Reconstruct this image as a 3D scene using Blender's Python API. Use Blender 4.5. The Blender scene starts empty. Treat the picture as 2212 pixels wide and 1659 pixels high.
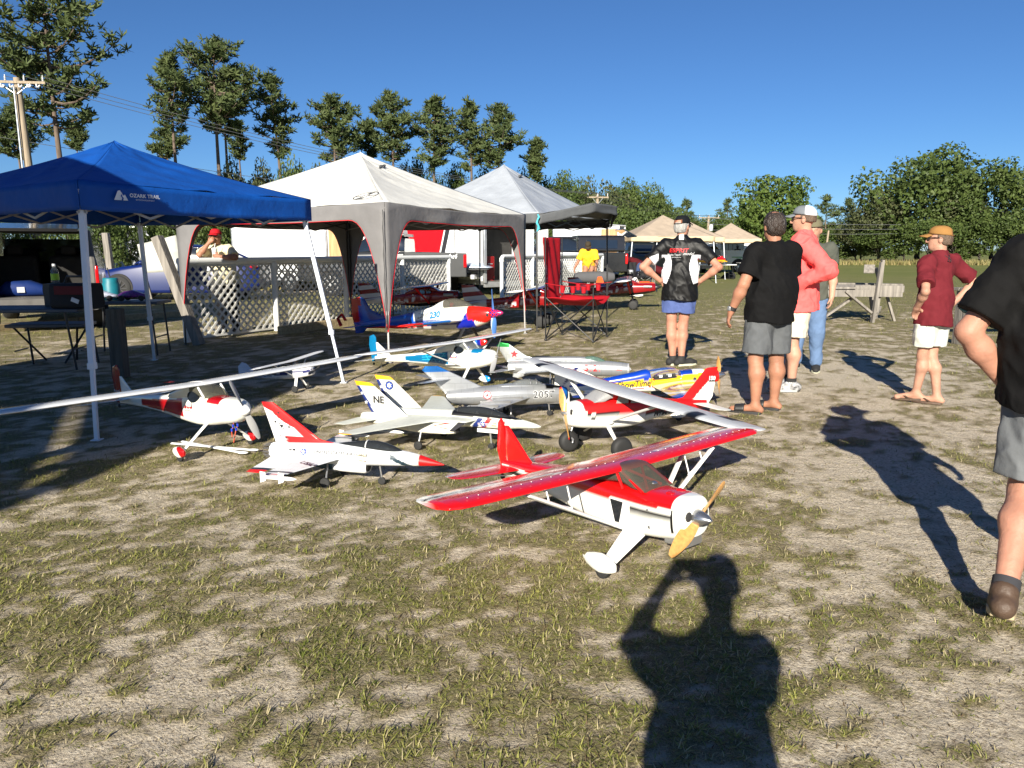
import bpy, bmesh, math, random
import numpy as np
from mathutils import Vector, Matrix, Euler
from mathutils.bvhtree import BVHTree

# ------------------------------------------------------------------ camera, sky, sun, exposure
scene = bpy.context.scene
PI = math.pi
R = math.radians
CAM_H, FPX, CX, CY, YH = 1.46, 1600.0, 1106.0, 829.5, 540.0     # photo measured at 2212 x 1659
PITCH = math.atan((CY - YH) / FPX)
SP, CP = math.sin(PITCH), math.cos(PITCH)
cam_d = bpy.data.cameras.new('camera')
cam = bpy.data.objects.new('camera', cam_d)
scene.collection.objects.link(cam)
cam.location = (0, 0, CAM_H)
cam.rotation_euler = (PI / 2 - PITCH, 0, 0)
cam_d.sensor_width = 36.0
cam_d.lens = FPX / 2212 * 36
cam_d.clip_start = 0.05
cam_d.clip_end = 3000
scene.camera = cam

SUN_AZ, SUN_EL = R(193.7), R(23.0)       # azimuth from +Y towards +X
world = bpy.data.worlds.new('World')
scene.world = world
world.use_nodes = True
wn = world.node_tree
wn.nodes.clear()
w_out = wn.nodes.new('ShaderNodeOutputWorld')
w_bg = wn.nodes.new('ShaderNodeBackground')
w_sky = wn.nodes.new('ShaderNodeTexSky')
w_sky.sky_type = 'NISHITA'
w_sky.sun_disc = False
w_sky.sun_elevation = SUN_EL
w_sky.sun_rotation = SUN_AZ
w_sky.altitude = 900
w_sky.air_density = 0.95
w_sky.dust_density = 0.0
w_sky.ozone_density = 9.0
w_bg.inputs['Strength'].default_value = 0.05
wn.links.new(w_sky.outputs[0], w_bg.inputs[0])
wn.links.new(w_bg.outputs[0], w_out.inputs[0])
sun_d = bpy.data.lights.new('sun', 'SUN')
sun_d.energy = 5.0
sun_d.angle = R(0.53)
sun_d.color = (1.0, 0.93, 0.80)
sun = bpy.data.objects.new('sun', sun_d)
scene.collection.objects.link(sun)
SUN_DIR = Vector((math.sin(SUN_AZ) * math.cos(SUN_EL), math.cos(SUN_AZ) * math.cos(SUN_EL), math.sin(SUN_EL)))
sun.rotation_euler = SUN_DIR.to_track_quat('Z', 'Y').to_euler()
sun.location = SUN_DIR * 60
vs = scene.view_settings
vs.view_transform = 'Standard'
vs.look = 'None'
vs.exposure = 1.05
vs.gamma = 1.0

# ------------------------------------------------------------------ helpers
COL = scene.collection
rnd = random.Random(7)
nrs = np.random.RandomState(11)


def pray(px, py):
	a, b = px - CX, CY - py
	return Vector((a, FPX * CP + b * SP, b * CP - FPX * SP))


def G(px, py, z=0.0):
	d = pray(px, py)
	t = (z - CAM_H) / d.z
	return Vector((d.x * t, d.y * t, z))


def D(px, py, y):
	d = pray(px, py)
	t = y / d.y
	return Vector((d.x * t, y, CAM_H + d.z * t))


def lin(c):
	return tuple((v / 12.92 if v <= 0.04045 else ((v + 0.055) / 1.055) ** 2.4) for v in c[:3])


def hx(s):
	return lin(tuple(int(s[i:i + 2], 16) / 255 for i in (0, 2, 4)))


# ---- numpy value noise
def _hash(ix, iy, iz, s):
	h = (ix.astype(np.int64) * 374761393 + iy.astype(np.int64) * 668265263 + iz.astype(np.int64) * 1274126177 + s * 974634777) & 0xffffffff
	h = ((h ^ (h >> 13)) * 1274126177) & 0xffffffff
	h = (h ^ (h >> 16)) & 0xffffff
	return h / float(0xffffff)


def vnoise(x, y, z=None, s=0):
	x = np.asarray(x, float); y = np.asarray(y, float)
	z = np.zeros_like(x) if z is None else np.asarray(z, float)
	x, y, z = np.broadcast_arrays(x, y, z)
	ix, iy, iz = np.floor(x), np.floor(y), np.floor(z)
	fx, fy, fz = x - ix, y - iy, z - iz
	fx = fx * fx * (3 - 2 * fx); fy = fy * fy * (3 - 2 * fy); fz = fz * fz * (3 - 2 * fz)
	r = 0
	for dz in (0, 1):
		for dy in (0, 1):
			for dx in (0, 1):
				w = (fx if dx else 1 - fx) * (fy if dy else 1 - fy) * (fz if dz else 1 - fz)
				r = r + w * _hash(ix + dx, iy + dy, iz + dz, s)
	return r * 2 - 1


def fbm(x, y, z=None, o=4, s=0):
	a, f, r, t = 1.0, 1.0, 0.0, 0.0
	for i in range(o):
		r = r + a * vnoise(np.asarray(x) * f, np.asarray(y) * f, None if z is None else np.asarray(z) * f, s + i * 17)
		t += a; a *= 0.5; f *= 2.03
	return r / t


# ---- materials
MATS = {}


def mat(name, rgb, rough=0.6, metal=0.0, var=0.12, scale=6.0, bump=0.0, bscale=40.0, coat=0.0, spec=0.5, trans=0.0, sss=0.0, stretch=None, col2=None, alpha=1.0, sheen=0.0):
	if name in MATS:
		return MATS[name]
	m = bpy.data.materials.new(name)
	m.use_nodes = True
	nt = m.node_tree
	b = nt.nodes['Principled BSDF']
	b.inputs['Roughness'].default_value = rough
	b.inputs['Metallic'].default_value = metal
	b.inputs['Specular IOR Level'].default_value = spec
	if coat:
		b.inputs['Coat Weight'].default_value = coat
		b.inputs['Coat Roughness'].default_value = 0.06
	if trans:
		b.inputs['Transmission Weight'].default_value = trans
	if sss:
		b.inputs['Subsurface Weight'].default_value = sss
		b.inputs['Subsurface Radius'].default_value = (0.02, 0.008, 0.004)
	if sheen:
		b.inputs['Sheen Weight'].default_value = sheen
	b.inputs['Alpha'].default_value = alpha
	tc = nt.nodes.new('ShaderNodeTexCoord')
	src = tc.outputs['Object']
	if stretch:
		mp = nt.nodes.new('ShaderNodeMapping')
		mp.inputs['Scale'].default_value = stretch
		nt.links.new(src, mp.inputs[0]); src = mp.outputs[0]
	no = nt.nodes.new('ShaderNodeTexNoise')
	no.inputs['Scale'].default_value = scale
	no.inputs['Detail'].default_value = 5
	nt.links.new(src, no.inputs['Vector'])
	mx = nt.nodes.new('ShaderNodeMix'); mx.data_type = 'RGBA'
	a = tuple(max(0, c * (1 - var)) for c in rgb)
	c2 = col2 if col2 else tuple(min(1, c * (1 + var)) for c in rgb)
	mx.inputs[6].default_value = (*a, 1); mx.inputs[7].default_value = (*c2, 1)
	rp = nt.nodes.new('ShaderNodeMapRange')
	rp.inputs[1].default_value = 0.3; rp.inputs[2].default_value = 0.7
	nt.links.new(no.outputs['Fac'], rp.inputs[0])
	nt.links.new(rp.outputs[0], mx.inputs[0])
	nt.links.new(mx.outputs[2], b.inputs['Base Color'])
	if bump:
		n2 = nt.nodes.new('ShaderNodeTexNoise')
		n2.inputs['Scale'].default_value = bscale
		n2.inputs['Detail'].default_value = 4
		nt.links.new(src, n2.inputs['Vector'])
		bp = nt.nodes.new('ShaderNodeBump')
		bp.inputs['Strength'].default_value = bump
		bp.inputs['Distance'].default_value = 0.02
		nt.links.new(n2.outputs['Fac'], bp.inputs['Height'])
		nt.links.new(bp.outputs[0], b.inputs['Normal'])
	MATS[name] = m
	return m


def mat_attr(name, rough=0.3, metal=0.0, coat=0.3, var=0.06, scale=9.0, bump=0.0, bscale=30.0, spec=0.5, transl=0.0, panel=0.0):
	"""material that takes its colour from the mesh's own paint attribute"""
	if name in MATS:
		return MATS[name]
	m = bpy.data.materials.new(name); m.use_nodes = True
	nt = m.node_tree; b = nt.nodes['Principled BSDF']
	b.inputs['Roughness'].default_value = rough
	b.inputs['Metallic'].default_value = metal
	b.inputs['Specular IOR Level'].default_value = spec
	b.inputs['Coat Weight'].default_value = coat
	b.inputs['Coat Roughness'].default_value = 0.08
	at = nt.nodes.new('ShaderNodeAttribute'); at.attribute_name = 'Col'
	tc = nt.nodes.new('ShaderNodeTexCoord')
	no = nt.nodes.new('ShaderNodeTexNoise'); no.inputs['Scale'].default_value = scale; no.inputs['Detail'].default_value = 5
	nt.links.new(tc.outputs['Object'], no.inputs['Vector'])
	mr = nt.nodes.new('ShaderNodeMapRange')
	mr.inputs[1].default_value = 0.25; mr.inputs[2].default_value = 0.75
	mr.inputs[3].default_value = 1 - var; mr.inputs[4].default_value = 1 + var
	nt.links.new(no.outputs['Fac'], mr.inputs[0])
	mu = nt.nodes.new('ShaderNodeVectorMath'); mu.operation = 'SCALE'
	nt.links.new(at.outputs['Color'], mu.inputs[0]); nt.links.new(mr.outputs[0], mu.inputs['Scale'])
	if panel:
		sp = nt.nodes.new('ShaderNodeSeparateXYZ'); nt.links.new(tc.outputs['Object'], sp.inputs[0])
		ad = nt.nodes.new('ShaderNodeMath'); ad.operation = 'ADD'; nt.links.new(sp.outputs[1], ad.inputs[0]); nt.links.new(sp.outputs[2], ad.inputs[1])
		cb = nt.nodes.new('ShaderNodeCombineXYZ'); nt.links.new(sp.outputs[0], cb.inputs[0]); nt.links.new(ad.outputs[0], cb.inputs[1])
		br = nt.nodes.new('ShaderNodeTexBrick'); br.inputs['Scale'].default_value = 1.0; br.inputs['Mortar Size'].default_value = 0.0012
		br.inputs['Brick Width'].default_value = 0.105; br.inputs['Row Height'].default_value = 0.062; br.inputs['Mortar Smooth'].default_value = 0.3
		br.inputs['Color1'].default_value = (1, 1, 1, 1); br.inputs['Color2'].default_value = (0.95, 0.95, 0.95, 1); br.inputs['Mortar'].default_value = (panel, panel, panel, 1)
		nt.links.new(cb.outputs[0], br.inputs['Vector'])
		m3 = nt.nodes.new('ShaderNodeVectorMath'); m3.operation = 'MULTIPLY'; nt.links.new(mu.outputs[0], m3.inputs[0]); nt.links.new(br.outputs['Color'], m3.inputs[1]); mu = m3
	nt.links.new(mu.outputs[0], b.inputs['Base Color'])
	if bump:
		bp = nt.nodes.new('ShaderNodeBump'); bp.inputs['Strength'].default_value = bump; bp.inputs['Distance'].default_value = 0.01
		n2 = nt.nodes.new('ShaderNodeTexNoise'); n2.inputs['Scale'].default_value = bscale; n2.inputs['Detail'].default_value = 4
		nt.links.new(tc.outputs['Object'], n2.inputs['Vector'])
		nt.links.new(n2.outputs['Fac'], bp.inputs['Height']); nt.links.new(bp.outputs[0], b.inputs['Normal'])
	if transl:
		tr = nt.nodes.new('ShaderNodeBsdfTranslucent')
		ms = nt.nodes.new('ShaderNodeMixShader'); ms.inputs[0].default_value = transl
		nt.links.new(mu.outputs[0], tr.inputs[0])
		nt.links.new(b.outputs[0], ms.inputs[1]); nt.links.new(tr.outputs[0], ms.inputs[2])
		nt.links.new(ms.outputs[0], nt.nodes['Material Output'].inputs[0])
	MATS[name] = m
	return m


def mat_glass(name, rgb=(0.6, 0.6, 0.6), alpha=0.35, rough=0.03):
	"""thin clear or tinted sheet: part see-through, part glossy"""
	if name in MATS:
		return MATS[name]
	m = bpy.data.materials.new(name); m.use_nodes = True
	nt = m.node_tree; b = nt.nodes['Principled BSDF']
	b.inputs['Base Color'].default_value = (*[c * 0.5 for c in rgb], 1)
	b.inputs['Roughness'].default_value = rough
	b.inputs['Coat Weight'].default_value = 0.5
	tr = nt.nodes.new('ShaderNodeBsdfTransparent'); tr.inputs[0].default_value = (*rgb, 1)
	no = nt.nodes.new('ShaderNodeTexNoise'); no.inputs['Scale'].default_value = 3
	mr = nt.nodes.new('ShaderNodeMapRange'); mr.inputs[3].default_value = alpha * 0.85; mr.inputs[4].default_value = alpha * 1.15
	nt.links.new(no.outputs[0], mr.inputs[0])
	ms = nt.nodes.new('ShaderNodeMixShader')
	nt.links.new(mr.outputs[0], ms.inputs[0])
	nt.links.new(tr.outputs[0], ms.inputs[1]); nt.links.new(b.outputs[0], ms.inputs[2])
	nt.links.new(ms.outputs[0], nt.nodes['Material Output'].inputs[0])
	MATS[name] = m
	return m


# ---- mesh builder
class MB:
	def __init__(s):
		s.v = []; s.f = []; s.m = []; s.c = []

	def add(s, V, F, m=0, c=None):
		o = len(s.v)
		s.v.extend(tuple(p) for p in V)
		s.f.extend(tuple(i + o for i in f) for f in F)
		s.m.extend([m] * len(F))
		if c is not None:
			s.c.extend(c if isinstance(c, list) else [c] * len(V))
		return s

	def box(s, c, d, rot=None, m=0, taper=1.0):
		hxx, hy, hz = d[0] / 2, d[1] / 2, d[2] / 2
		V = [Vector((x * hxx * (taper if z > 0 else 1), y * hy * (taper if z > 0 else 1), z * hz)) for z in (-1, 1) for y in (-1, 1) for x in (-1, 1)]
		if rot is not None:
			mtx = rot if isinstance(rot, Matrix) else Euler(rot).to_matrix()
			V = [mtx @ p for p in V]
		c = Vector(c)
		return s.add([p + c for p in V], [(0, 2, 3, 1), (4, 5, 7, 6), (0, 1, 5, 4), (2, 6, 7, 3), (0, 4, 6, 2), (1, 3, 7, 5)], m)

	def bar(s, a, b, w, h=None, m=0, up=(0, 0, 1), ext=0.0):
		"""box beam from a to b"""
		a = Vector(a); b = Vector(b); h = h or w
		x = (b - a); L = x.length; x = x / L
		u = Vector(up)
		if abs(x.dot(u)) > 0.95: u = Vector((0, 1, 0))
		y = u.cross(x).normalized(); z = x.cross(y)
		mt = Matrix((x, y, z)).transposed()
		return s.box((a + b) / 2, (L + 2 * ext, w, h), mt, m)

	def tube(s, pts, rad, n=8, m=0, caps=True, sq=None):
		pts = [Vector(p) for p in pts]
		if not isinstance(rad, list): rad = [rad] * len(pts)
		V = []; F = []
		pt = None
		for i, p in enumerate(pts):
			a = pts[max(0, i - 1)]; b = pts[min(len(pts) - 1, i + 1)]
			t = (b - a)
			t = t.normalized() if t.length > 1e-9 else Vector((0, 0, 1))
			if pt is None:
				u = Vector((0, 0, 1)) if abs(t.z) < 0.9 else Vector((1, 0, 0))
				x = u.cross(t).normalized()
			else:
				x = (x - t * x.dot(t)).normalized()
			y = t.cross(x); pt = t
			for k in range(n):
				an = 2 * PI * k / n
				r = rad[i]
				rx, ry = (r, r) if not hasattr(r, '__len__') else r
				V.append(p + x * math.cos(an) * rx + y * math.sin(an) * ry)
		for i in range(len(pts) - 1):
			for k in range(n):
				k2 = (k + 1) % n
				F.append((i * n + k, i * n + k2, (i + 1) * n + k2, (i + 1) * n + k))
		if caps:
			F.append(tuple(range(n - 1, -1, -1))); F.append(tuple((len(pts) - 1) * n + k for k in range(n)))
		return s.add(V, F, m)

	def loft(s, rings, m=0, closed=True, caps=True):
		n = len(rings[0]); V = [p for r in rings for p in r]; F = []
		for i in range(len(rings) - 1):
			for k in range(n if closed else n - 1):
				k2 = (k + 1) % n
				F.append((i * n + k, i * n + k2, (i + 1) * n + k2, (i + 1) * n + k))
		if caps and closed:
			F.append(tuple(range(n - 1, -1, -1))); F.append(tuple((len(rings) - 1) * n + k for k in range(n)))
		return s.add(V, F, m)

	def lathe(s, prof, o=(0, 0, 0), axis=(0, 0, 1), n=20, m=0, ref=None):
		"""prof: list of (distance along axis, radius)"""
		ax = Vector(axis).normalized(); o = Vector(o)
		u = Vector((0, 0, 1)) if abs(ax.z) < 0.9 else Vector((1, 0, 0))
		x = u.cross(ax).normalized(); y = ax.cross(x)
		rings = []
		for t, r in prof:
			r = max(r, 1e-4)
			rings.append([o + ax * t + (x * math.cos(2 * PI * k / n) + y * math.sin(2 * PI * k / n)) * r for k in range(n)])
		return s.loft(rings, m)

	def ell(s, c, r, rot=None, n=14, k=8, m=0):
		c = Vector(c); rings = []
		mt = (rot if isinstance(rot, Matrix) else Euler(rot).to_matrix()) if rot is not None else Matrix.Identity(3)
		for i in range(k + 1):
			ph = -PI / 2 + PI * i / k
			cr = max(math.cos(ph), 0.02)
			rings.append([c + mt @ Vector((r[0] * cr * math.cos(2 * PI * j / n), r[1] * cr * math.sin(2 * PI * j / n), r[2] * math.sin(ph))) for j in range(n)])
		return s.loft(rings, m)

	def grid(s, fn, nu, nv, m=0, thick=None):
		"""fn(u,v)->point, u,v in 0..1; thick gives a second sheet offset along the normal"""
		P = [[Vector(fn(i / nu, j / nv)) for j in range(nv + 1)] for i in range(nu + 1)]
		V = [p for r in P for p in r]
		F = [(i * (nv + 1) + j, (i + 1) * (nv + 1) + j, (i + 1) * (nv + 1) + j + 1, i * (nv + 1) + j + 1) for i in range(nu) for j in range(nv)]
		return s.add(V, F, m)

	def prism(s, poly, a, b, m=0):
		"""poly: list of 3D points of a flat outline, extruded from offset a to offset b"""
		a = Vector(a); b = Vector(b); n = len(poly)
		V = [Vector(p) + a for p in poly] + [Vector(p) + b for p in poly]
		F = [tuple(range(n - 1, -1, -1)), tuple(range(n, 2 * n))] + [(k, (k + 1) % n, (k + 1) % n + n, k + n) for k in range(n)]
		return s.add(V, F, m)

	def build(s, name, mats, parent=None, smooth=30, col=None, bevel=0.0, loc=None, solid=0.0):
		me = bpy.data.meshes.new(name)
		me.from_pydata(s.v, [], s.f)
		if not isinstance(mats, (list, tuple)): mats = [mats]
		for q in mats: me.materials.append(q)
		if len(mats) > 1:
			me.polygons.foreach_set('material_index', s.m)
		bm = bmesh.new(); bm.from_mesh(me); bmesh.ops.recalc_face_normals(bm, faces=bm.faces); bm.to_mesh(me); bm.free()
		if smooth:
			me.polygons.foreach_set('use_smooth', [True] * len(me.polygons))
			if smooth < 180: me.set_sharp_from_angle(angle=R(smooth))
		if col is not None or s.c:
			at = me.color_attributes.new('Col', 'FLOAT_COLOR', 'POINT')
			if col is not None:
				arr = np.array([(*lin(col(*p)), 1.0) for p in s.v], dtype=np.float32)
			else:
				arr = np.array([(*q, 1.0) for q in s.c], dtype=np.float32)
			at.data.foreach_set('color', arr.ravel())
		o = bpy.data.objects.new(name, me)
		COL.objects.link(o)
		if parent is not None: o.parent = parent
		if loc is not None: o.location = loc
		if bevel:
			bv = o.modifiers.new('bevel', 'BEVEL'); bv.width = bevel; bv.segments = 2; bv.limit_method = 'ANGLE'; bv.angle_limit = R(40)
		if solid:
			sd = o.modifiers.new('solid', 'SOLIDIFY'); sd.thickness = solid; sd.offset = 0
		return o


def tag(o, label=None, cat=None, group=None, kind=None):
	if label: o['label'] = label
	if cat: o['category'] = cat
	if group: o['group'] = group
	if kind: o['kind'] = kind
	return o


def thing(name, label, cat, loc=(0, 0, 0), rz=0.0, group=None):
	o = bpy.data.objects.new(name, None)
	o.empty_display_size = 0.2
	COL.objects.link(o)
	o.location = loc
	o.rotation_euler = (0, 0, rz)
	return tag(o, label, cat, group)


def mesh_np(name, V, F, mats, parent=None, smooth=True, col=None, idx=None):
	"""fast mesh from numpy; F is (n,3) or (n,4)"""
	me = bpy.data.meshes.new(name)
	V = np.asarray(V, np.float32); F = np.asarray(F, np.int32)
	k = F.shape[1]
	me.vertices.add(len(V)); me.vertices.foreach_set('co', V.ravel())
	me.loops.add(F.size); me.loops.foreach_set('vertex_index', F.ravel())
	me.polygons.add(len(F))
	me.polygons.foreach_set('loop_start', np.arange(0, F.size, k, dtype=np.int32))
	me.polygons.foreach_set('loop_total', np.full(len(F), k, np.int32))
	if smooth: me.polygons.foreach_set('use_smooth', np.ones(len(F), bool))
	if not isinstance(mats, (list, tuple)): mats = [mats]
	for q in mats: me.materials.append(q)
	if idx is not None: me.polygons.foreach_set('material_index', np.asarray(idx, np.int32))
	me.update(calc_edges=True)
	if col is not None:
		at = me.color_attributes.new('Col', 'FLOAT_COLOR', 'POINT')
		c = np.ones((len(V), 4), np.float32); c[:, :3] = col
		at.data.foreach_set('color', c.ravel())
	o = bpy.data.objects.new(name, me)
	COL.objects.link(o)
	if parent is not None: o.parent = parent
	return o


def copy_tree(o, parent=None):
	c = o.copy(); COL.objects.link(c); c.parent = parent
	for ch in list(o.children): copy_tree(ch, c)
	return c


def text_mesh(body, size=0.1, bold=0.0, shear=0.0, space=1.0, align='CENTER'):
	cu = bpy.data.curves.new('lettering', 'FONT')
	cu.body = body; cu.size = size; cu.offset = bold; cu.shear = shear; cu.space_character = space
	cu.align_x = align; cu.align_y = 'CENTER'; cu.resolution_u = 3
	ob = bpy.data.objects.new('lettering_src', cu)
	COL.objects.link(ob)
	bpy.context.view_layer.update()
	me = bpy.data.meshes.new_from_object(ob.evaluated_get(bpy.context.evaluated_depsgraph_get()))
	V = [v.co.copy() for v in me.vertices]; F = [tuple(p.vertices) for p in me.polygons]
	bpy.data.objects.remove(ob); bpy.data.meshes.remove(me); bpy.data.curves.remove(cu)
	return V, F


def lettering(body, size, o, u, v, material, parent, name='lettering', bold=0.0, shear=0.0, space=1.0, target=None, off=0.003, align='CENTER', sx=1.0):
	"""flat print laid along u (reading direction) and v (up) at o; drawn onto target's surface if given"""
	V, F = text_mesh(body, size, bold, shear, space, align)
	return decal(V, F, o, u, v, material, parent, name, target, off, sx)


def decal(V, F, o, u, v, material, parent, name='marking', target=None, off=0.003, sx=1.0):
	u = Vector(u).normalized(); v = Vector(v).normalized(); n = u.cross(v).normalized(); o = Vector(o)
	P = [o + u * (p[0] * sx) + v * p[1] for p in V]
	if target is not None:
		bvh = BVHTree.FromPolygons([q.co.copy() for q in target.data.vertices], [tuple(q.vertices) for q in target.data.polygons])
		Q = []
		for p in P:
			h = bvh.ray_cast(p + n * 0.6, -n, 1.4)
			Q.append(h[0] + n * off if h[0] is not None else p)
		P = Q
	else:
		P = [p + n * off for p in P]
	b = MB(); b.add(P, F)
	return b.build(name, material, parent, smooth=0)


def star_poly(r, n=5, inner=0.4, rot=PI / 2):
	P = []
	for k in range(2 * n):
		q = r if k % 2 == 0 else r * inner
		P.append(Vector((q * math.cos(rot + PI * k / n), q * math.sin(rot + PI * k / n), 0)))
	V = [Vector((0, 0, 0))] + P
	return V, [(0, k + 1, (k + 1) % (2 * n) + 1) for k in range(2 * n)]


def disc_poly(r, n=24, r0=0.0, ry=None):
	ry = ry or r
	if r0 <= 0:
		V = [Vector((0, 0, 0))] + [Vector((r * math.cos(2 * PI * k / n), ry * math.sin(2 * PI * k / n), 0)) for k in range(n)]
		return V, [(0, k + 1, (k + 1) % n + 1) for k in range(n)]
	V = [Vector((q * math.cos(2 * PI * k / n), q * ry / r * math.sin(2 * PI * k / n), 0)) for q in (r0, r) for k in range(n)]
	return V, [(k, (k + 1) % n, n + (k + 1) % n, n + k) for k in range(n)]


def quad_poly(pts):
	return [Vector((p[0], p[1], 0)) for p in pts], [tuple(range(len(pts)))]

# ------------------------------------------------------------------ ground
def grass_mask(x, y):
	"""0 bare sand .. 1 thick grass"""
	x = np.asarray(x, float); y = np.asarray(y, float)
	wx = x + 0.10 * fbm(x * 3, y * 3, o=2, s=51); wy = y + 0.10 * fbm(x * 3, y * 3, o=2, s=52)
	rx, ry = wx * 0.82 + wy * 0.57, -wx * 0.57 + wy * 0.82
	a = fbm(rx * 2.2, ry * 2.9, o=4, s=3)
	b = fbm(x * 0.35 + 4, y * 0.35, o=3, s=9)
	c = fbm(rx * 8.0, ry * 10.0, o=3, s=21)
	c2 = fbm(rx * 21.0 + 5, ry * 24.0, o=2, s=33)
	far = np.clip((y - 7) / 22, 0, 1)
	# bare track running past the right hand side of the planes
	tr = np.exp(-((x - (1.6 + 0.22 * y)) / (0.75 + 0.05 * y)) ** 2) * np.clip(1.5 - y / 18, 0, 1)
	wornr = np.clip((x - 0.9) / 1.6, 0, 1) * np.clip((9 - y) / 5, 0, 1)
	g = 0.51 + 0.46 * a + 0.24 * b + 0.80 * c + 0.62 * c2 * np.clip(1.3 - y / 9, 0, 1) + 0.60 * far - 0.24 * tr - 0.26 * wornr
	road = np.exp(-((y + 0.12 * x - 26.5) / 2.2) ** 2) * np.clip((-x - 5) / 3, 0, 1)
	g = g - 1.2 * road
	return np.clip(g, 0, 1)


def axis_pts(dense, lo, hi):
	a = list(dense)
	st = a[1] - a[0]; v = a[0]
	left = []
	while v > lo:
		st *= 1.22; v -= st; left.append(v)
	st = a[-1] - a[-2]; v = a[-1]; right = []
	while v < hi:
		st *= 1.22; v += st; right.append(v)
	return np.array(left[::-1] + a + right)


def build_ground():
	ys = [1.6]
	while ys[-1] < 34: ys.append(ys[-1] + max(0.03, 0.0095 * ys[-1]))
	xs = list(np.arange(-9, 9.01, 0.045))
	X = axis_pts(xs, -700, 700); Y = axis_pts(ys, -120, 900)
	xx, yy = np.meshgrid(X, Y)
	g = grass_mask(xx, yy)
	zz = 0.012 * fbm(xx * 1.1, yy * 1.1, o=4, s=5) + 0.010 * (g - 0.5)
	zz = zz * np.clip((60 - np.abs(yy)) / 40, 0, 1)
	V = np.stack([xx, yy, zz], -1).reshape(-1, 3)
	nx = len(X); ny = len(Y)
	i = np.arange(ny - 1)[:, None] * nx + np.arange(nx - 1)[None, :]
	F = np.stack([i, i + 1, i + 1 + nx, i + nx], -1).reshape(-1, 4)
	m = bpy.data.materials.new('sandy_turf'); m.use_nodes = True
	nt = m.node_tree; b = nt.nodes['Principled BSDF']; b.inputs['Roughness'].default_value = 0.95
	b.inputs['Specular IOR Level'].default_value = 0.15
	N = nt.nodes.new; L = nt.links.new
	tc = N('ShaderNodeTexCoord')
	at = N('ShaderNodeAttribute'); at.attribute_name = 'Col'
	def noise(sc, det=6, rough=0.6):
		n = N('ShaderNodeTexNoise'); n.inputs['Scale'].default_value = sc; n.inputs['Detail'].default_value = det; n.inputs['Roughness'].default_value = rough
		L(tc.outputs['Object'], n.inputs['Vector']); return n
	def ramp(src, stops):
		r = N('ShaderNodeValToRGB'); L(src, r.inputs[0])
		e = r.color_ramp.elements
		while len(e) < len(stops): e.new(0.5)
		for q, (p, c) in zip(e, stops): q.position = p; q.color = (*c, 1)
		return r
	def mixc(f, a, bb):
		x = N('ShaderNodeMix'); x.data_type = 'RGBA'
		L(f, x.inputs[0]); L(a, x.inputs[6]); L(bb, x.inputs[7]); return x.outputs[2]
	n1 = noise(75, 7, 0.7); n2 = noise(14); n3 = noise(190, 4, 0.7); n4 = noise(1.3); n5 = noise(0.12, 4)
	sand = ramp(n1.outputs[0], [(0.32, (0.20, 0.155, 0.105)), (0.46, (0.50, 0.425, 0.315)), (0.62, (0.70, 0.62, 0.49))])
	thatch = ramp(n3.outputs[0], [(0.32, (0.07, 0.055, 0.032)), (0.5, (0.22, 0.18, 0.10)), (0.68, (0.46, 0.39, 0.25))])
	green = ramp(n1.outputs[0], [(0.34, (0.05, 0.05, 0.02)), (0.5, (0.17, 0.165, 0.06)), (0.66, (0.40, 0.35, 0.19))])
	# mask: attribute with fine breakup
	ad = N('ShaderNodeMath'); ad.operation = 'MULTIPLY_ADD'; ad.inputs[1].default_value = 1.5; ad.inputs[2].default_value = -0.75
	L(n1.outputs[0], ad.inputs[0])
	ad2 = N('ShaderNodeMath'); ad2.operation = 'ADD'; L(at.outputs['Fac'], ad2.inputs[0]); L(ad.outputs[0], ad2.inputs[1])
	m1 = N('ShaderNodeMapRange'); m1.inputs[1].default_value = 0.22; m1.inputs[2].default_value = 0.62; L(ad2.outputs[0], m1.inputs[0])
	m2 = N('ShaderNodeMapRange'); m2.inputs[1].default_value = 0.55; m2.inputs[2].default_value = 1.15; L(ad2.outputs[0], m2.inputs[0])
	c1 = mixc(m1.outputs[0], sand.outputs[0], thatch.outputs[0])
	c2 = mixc(m2.outputs[0], c1, green.outputs[0])
	# far mown field: olive with pale patches
	fieldc = ramp(n4.outputs[0], [(0.3, (0.118, 0.135, 0.036)), (0.55, (0.165, 0.175, 0.052)), (0.75, (0.25, 0.225, 0.095))])
	field2 = ramp(n5.outputs[0], [(0.35, (0.10, 0.135, 0.03)), (0.7, (0.20, 0.19, 0.07))])
	hm = N('ShaderNodeMix'); hm.data_type = 'RGBA'; hm.inputs[0].default_value = 0.45
	L(fieldc.outputs[0], hm.inputs[6]); L(field2.outputs[0], hm.inputs[7])
	sx = N('ShaderNodeSeparateXYZ'); L(tc.outputs['Object'], sx.inputs[0])
	fy = N('ShaderNodeMapRange'); fy.inputs[1].default_value = 14; fy.inputs[2].default_value = 46; L(sx.outputs[1], fy.inputs[0])
	fm = N('ShaderNodeMath'); fm.operation = 'MULTIPLY'; L(fy.outputs[0], fm.inputs[0])
	mm = N('ShaderNodeMapRange'); mm.inputs[1].default_value = 0.15; mm.inputs[2].default_value = 0.6; L(at.outputs['Fac'], mm.inputs[0]); L(mm.outputs[0], fm.inputs[1])
	c3 = mixc(fm.outputs[0], c2, hm.outputs[2])
	L(c3, b.inputs['Base Color'])
	bp = N('ShaderNodeBump'); bp.inputs['Strength'].default_value = 1.0; bp.inputs['Distance'].default_value = 0.03
	hb = N('ShaderNodeMath'); hb.operation = 'MULTIPLY_ADD'; hb.inputs[1].default_value = 0.6; L(n1.outputs[0], hb.inputs[0]); L(n2.outputs[0], hb.inputs[2])
	L(hb.outputs[0], bp.inputs['Height']); L(bp.outputs[0], b.inputs['Normal'])
	o = mesh_np('ground', V, F, m, col=np.repeat(g.reshape(-1, 1), 3, 1))
	o['kind'] = 'structure'
	return o


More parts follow.
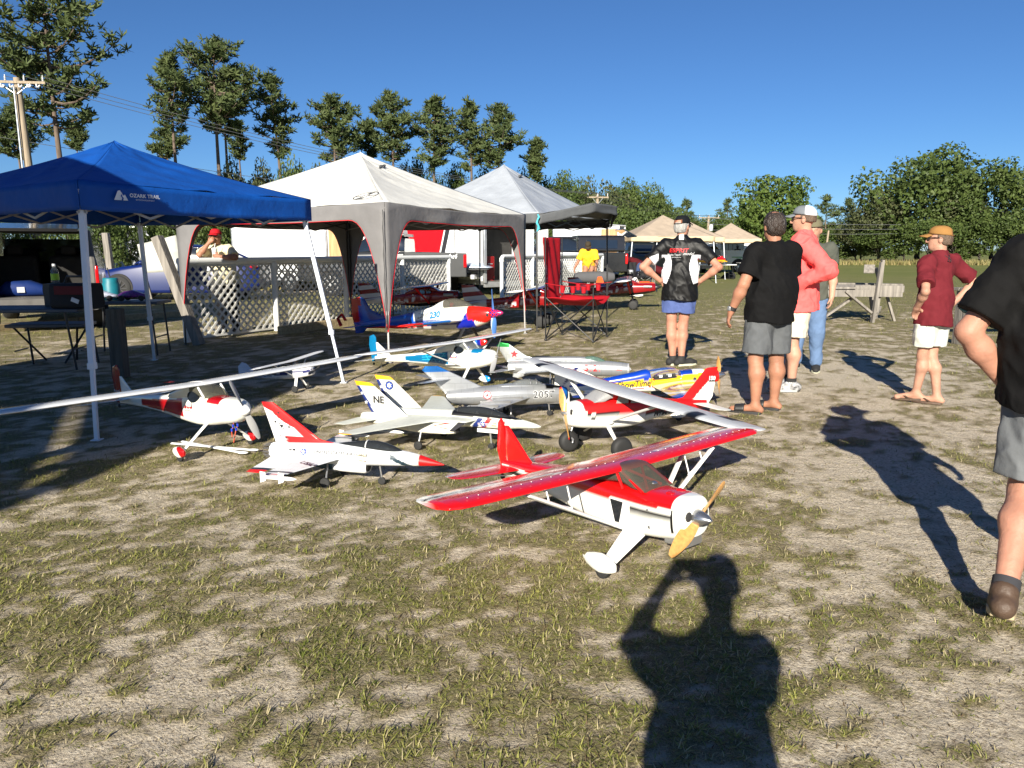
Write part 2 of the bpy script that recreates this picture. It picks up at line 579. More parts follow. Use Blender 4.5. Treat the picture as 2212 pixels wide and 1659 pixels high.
def build_grass():
	"""grass blades: thick enough to tell apart near the camera, thinning into the ground's own colour"""
	P = []; S = []
	def zone(y0, y1, dens, sc, half=0.80):
		A = half * (y1 * y1 - y0 * y0) + 1.2 * (y1 - y0)
		n = int(A * dens)
		y = np.sqrt(nrs.rand(n) * (y1 * y1 - y0 * y0) + y0 * y0)
		x = (nrs.rand(n) * 2 - 1) * (half * y + 0.6)
		return x, y, np.full(n, sc)
	zs = [zone(1.7, 3.4, 30000, 0.85), zone(3.4, 5.5, 13000, 0.95), zone(5.5, 9, 3800, 1.1), zone(9, 15, 1000, 1.5), zone(15, 26, 300, 1.9)]
	x = np.concatenate([z[0] for z in zs]); y = np.concatenate([z[1] for z in zs]); sc = np.concatenate([z[2] for z in zs])
	g = grass_mask(x, y)
	keep = nrs.rand(len(x)) < np.clip((g - 0.25) * 1.30, 0.09, 1.0)
	x, y, sc, g = x[keep], y[keep], sc[keep], g[keep]
	# gather blades into tufts
	ct = np.floor(x / 0.05) + 0.5, np.floor(y / 0.05) + 0.5
	jx = _hash(ct[0], ct[1], ct[0] * 0, 5) - 0.5; jy = _hash(ct[0], ct[1], ct[0] * 0, 6) - 0.5
	pull = 0.35 * (y < 9)
	x = x + ((ct[0] + jx) * 0.05 - x) * pull; y = y + ((ct[1] + jy) * 0.05 - y) * pull
	n = len(x)
	az = nrs.rand(n) * 2 * PI
	ln = (0.014 + 0.034 * nrs.rand(n) ** 1.7) * sc * (0.7 + 0.5 * g)
	w = (0.0013 + 0.0012 * nrs.rand(n)) * sc * 1.1
	el = R(4) + nrs.rand(n) ** 3.0 * R(50)
	dx, dy = np.cos(az), np.sin(az)
	z0 = 0.012 * fbm(x * 1.1, y * 1.1, o=4, s=5) + 0.010 * (g - 0.5) - 0.002
	c1 = ln * 0.55 * np.cos(el); h1 = ln * 0.55 * np.sin(el)
	e2 = el - R(35) * nrs.rand(n)
	c2 = c1 + ln * 0.45 * np.cos(e2); h2 = np.maximum(h1 + ln * 0.45 * np.sin(e2), 0.004)
	px, py = -dy * w, dx * w
	V = np.zeros((n, 5, 3), np.float32)
	V[:, 0] = np.stack([x + px, y + py, z0], -1); V[:, 1] = np.stack([x - px, y - py, z0], -1)
	V[:, 2] = np.stack([x + dx * c1 - px * .8, y + dy * c1 - py * .8, z0 + h1], -1); V[:, 3] = np.stack([x + dx * c1 + px * .8, y + dy * c1 + py * .8, z0 + h1], -1)
	V[:, 4] = np.stack([x + dx * c2, y + dy * c2, z0 + h2], -1)
	b = np.arange(n)[:, None] * 5
	F = np.concatenate([b + np.array([[0, 1, 2]]), b + np.array([[0, 2, 3]]), b + np.array([[3, 2, 4]])])
	u = nrs.rand(n); patch = fbm(x * 1.3 + 9, y * 1.3, o=2, s=40) * 0.5 + 0.5
	gr = np.array([0.14, 0.175, 0.03]); gy = np.array([0.38, 0.36, 0.11]); st = np.array([0.50, 0.43, 0.25]); br = np.array([0.12, 0.085, 0.045])
	k = np.clip(nrs.rand(n) * 0.9 + (patch - 0.5) * 0.7, 0, 1)[:, None]
	c = gr * (1 - k) + gy * k
	dead = u < (0.30 + 0.30 * (1 - g)); c[dead] = st * (0.6 + 0.5 * nrs.rand(dead.sum())[:, None])
	dk = (u > 0.90 - 0.35 * np.clip(0.45 - g, 0, 1)); c[dk] = br * (0.7 + 0.8 * nrs.rand(dk.sum())[:, None])
	m = mat_attr('grass_blade', rough=0.6, coat=0.0, var=0.1, transl=0.3, spec=0.25)
	o = mesh_np('grass', V.reshape(-1, 3), F, m, smooth=False, col=np.repeat(c, 5, 0))
	tag(o, 'short patchy grass and straw growing through pale sand', 'grass', kind='stuff')
	print('blades', n)


build_ground()
build_grass()

# ------------------------------------------------------------------ trees
bark_pine = mat('pine_bark', (0.13, 0.095, 0.07), 0.9, var=0.35, scale=5, bump=0.6, bscale=14, stretch=(1, 1, 0.25))
bark_oak = mat('broadleaf_bark', (0.10, 0.085, 0.07), 0.9, var=0.3, scale=4, bump=0.6, bscale=14, stretch=(1, 1, 0.3))
leaf_m = mat_attr('leaf_foliage', rough=0.55, coat=0.0, var=0.18, scale=0.6, transl=0.28, spec=0.25)
needle_m = mat_attr('needle_foliage', rough=0.6, coat=0.0, var=0.18, scale=0.8, transl=0.18, spec=0.2)


def unit(n, rs):
	v = rs.normal(size=(n, 3)); return v / np.linalg.norm(v, axis=1)[:, None]


def pine_mesh(seed, H, c0, wid, lop=0.0, dens=1.0, lean=0.0, nl=13):
	"""returns trunk MB and crown arrays; H total height, c0 crown base, wid half width"""
	rs = np.random.RandomState(seed)
	tb = MB()
	ph = rs.rand() * 6.28
	def tp(t):
		return Vector((0.010 * H * math.sin(ph + 3 * t) * t + lean * t * t * H, 0.010 * H * math.cos(ph + 2.2 * t) * t, t * H))
	tb.tube([tp(i / 14) for i in range(15)], [0.0115 * H * (1 - 0.9 * (i / 14) ** 1.3) + 0.012 for i in range(15)], n=8)
	T = []          # tuft centres
	nb = int(46 * dens)
	for k in range(nb):
		t = c0 / H + (1 - c0 / H) * ((k + rs.rand()) / nb) ** 0.9
		u = (t - c0 / H) / (1 - c0 / H)
		prof = (0.50 + 0.7 * u) if u < 0.4 else (0.88 * (1 - (u - 0.4) / 0.6) ** 0.75 + 0.1)
		az = rs.rand() * 6.28
		ln = wid * prof * (0.45 + 0.75 * rs.rand()) * (1 + lop * math.cos(az))
		if rs.rand() < 0.12: ln *= 0.4
		d = Vector((math.cos(az), math.sin(az), 0))
		p0 = tp(t); rise = rs.uniform(-0.10, 0.42) * (0.5 + u)
		pts = []
		for j in range(5):
			s = j / 4
			pts.append(p0 + d * ln * s + Vector((0, 0, ln * (rise * s - 0.22 * s * (1 - s) * 2 + 0.12 * s * s))))
		tb.tube(pts, [0.0045 * H * (1 - u * .6) * (1 - 0.8 * j / 4) * (0.4 + 0.6 * ln / wid) + 0.012 for j in range(5)], n=4, caps=False)
		nt = max(4, int(ln * 6.5))
		for j in range(nt):
			s = 0.30 + 0.74 * rs.rand() ** 0.7
			q = p0 + d * ln * s + Vector((0, 0, ln * (rise * s - 0.22 * s * (1 - s) * 2 + 0.12 * s * s)))
			sp = 0.10 + 0.34 * ln * (0.35 + 0.3 * s)
			q = q + Vector((rs.normal() * sp * 0.55, rs.normal() * sp * 0.55, abs(rs.normal()) * sp * 0.35))
			T.append(q)
	for j in range(int(20 * dens)):
		T.append(tp(0.93 + 0.07 * rs.rand()) + Vector((rs.normal() * 0.3, rs.normal() * 0.3, rs.rand() * 0.4)))
	T = np.array([tuple(q) for q in T])
	n = len(T)
	# needle sprays
	dirs = unit(n * nl, rs); dirs[:, 2] = dirs[:, 2] * 0.8 + 0.25
	L = (0.30 + 0.22 * rs.rand(n * nl))[:, None]
	C = np.repeat(T, nl, 0)
	side = np.cross(dirs, unit(n * nl, rs)); side /= np.linalg.norm(side, axis=1)[:, None] + 1e-6
	w = 0.046 + 0.03 * rs.rand(n * nl)[:, None]
	V = np.stack([C + side * w * .5, C - side * w * .5, C + dirs * L * .7 - side * w, C + dirs * L + side * w * .3], 1).reshape(-1, 3)
	b = np.arange(n * nl)[:, None] * 4
	F = b + np.array([[0, 1, 2, 3]])
	base = np.array([0.052, 0.078, 0.030]); lt = np.array([0.105, 0.130, 0.045])
	k = np.clip(rs.rand(n, 1) * 0.8 + 0.25 * rs.rand(n, 1), 0, 1)
	c = np.repeat(np.repeat(base * (1 - k) + lt * k, nl, 0), 4, 0)
	return tb, V, F, c


def broad_mesh(seed, H, rx, ry, z0, ncl=26, per=230, leaf=0.30, tint=0):
	"""crown of many leaf clumps over limbs; z0 crown base"""
	rs = np.random.RandomState(seed)
	tb = MB()
	hz = (H - z0) / 2; cz = z0 + hz
	tb.tube([(0, 0, -0.2), (0.1, 0.05, z0 * 0.5), (0.0, 0.1, z0), (0.1, 0, cz)], [0.026 * H, 0.022 * H, 0.018 * H, 0.010 * H], n=8)
	C = []; Rr = []
	for k in range(ncl):
		d = unit(1, rs)[0]; r = 0.55 + 0.36 * rs.rand()
		d[2] = d[2] * 0.95 + 0.05
		c = np.array([d[0] * rx * r, d[1] * ry * r, cz + d[2] * hz * r])
		C.append(c); Rr.append((0.24 + 0.16 * rs.rand()) * min(rx, hz) * (1.0 if d[2] > -0.3 else 0.8))
		if k % 3 == 0:
			tb.tube([(0.05, 0, z0 + 0.2 * hz), tuple(c * 0.5 + np.array([0, 0, (z0 + cz) * 0.25])), tuple(c)], [0.011 * H, 0.007 * H, 0.003 * H], n=5, caps=False)
	C = np.array(C); Rr = np.array(Rr)
	n = ncl * per
	ci = np.repeat(np.arange(ncl), per)
	d = unit(n, rs)
	rad = Rr[ci] * (0.72 + 0.42 * rs.rand(n) ** 0.8) * (1 + 0.35 * vnoise(d[:, 0] * 2.3 + ci, d[:, 1] * 2.3, d[:, 2] * 2.3, s=seed % 97))
	P = C[ci] + d * rad[:, None] * np.array([1.12, 1.12, 0.86])
	nn = d + 0.9 * unit(n, rs); nn /= np.linalg.norm(nn, axis=1)[:, None]
	a = np.cross(nn, unit(n, rs)); a /= np.linalg.norm(a, axis=1)[:, None] + 1e-6
	bb = np.cross(nn, a)
	s = (leaf * (0.55 + 0.75 * rs.rand(n)))[:, None]
	V = np.stack([P - a * s * .5, P - bb * s * .33, P + a * s * .5, P + bb * s * .33 + nn * s * .2], 1).reshape(-1, 3)
	F = np.arange(n)[:, None] * 4 + np.array([[0, 1, 2, 3]])
	pal = [(np.array([0.055, 0.088, 0.024]), np.array([0.105, 0.140, 0.036])), (np.array([0.060, 0.105, 0.022]), np.array([0.12, 0.165, 0.036])), (np.array([0.050, 0.068, 0.028]), np.array([0.110, 0.118, 0.050]))][tint]
	k = np.clip(0.65 * rs.rand(n) + 0.35 * np.repeat(rs.rand(ncl), per), 0, 1)[:, None]
	c = pal[0] * (1 - k) + pal[1] * k
	return tb, V, F, np.repeat(c, 4, 0)


def tree_from(name, data, bark, leafm):
	tb, V, F, c = data
	root = thing(name, 'x', 'tree')
	tb.build('trunk', bark, root, smooth=60)
	mesh_np('crown', V, F, leafm, root, smooth=False, col=c)
	return root


PINE_SRC = {}
TREE_N = {'c': 0}


def put_tree(src, first, loc, rz, sc, label, group=None):
	o = src if first else copy_tree(src)
	o.location = loc; o.rotation_euler = (0, 0, rz)
	o.scale = sc if hasattr(sc, '__len__') else (sc, sc, sc)
	o['label'] = label
	if group: o['group'] = group
	elif 'group' in o: del o['group']
	return o


def pines():
	# trunk x, top y, crown bottom y, half width (photo pixels), distance, lopsidedness, lean, label
	L = [
		(85, -48, 290, 125, 43, 0.15, -0.012, 'very tall pine with wide ragged crown behind the crossarm power pole'),
		(364, 122, 288, 62, 55, 0.2, 0.0, 'slim tall pine with bare pink trunk behind the peak of the blue canopy'),
		(456, 92, 290, 88, 56, 0.0, 0.0, 'tallest broad pine of the pair rising between blue and white canopies'),
		(484, 172, 292, 50, 61, 0.0, 0.01, 'pine close behind the tallest pine, half hidden by its crown'),
		(584, 166, 345, 52, 60, -0.2, -0.03, 'narrow ragged pine with its top bent over beside a bare snag branch'),
		(512, 268, 345, 26, 66, 0.0, 0.0, 'small thin pine under the tall pines right of the blue canopy'),
		(716, 216, 352, 68, 60, 0.1, 0.0, 'full round pine standing left of the white canopy peak'),
		(845, 210, 350, 58, 62, 0.0, 0.0, 'tall pine with open crown right behind the white canopy peak'),
		(798, 268, 345, 34, 66, 0.0, 0.0, 'shorter pine touching the left of the pine behind the white canopy peak'),
		(936, 216, 372, 60, 62, 0.0, 0.0, 'dense pine behind the saddle between white and grey canopies'),
		(1016, 228, 372, 46, 62, 0.0, 0.0, 'dark narrow pine left of the grey canopy peak'),
		(1078, 234, 362, 52, 60, 0.0, 0.0, 'spreading pine directly above the grey canopy peak'),
		(1163, 308, 392, 30, 62, 0.0, 0.0, 'lone slender pine right of the grey canopy peak'),
		(158, 274, 325, 27, 75, 0.0, 0.0, 'small distant pine alone left of the blue canopy peak'),
		(30, 238, 345, 62, 66, 0.0, 0.0, 'bushy pine low behind the crossarm power pole'),
		(360, 286, 345, 44, 75, 0.0, 0.0, 'low bushy pine at the foot of the slim pine behind the blue canopy'),
		(1788, 428, 535, 36, 100, 0.0, 0.0, 'pine with flat top right of the bright green broadleaf tree'),
		(1834, 436, 540, 40, 104, 0.0, 0.0, 'pine with double top at the left foot of the big dark oak'),
		(1572, 434, 520, 26, 108, 0.0, 0.0, 'distant pine left of the bright green broadleaf tree'),
		(1428, 424, 520, 30, 96, 0.0, 0.0, 'distant pine above the largest tan canopy'),
		(1482, 434, 520, 26, 100, 0.0, 0.0, 'thin distant pine above the head of the man in the lettered black polo'),
	]
	for i, (x, ty, by, hw, y, lop, lean, lab) in enumerate(L):
		top = D(x, ty, y); bot = D(x, by, y); H = top.z
		wid = hw / FPX * y
		data = pine_mesh(100 + i, H, max(0.5, bot.z), wid, lop, dens=min(1.5, 0.55 + wid * 0.25) * (1.0 if y < 80 else 0.8), lean=lean, nl=13 if y < 80 else 9)
		o = tree_from('pine_tree', data, bark_pine, needle_m)
		o.location = (top.x - lean * H, y, 0); o['label'] = lab


def broadleaves():
	srcs = []
	for i, (H, rx, ry, z0, ncl, per, leaf, tint) in enumerate([(12, 6.2, 5.5, 1.2, 40, 260, 0.42, 0), (10, 4.6, 4.2, 0.8, 44, 300, 0.40, 1), (9, 4.4, 4.0, 0.4, 30, 220, 0.40, 2), (7, 3.4, 3.2, 0.3, 24, 200, 0.34, 0)]):
		t = tree_from('broadleaf_tree', broad_mesh(300 + i, H, rx, ry, z0, ncl, per, leaf, tint), bark_oak, leaf_m)
		srcs.append((t, H, rx))
	used = [True] * 4
	used = [False] * 4
	def put(kind, x, ty, hw, y, lab, group=None, zf=0.0):
		t, H, rx = srcs[kind]
		top = D(x, ty, y)
		sz = top.z / H; sx = hw / FPX * y / rx
		put_tree(t, not used[kind], (top.x, y, -zf), rnd.random() * 6.28, (sx, sx, sz), lab, group)
		used[kind] = True
	# the right hand wood
	put(0, 2005, 322, 128, 92, 'largest dark oak with domed crown at the right edge of the field')
	put(0, 2165, 352, 105, 86, 'wide dark oak right of the largest oak, behind the boy in tan cap')
	put(2, 1908, 410, 62, 93, 'olive tree low against the left flank of the largest oak')
	put(2, 1868, 455, 50, 96, 'olive tree between the double topped pine and the largest oak')
	put(2, 2085, 395, 70, 88, 'olive tree filling the gap between the two dark oaks')
	g = 'low trees along the far edge of the field'
	for x, ty, hw, y, k in [(1750, 495, 40, 98, 3), (1800, 490, 46, 99, 3), (1852, 500, 44, 97, 3), (1905, 490, 50, 92, 3), (1960, 478, 50, 88, 3), (2015, 470, 54, 86, 3), (2070, 478, 50, 84, 3), (2125, 470, 54, 82, 3), (2185, 462, 50, 80, 3), (2240, 440, 60, 80, 3)]:
		put(k, x, ty, hw, y, 'low rounded tree in the undergrowth along the far field edge', g)
	put(1, 1677, 378, 82, 66, 'bright green full broadleaf tree behind the far tan canopies')
	put(1, 1640, 450, 40, 72, 'smaller bright green tree against the left foot of the bright broadleaf tree')
	put(1, 1722, 455, 42, 70, 'smaller bright green tree against the right foot of the bright broadleaf tree')
	# wood behind the tents, centre
	put(0, 1205, 372, 60, 66, 'dark broadleaf tree right of the grey canopy roof')
	put(2, 1262, 388, 52, 70, 'olive broadleaf tree left of the single crossarm pole')
	put(2, 1318, 398, 56, 74, 'wide olive tree directly behind the single crossarm pole')
	put(0, 1372, 390, 58, 80, 'dark tall broadleaf tree right of the single crossarm pole')
	put(0, 1425, 425, 52, 84, 'dark broadleaf tree above the largest tan canopy')
	put(3, 1350, 442, 48, 66, 'light olive tree in front of the dark wood above the open black pickup')
	put(0, 1560, 462, 44, 100, 'dark broadleaf tree just left of the bright green broadleaf tree')
	put(0, 1495, 466, 46, 104, 'dark broadleaf tree behind the distant pole with transformer')
	put(3, 1240, 440, 46, 62, 'dark green tree behind the lower right of the grey canopy roof')
	g = 'dark trees closing the wood behind the tan canopies'
	for x, ty, hw, y, k in [(1195, 400, 52, 90, 0), (1255, 408, 54, 92, 0), (1312, 412, 54, 94, 0), (1365, 405, 52, 96, 0), (1415, 432, 50, 96, 0), (1455, 450, 44, 98, 0), (1505, 474, 42, 110, 0), (1545, 476, 42, 112, 0), (1598, 470, 40, 112, 0), (1620, 490, 36, 100, 3), (1300, 470, 46, 60, 3), (1225, 455, 44, 60, 3), (1400, 470, 44, 70, 3), (1460, 485, 40, 80, 3), (1765, 478, 44, 112, 0), (1720, 486, 40, 114, 0)]:
		put(k, x, ty, hw, y, 'dark tree filling the wood behind the tan canopies', g)
	g = 'trees behind the canopies on the left'
	for x, ty, hw, y, k in [(500, 345, 46, 58, 2), (560, 352, 48, 60, 2), (625, 345, 44, 56, 3), (675, 362, 48, 60, 2), (735, 355, 46, 62, 2), (900, 345, 50, 66, 0), (980, 360, 46, 66, 0), (1060, 365, 50, 66, 0), (1130, 372, 44, 66, 2), (440, 395, 44, 58, 3)]:
		put(k, x, ty, hw, y, 'bushy tree in the wood behind the canopies', g)
	g = 'shady bushes across the sand road'
	for x, ty, hw, y, k in [(205, 462, 48, 33, 3), (262, 455, 46, 36, 0), (330, 470, 42, 38, 3), (385, 450, 44, 37, 3), (445, 455, 44, 34, 3), (500, 450, 44, 36, 0), (140, 440, 50, 38, 3), (60, 420, 60, 40, 3), (-40, 420, 60, 38, 0)]:
		put(k, x, ty, hw, y, 'dense bush growing across the sand road from the fence', g)


def far_strip():
	"""unmown straw-coloured grass at the field's far edge and along the sand road"""
	rs = np.random.RandomState(5)
	segs = [((26, 76), (105, 72), 2600, 0.5), ((-26, 30.5), (-8, 29.5), 2600, 0.3)]
	V = []; C = []
	for (a, b, n, h) in segs:
		t = rs.rand(n * 3); x = a[0] + (b[0] - a[0]) * t; y = a[1] + (b[1] - a[1]) * t + rs.normal(size=n * 3) * 1.4
		hh = h * (0.5 + 0.8 * rs.rand(n * 3)); w = 0.05 + 0.05 * rs.rand(n * 3)
		az = rs.rand(n * 3) * 3.14
		dx, dy = np.cos(az) * w, np.sin(az) * w; lx = rs.normal(size=n * 3) * 0.15; ly = rs.normal(size=n * 3) * 0.15
		V.append(np.stack([np.stack([x - dx, y - dy, 0 * x], -1), np.stack([x + dx, y + dy, 0 * x], -1), np.stack([x + lx, y + ly, hh], -1)], 1))
		k = rs.rand(n * 3, 1); c = np.array([0.34, 0.27, 0.12]) * k + np.array([0.15, 0.16, 0.05]) * (1 - k)
		C.append(np.repeat(c, 3, 0))
	V = np.concatenate(V).reshape(-1, 3); C = np.concatenate(C)
	o = mesh_np('tall_grass', V, np.arange(len(V)).reshape(-1, 3), mat_attr('grass_blade'), smooth=False, col=C)
	tag(o, 'unmown straw-coloured grass along the field edge and sand road', 'grass', kind='stuff')


pines()
broadleaves()
far_strip()

# ------------------------------------------------------------------ canopies
def fabric(name, rgb, rough=0.75, transl=0.12, bump=0.5, bscale=7.0, stretch=(1, 1, 1), spec=0.3):
	m = mat(name, rgb, rough, var=0.10, scale=3.0, bump=bump, bscale=bscale, stretch=stretch, spec=spec)
	nt = m.node_tree; b = nt.nodes['Principled BSDF']
	tr = nt.nodes.new('ShaderNodeBsdfTranslucent'); tr.inputs[0].default_value = (*rgb, 1)
	ms = nt.nodes.new('ShaderNodeMixShader'); ms.inputs[0].default_value = transl
	nt.links.new(b.outputs[0], ms.inputs[1]); nt.links.new(tr.outputs[0], ms.inputs[2])
	nt.links.new(ms.outputs[0], nt.nodes['Material Output'].inputs[0])
	return m


fb_blue = fabric('blue_canopy_cloth', hx('084a9c'), 0.62, 0.08, 0.6, 6)
fb_white = fabric('white_canopy_cloth', (0.72, 0.71, 0.66), 0.7, 0.16, 0.35, 8)
fb_grey = fabric('grey_trim_cloth', (0.175, 0.17, 0.17), 0.7, 0.06, 0.4, 8)
fb_silver = fabric('silver_grey_cloth', (0.40, 0.43, 0.47), 0.45, 0.15, 0.5, 7)
fb_dark = fabric('dark_grey_cloth', (0.10, 0.105, 0.11), 0.7, 0.05, 0.4, 8)
fb_tan = fabric('tan_cloth', (0.42, 0.34, 0.26), 0.75, 0.14, 0.35, 6)
fb_tan2 = fabric('pale_tan_cloth', (0.62, 0.50, 0.33), 0.75, 0.2, 0.4, 6)
red_trim = mat('red_piping', hx('c8141e'), 0.6)
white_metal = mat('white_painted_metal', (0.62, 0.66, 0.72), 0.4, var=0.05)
truss_m = mat('truss_grey_paint', (0.34, 0.34, 0.34), 0.5, var=0.1)  # greyer than the white legs, used on their truss bars
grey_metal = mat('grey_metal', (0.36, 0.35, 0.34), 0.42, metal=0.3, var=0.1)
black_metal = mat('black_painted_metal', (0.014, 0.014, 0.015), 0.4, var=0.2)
black_plastic = mat('black_plastic', (0.02, 0.02, 0.021), 0.5, var=0.2)
print_white = mat('white_print', (0.66, 0.67, 0.68), 0.6, var=0.03)
print_black = mat('black_print', (0.02, 0.02, 0.025), 0.5, var=0.05)
print_red = mat('red_print', hx('c41e24'), 0.5, var=0.05)
print_blue = mat('blue_print', hx('1c3f95'), 0.5, var=0.05)


def canopy(name, label, base, top, zt, zb, peak, roofm, valm, legm, leg_r=0.018, arch=False, sag=0.10, truss=True, seed=1, trim=None, group=None, leg_mats=None, val_mats=None, vent=None, sqleg=True, skip_val=()):
	c = sum((Vector((p[0], p[1], 0)) for p in base), Vector()) / 4
	root = thing(name, label, 'canopy tent', c, 0, group)
	rel = lambda p: Vector(p) - c
	pk = rel(peak)
	T = [rel((p[0], p[1], zt)) for p in top]; B = [rel((p[0], p[1], 0)) for p in base]
	for k in range(4):
		a, b = T[k], T[(k + 1) % 4]
		def fn(u, v, a=a, b=b, k=k):
			P = (a * (1 - u) + b * u) * (1 - v) + pk * v
			w = math.sin(PI * u) ** 0.8
			P.z -= sag * w * (1 - v) * (0.25 + 1.6 * v)
			P.z -= 0.03 * math.sin(PI * v) * (1 - w)
			q = float(fbm(u * (1 - v) * 5 + v * 2 + k * 7, v * 3.1 + seed * 3, o=3, s=seed))
			q2 = float(vnoise(u * 11 + v * 9 + k * 5, v * 2.0 + seed, s=seed + 3))
			q3 = 1 - abs(float(vnoise(u * (1 - v) * 9 + v * 14 + k * 5, v * 5.0 - u * 3 + seed, s=seed + 8))) * 2
			P.z += (0.020 * q + 0.012 * q2 + 0.008 * q3) * w
			return P
		g = MB(); g.grid(fn, 36, 30)
		pan = g.build('roof_panel', roofm, root, smooth=180, solid=0.004)
		if vent is not None and k in vent:
			vb = MB()
			d = (b - a).normalized()
			for s in (0, 1):
				pass
			o = fn(0.5, 0.78); o2 = fn(0.36, 0.76); o3 = fn(0.62, 0.79)
			n = (b - a).cross(pk - a).normalized()
			if n.z < 0: n = -n
			vb.tube([o2 + n * 0.012, (o2 + o) / 2 + n * 0.035, o + n * 0.02, (o + o3) / 2 + n * 0.035, o3 + n * 0.012], [(0.004, 0.012), (0.035, 0.018), (0.015, 0.012), (0.03, 0.016), (0.004, 0.01)], n=8)
			vb.build('vent_gap', fb_dark, root, smooth=60)
	# valances
	for k in range(4):
		if k in skip_val: continue
		a, b = T[k], T[(k + 1) % 4]
		ba, bb = B[k], B[(k + 1) % 4]
		L = (b - a).length
		out = (b - a).cross(Vector((0, 0, 1))).normalized()
		if out.dot((a + b) / 2) < 0: out = -out
		def fv(u, v, a=a, b=b, k=k, out=out):
			P = a * (1 - u) + b * u
			w = math.sin(PI * u)
			P.z -= sag * 0.25 * w
			h = zt - zb
			if arch:
				e = min(u, 1 - u) * L
				h = (zt - zb) + 1.45 * max(0.0, 1 - e / 0.62) ** 2.6
			P.z -= h * v
			P = P + out * (0.012 * math.sin(u * 23 + k) * v * w + 0.03 * float(vnoise(u * 9 + k * 3, v * 1.5 + seed, s=4 + seed)) * v * w + 0.004)
			if arch:
				e = min(u, 1 - u) * L
				# fabric leg hugs the corner leg
				lean = (ba if u < 0.5 else bb) - (a if u < 0.5 else b)
				P.x += lean.x * min(1, h * v / zt) * 0; P.y += 0
			return P
		g = MB(); g.grid(fv, 44 if arch else 24, 10 if arch else 5)
		g.build('valance', (val_mats[k] if val_mats else valm), root, smooth=180, solid=0.004)
		if trim:
			t = MB(); t.tube([fv(i / 60, 1.0) for i in range(61)], 0.005, n=5); t.build('piping', trim, root)
	# legs and truss
	for k in range(4):
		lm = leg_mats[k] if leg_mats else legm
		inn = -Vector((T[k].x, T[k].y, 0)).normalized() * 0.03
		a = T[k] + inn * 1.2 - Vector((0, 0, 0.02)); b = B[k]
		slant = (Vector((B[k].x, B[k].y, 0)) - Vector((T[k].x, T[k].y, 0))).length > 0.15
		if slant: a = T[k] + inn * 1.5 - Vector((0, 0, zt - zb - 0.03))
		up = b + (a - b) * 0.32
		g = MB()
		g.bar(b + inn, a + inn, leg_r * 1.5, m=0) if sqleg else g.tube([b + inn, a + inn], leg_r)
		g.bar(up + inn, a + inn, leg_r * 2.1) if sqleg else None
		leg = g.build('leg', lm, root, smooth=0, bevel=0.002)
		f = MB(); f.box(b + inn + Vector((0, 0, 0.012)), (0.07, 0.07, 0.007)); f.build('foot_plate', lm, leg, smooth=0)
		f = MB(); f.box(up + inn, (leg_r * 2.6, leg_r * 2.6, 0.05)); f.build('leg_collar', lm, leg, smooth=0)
	if truss:
		for k in range(4):
			a, b = T[k], T[(k + 1) % 4]
			lm = leg_mats[k] if leg_mats else legm
			n = 4; z1, z2 = zt - 0.05 - zt, zb - 0.16 - zt
			inn = -((a + b) / 2); inn.z = 0; inn = inn.normalized() * 0.05
			for i in range(n):
				p = a.lerp(b, i / n) + inn; q = a.lerp(b, (i + 1) / n) + inn
				hi, lo = Vector((0, 0, -0.06)), Vector((0, 0, -(zt - zb) - 0.045))
				for pa, qa in (((hi if i % 2 == 0 else lo), (lo if i % 2 == 0 else hi)), ((lo if i % 2 == 0 else hi) * 0.9, (hi if i % 2 == 0 else lo) * 0.9)):
					g = MB(); g.bar(p + pa, q + qa, 0.010, 0.019); g.build('truss_bar', truss_m if lm is white_metal else lm, root, smooth=0)
		for k in range(4):
			g = MB(); g.bar(T[k] + Vector((0, 0, -0.08)), pk - Vector((0, 0, 0.06)), 0.014, 0.022)
			g.build('roof_bar', legm, root, smooth=0)
	return root, T, pk, fn


# blue canopy with slanted white legs
bA, bB, bC = (-3.21, 5.55), (-1.84, 8.11), (-4.80, 9.85)
bD = (bA[0] + bC[0] - bB[0], bA[1] + bC[1] - bB[1])
ctr = ((bA[0] + bC[0]) / 2, (bA[1] + bC[1]) / 2)
inset = lambda p, c, k: (p[0] + (c[0] - p[0]) * k, p[1] + (c[1] - p[1]) * k)
blue_base = [bA, bB, bC, bD]
blue_top = [inset(p, ctr, 0.135) for p in blue_base]
blue, bT, bPk, _ = canopy('canopy_tent', 'blue pop-up canopy with slanted white legs over the black vehicle\'s tables', blue_base, blue_top, 1.985, 1.765, (-3.98, 7.72, 2.52), fb_blue, fb_blue, white_metal, leg_r=0.02, sag=0.05, seed=2)
# printed logo on the valance between front and right corner
def blue_logo():
	a, b = bT[0], bT[1]
	u = (b - a).normalized(); z = Vector((0, 0, 1))
	o = a + u * 0.62 * 0.62 + Vector((0, 0, -0.10))
	n = u.cross(z).normalized()
	o = o + n * 0.03
	lettering('OZARK TRAIL', 0.040, o + u * 0.155 + z * 0.010, u, z, print_white, blue, name='logo_lettering', bold=0.0012, space=1.05, sx=1.05)
	lettering('OUTDOOR EQUIPMENT', 0.016, o + u * 0.155 - z * 0.022, u, z, print_white, blue, name='logo_lettering')
	V, F = quad_poly([(-0.06, -0.032), (0.06, -0.032), (0.036, 0.015), (0.024, 0.004), (-0.004, 0.045), (-0.024, 0.04)])
	decal(V, F, o - u * 0.06, u, z, print_white, blue, name='logo_mark')
	V, F = quad_poly([(0.0, -0.033), (0.016, -0.033), (0.022, -0.014), (0.008, 0.0), (0.013, 0.012), (0.004, 0.014), (-0.003, 0.0), (0.009, -0.014)])
	decal(V, F, o - u * 0.06, u, z, fb_blue, blue, name='logo_mark', off=0.006)
blue_logo()

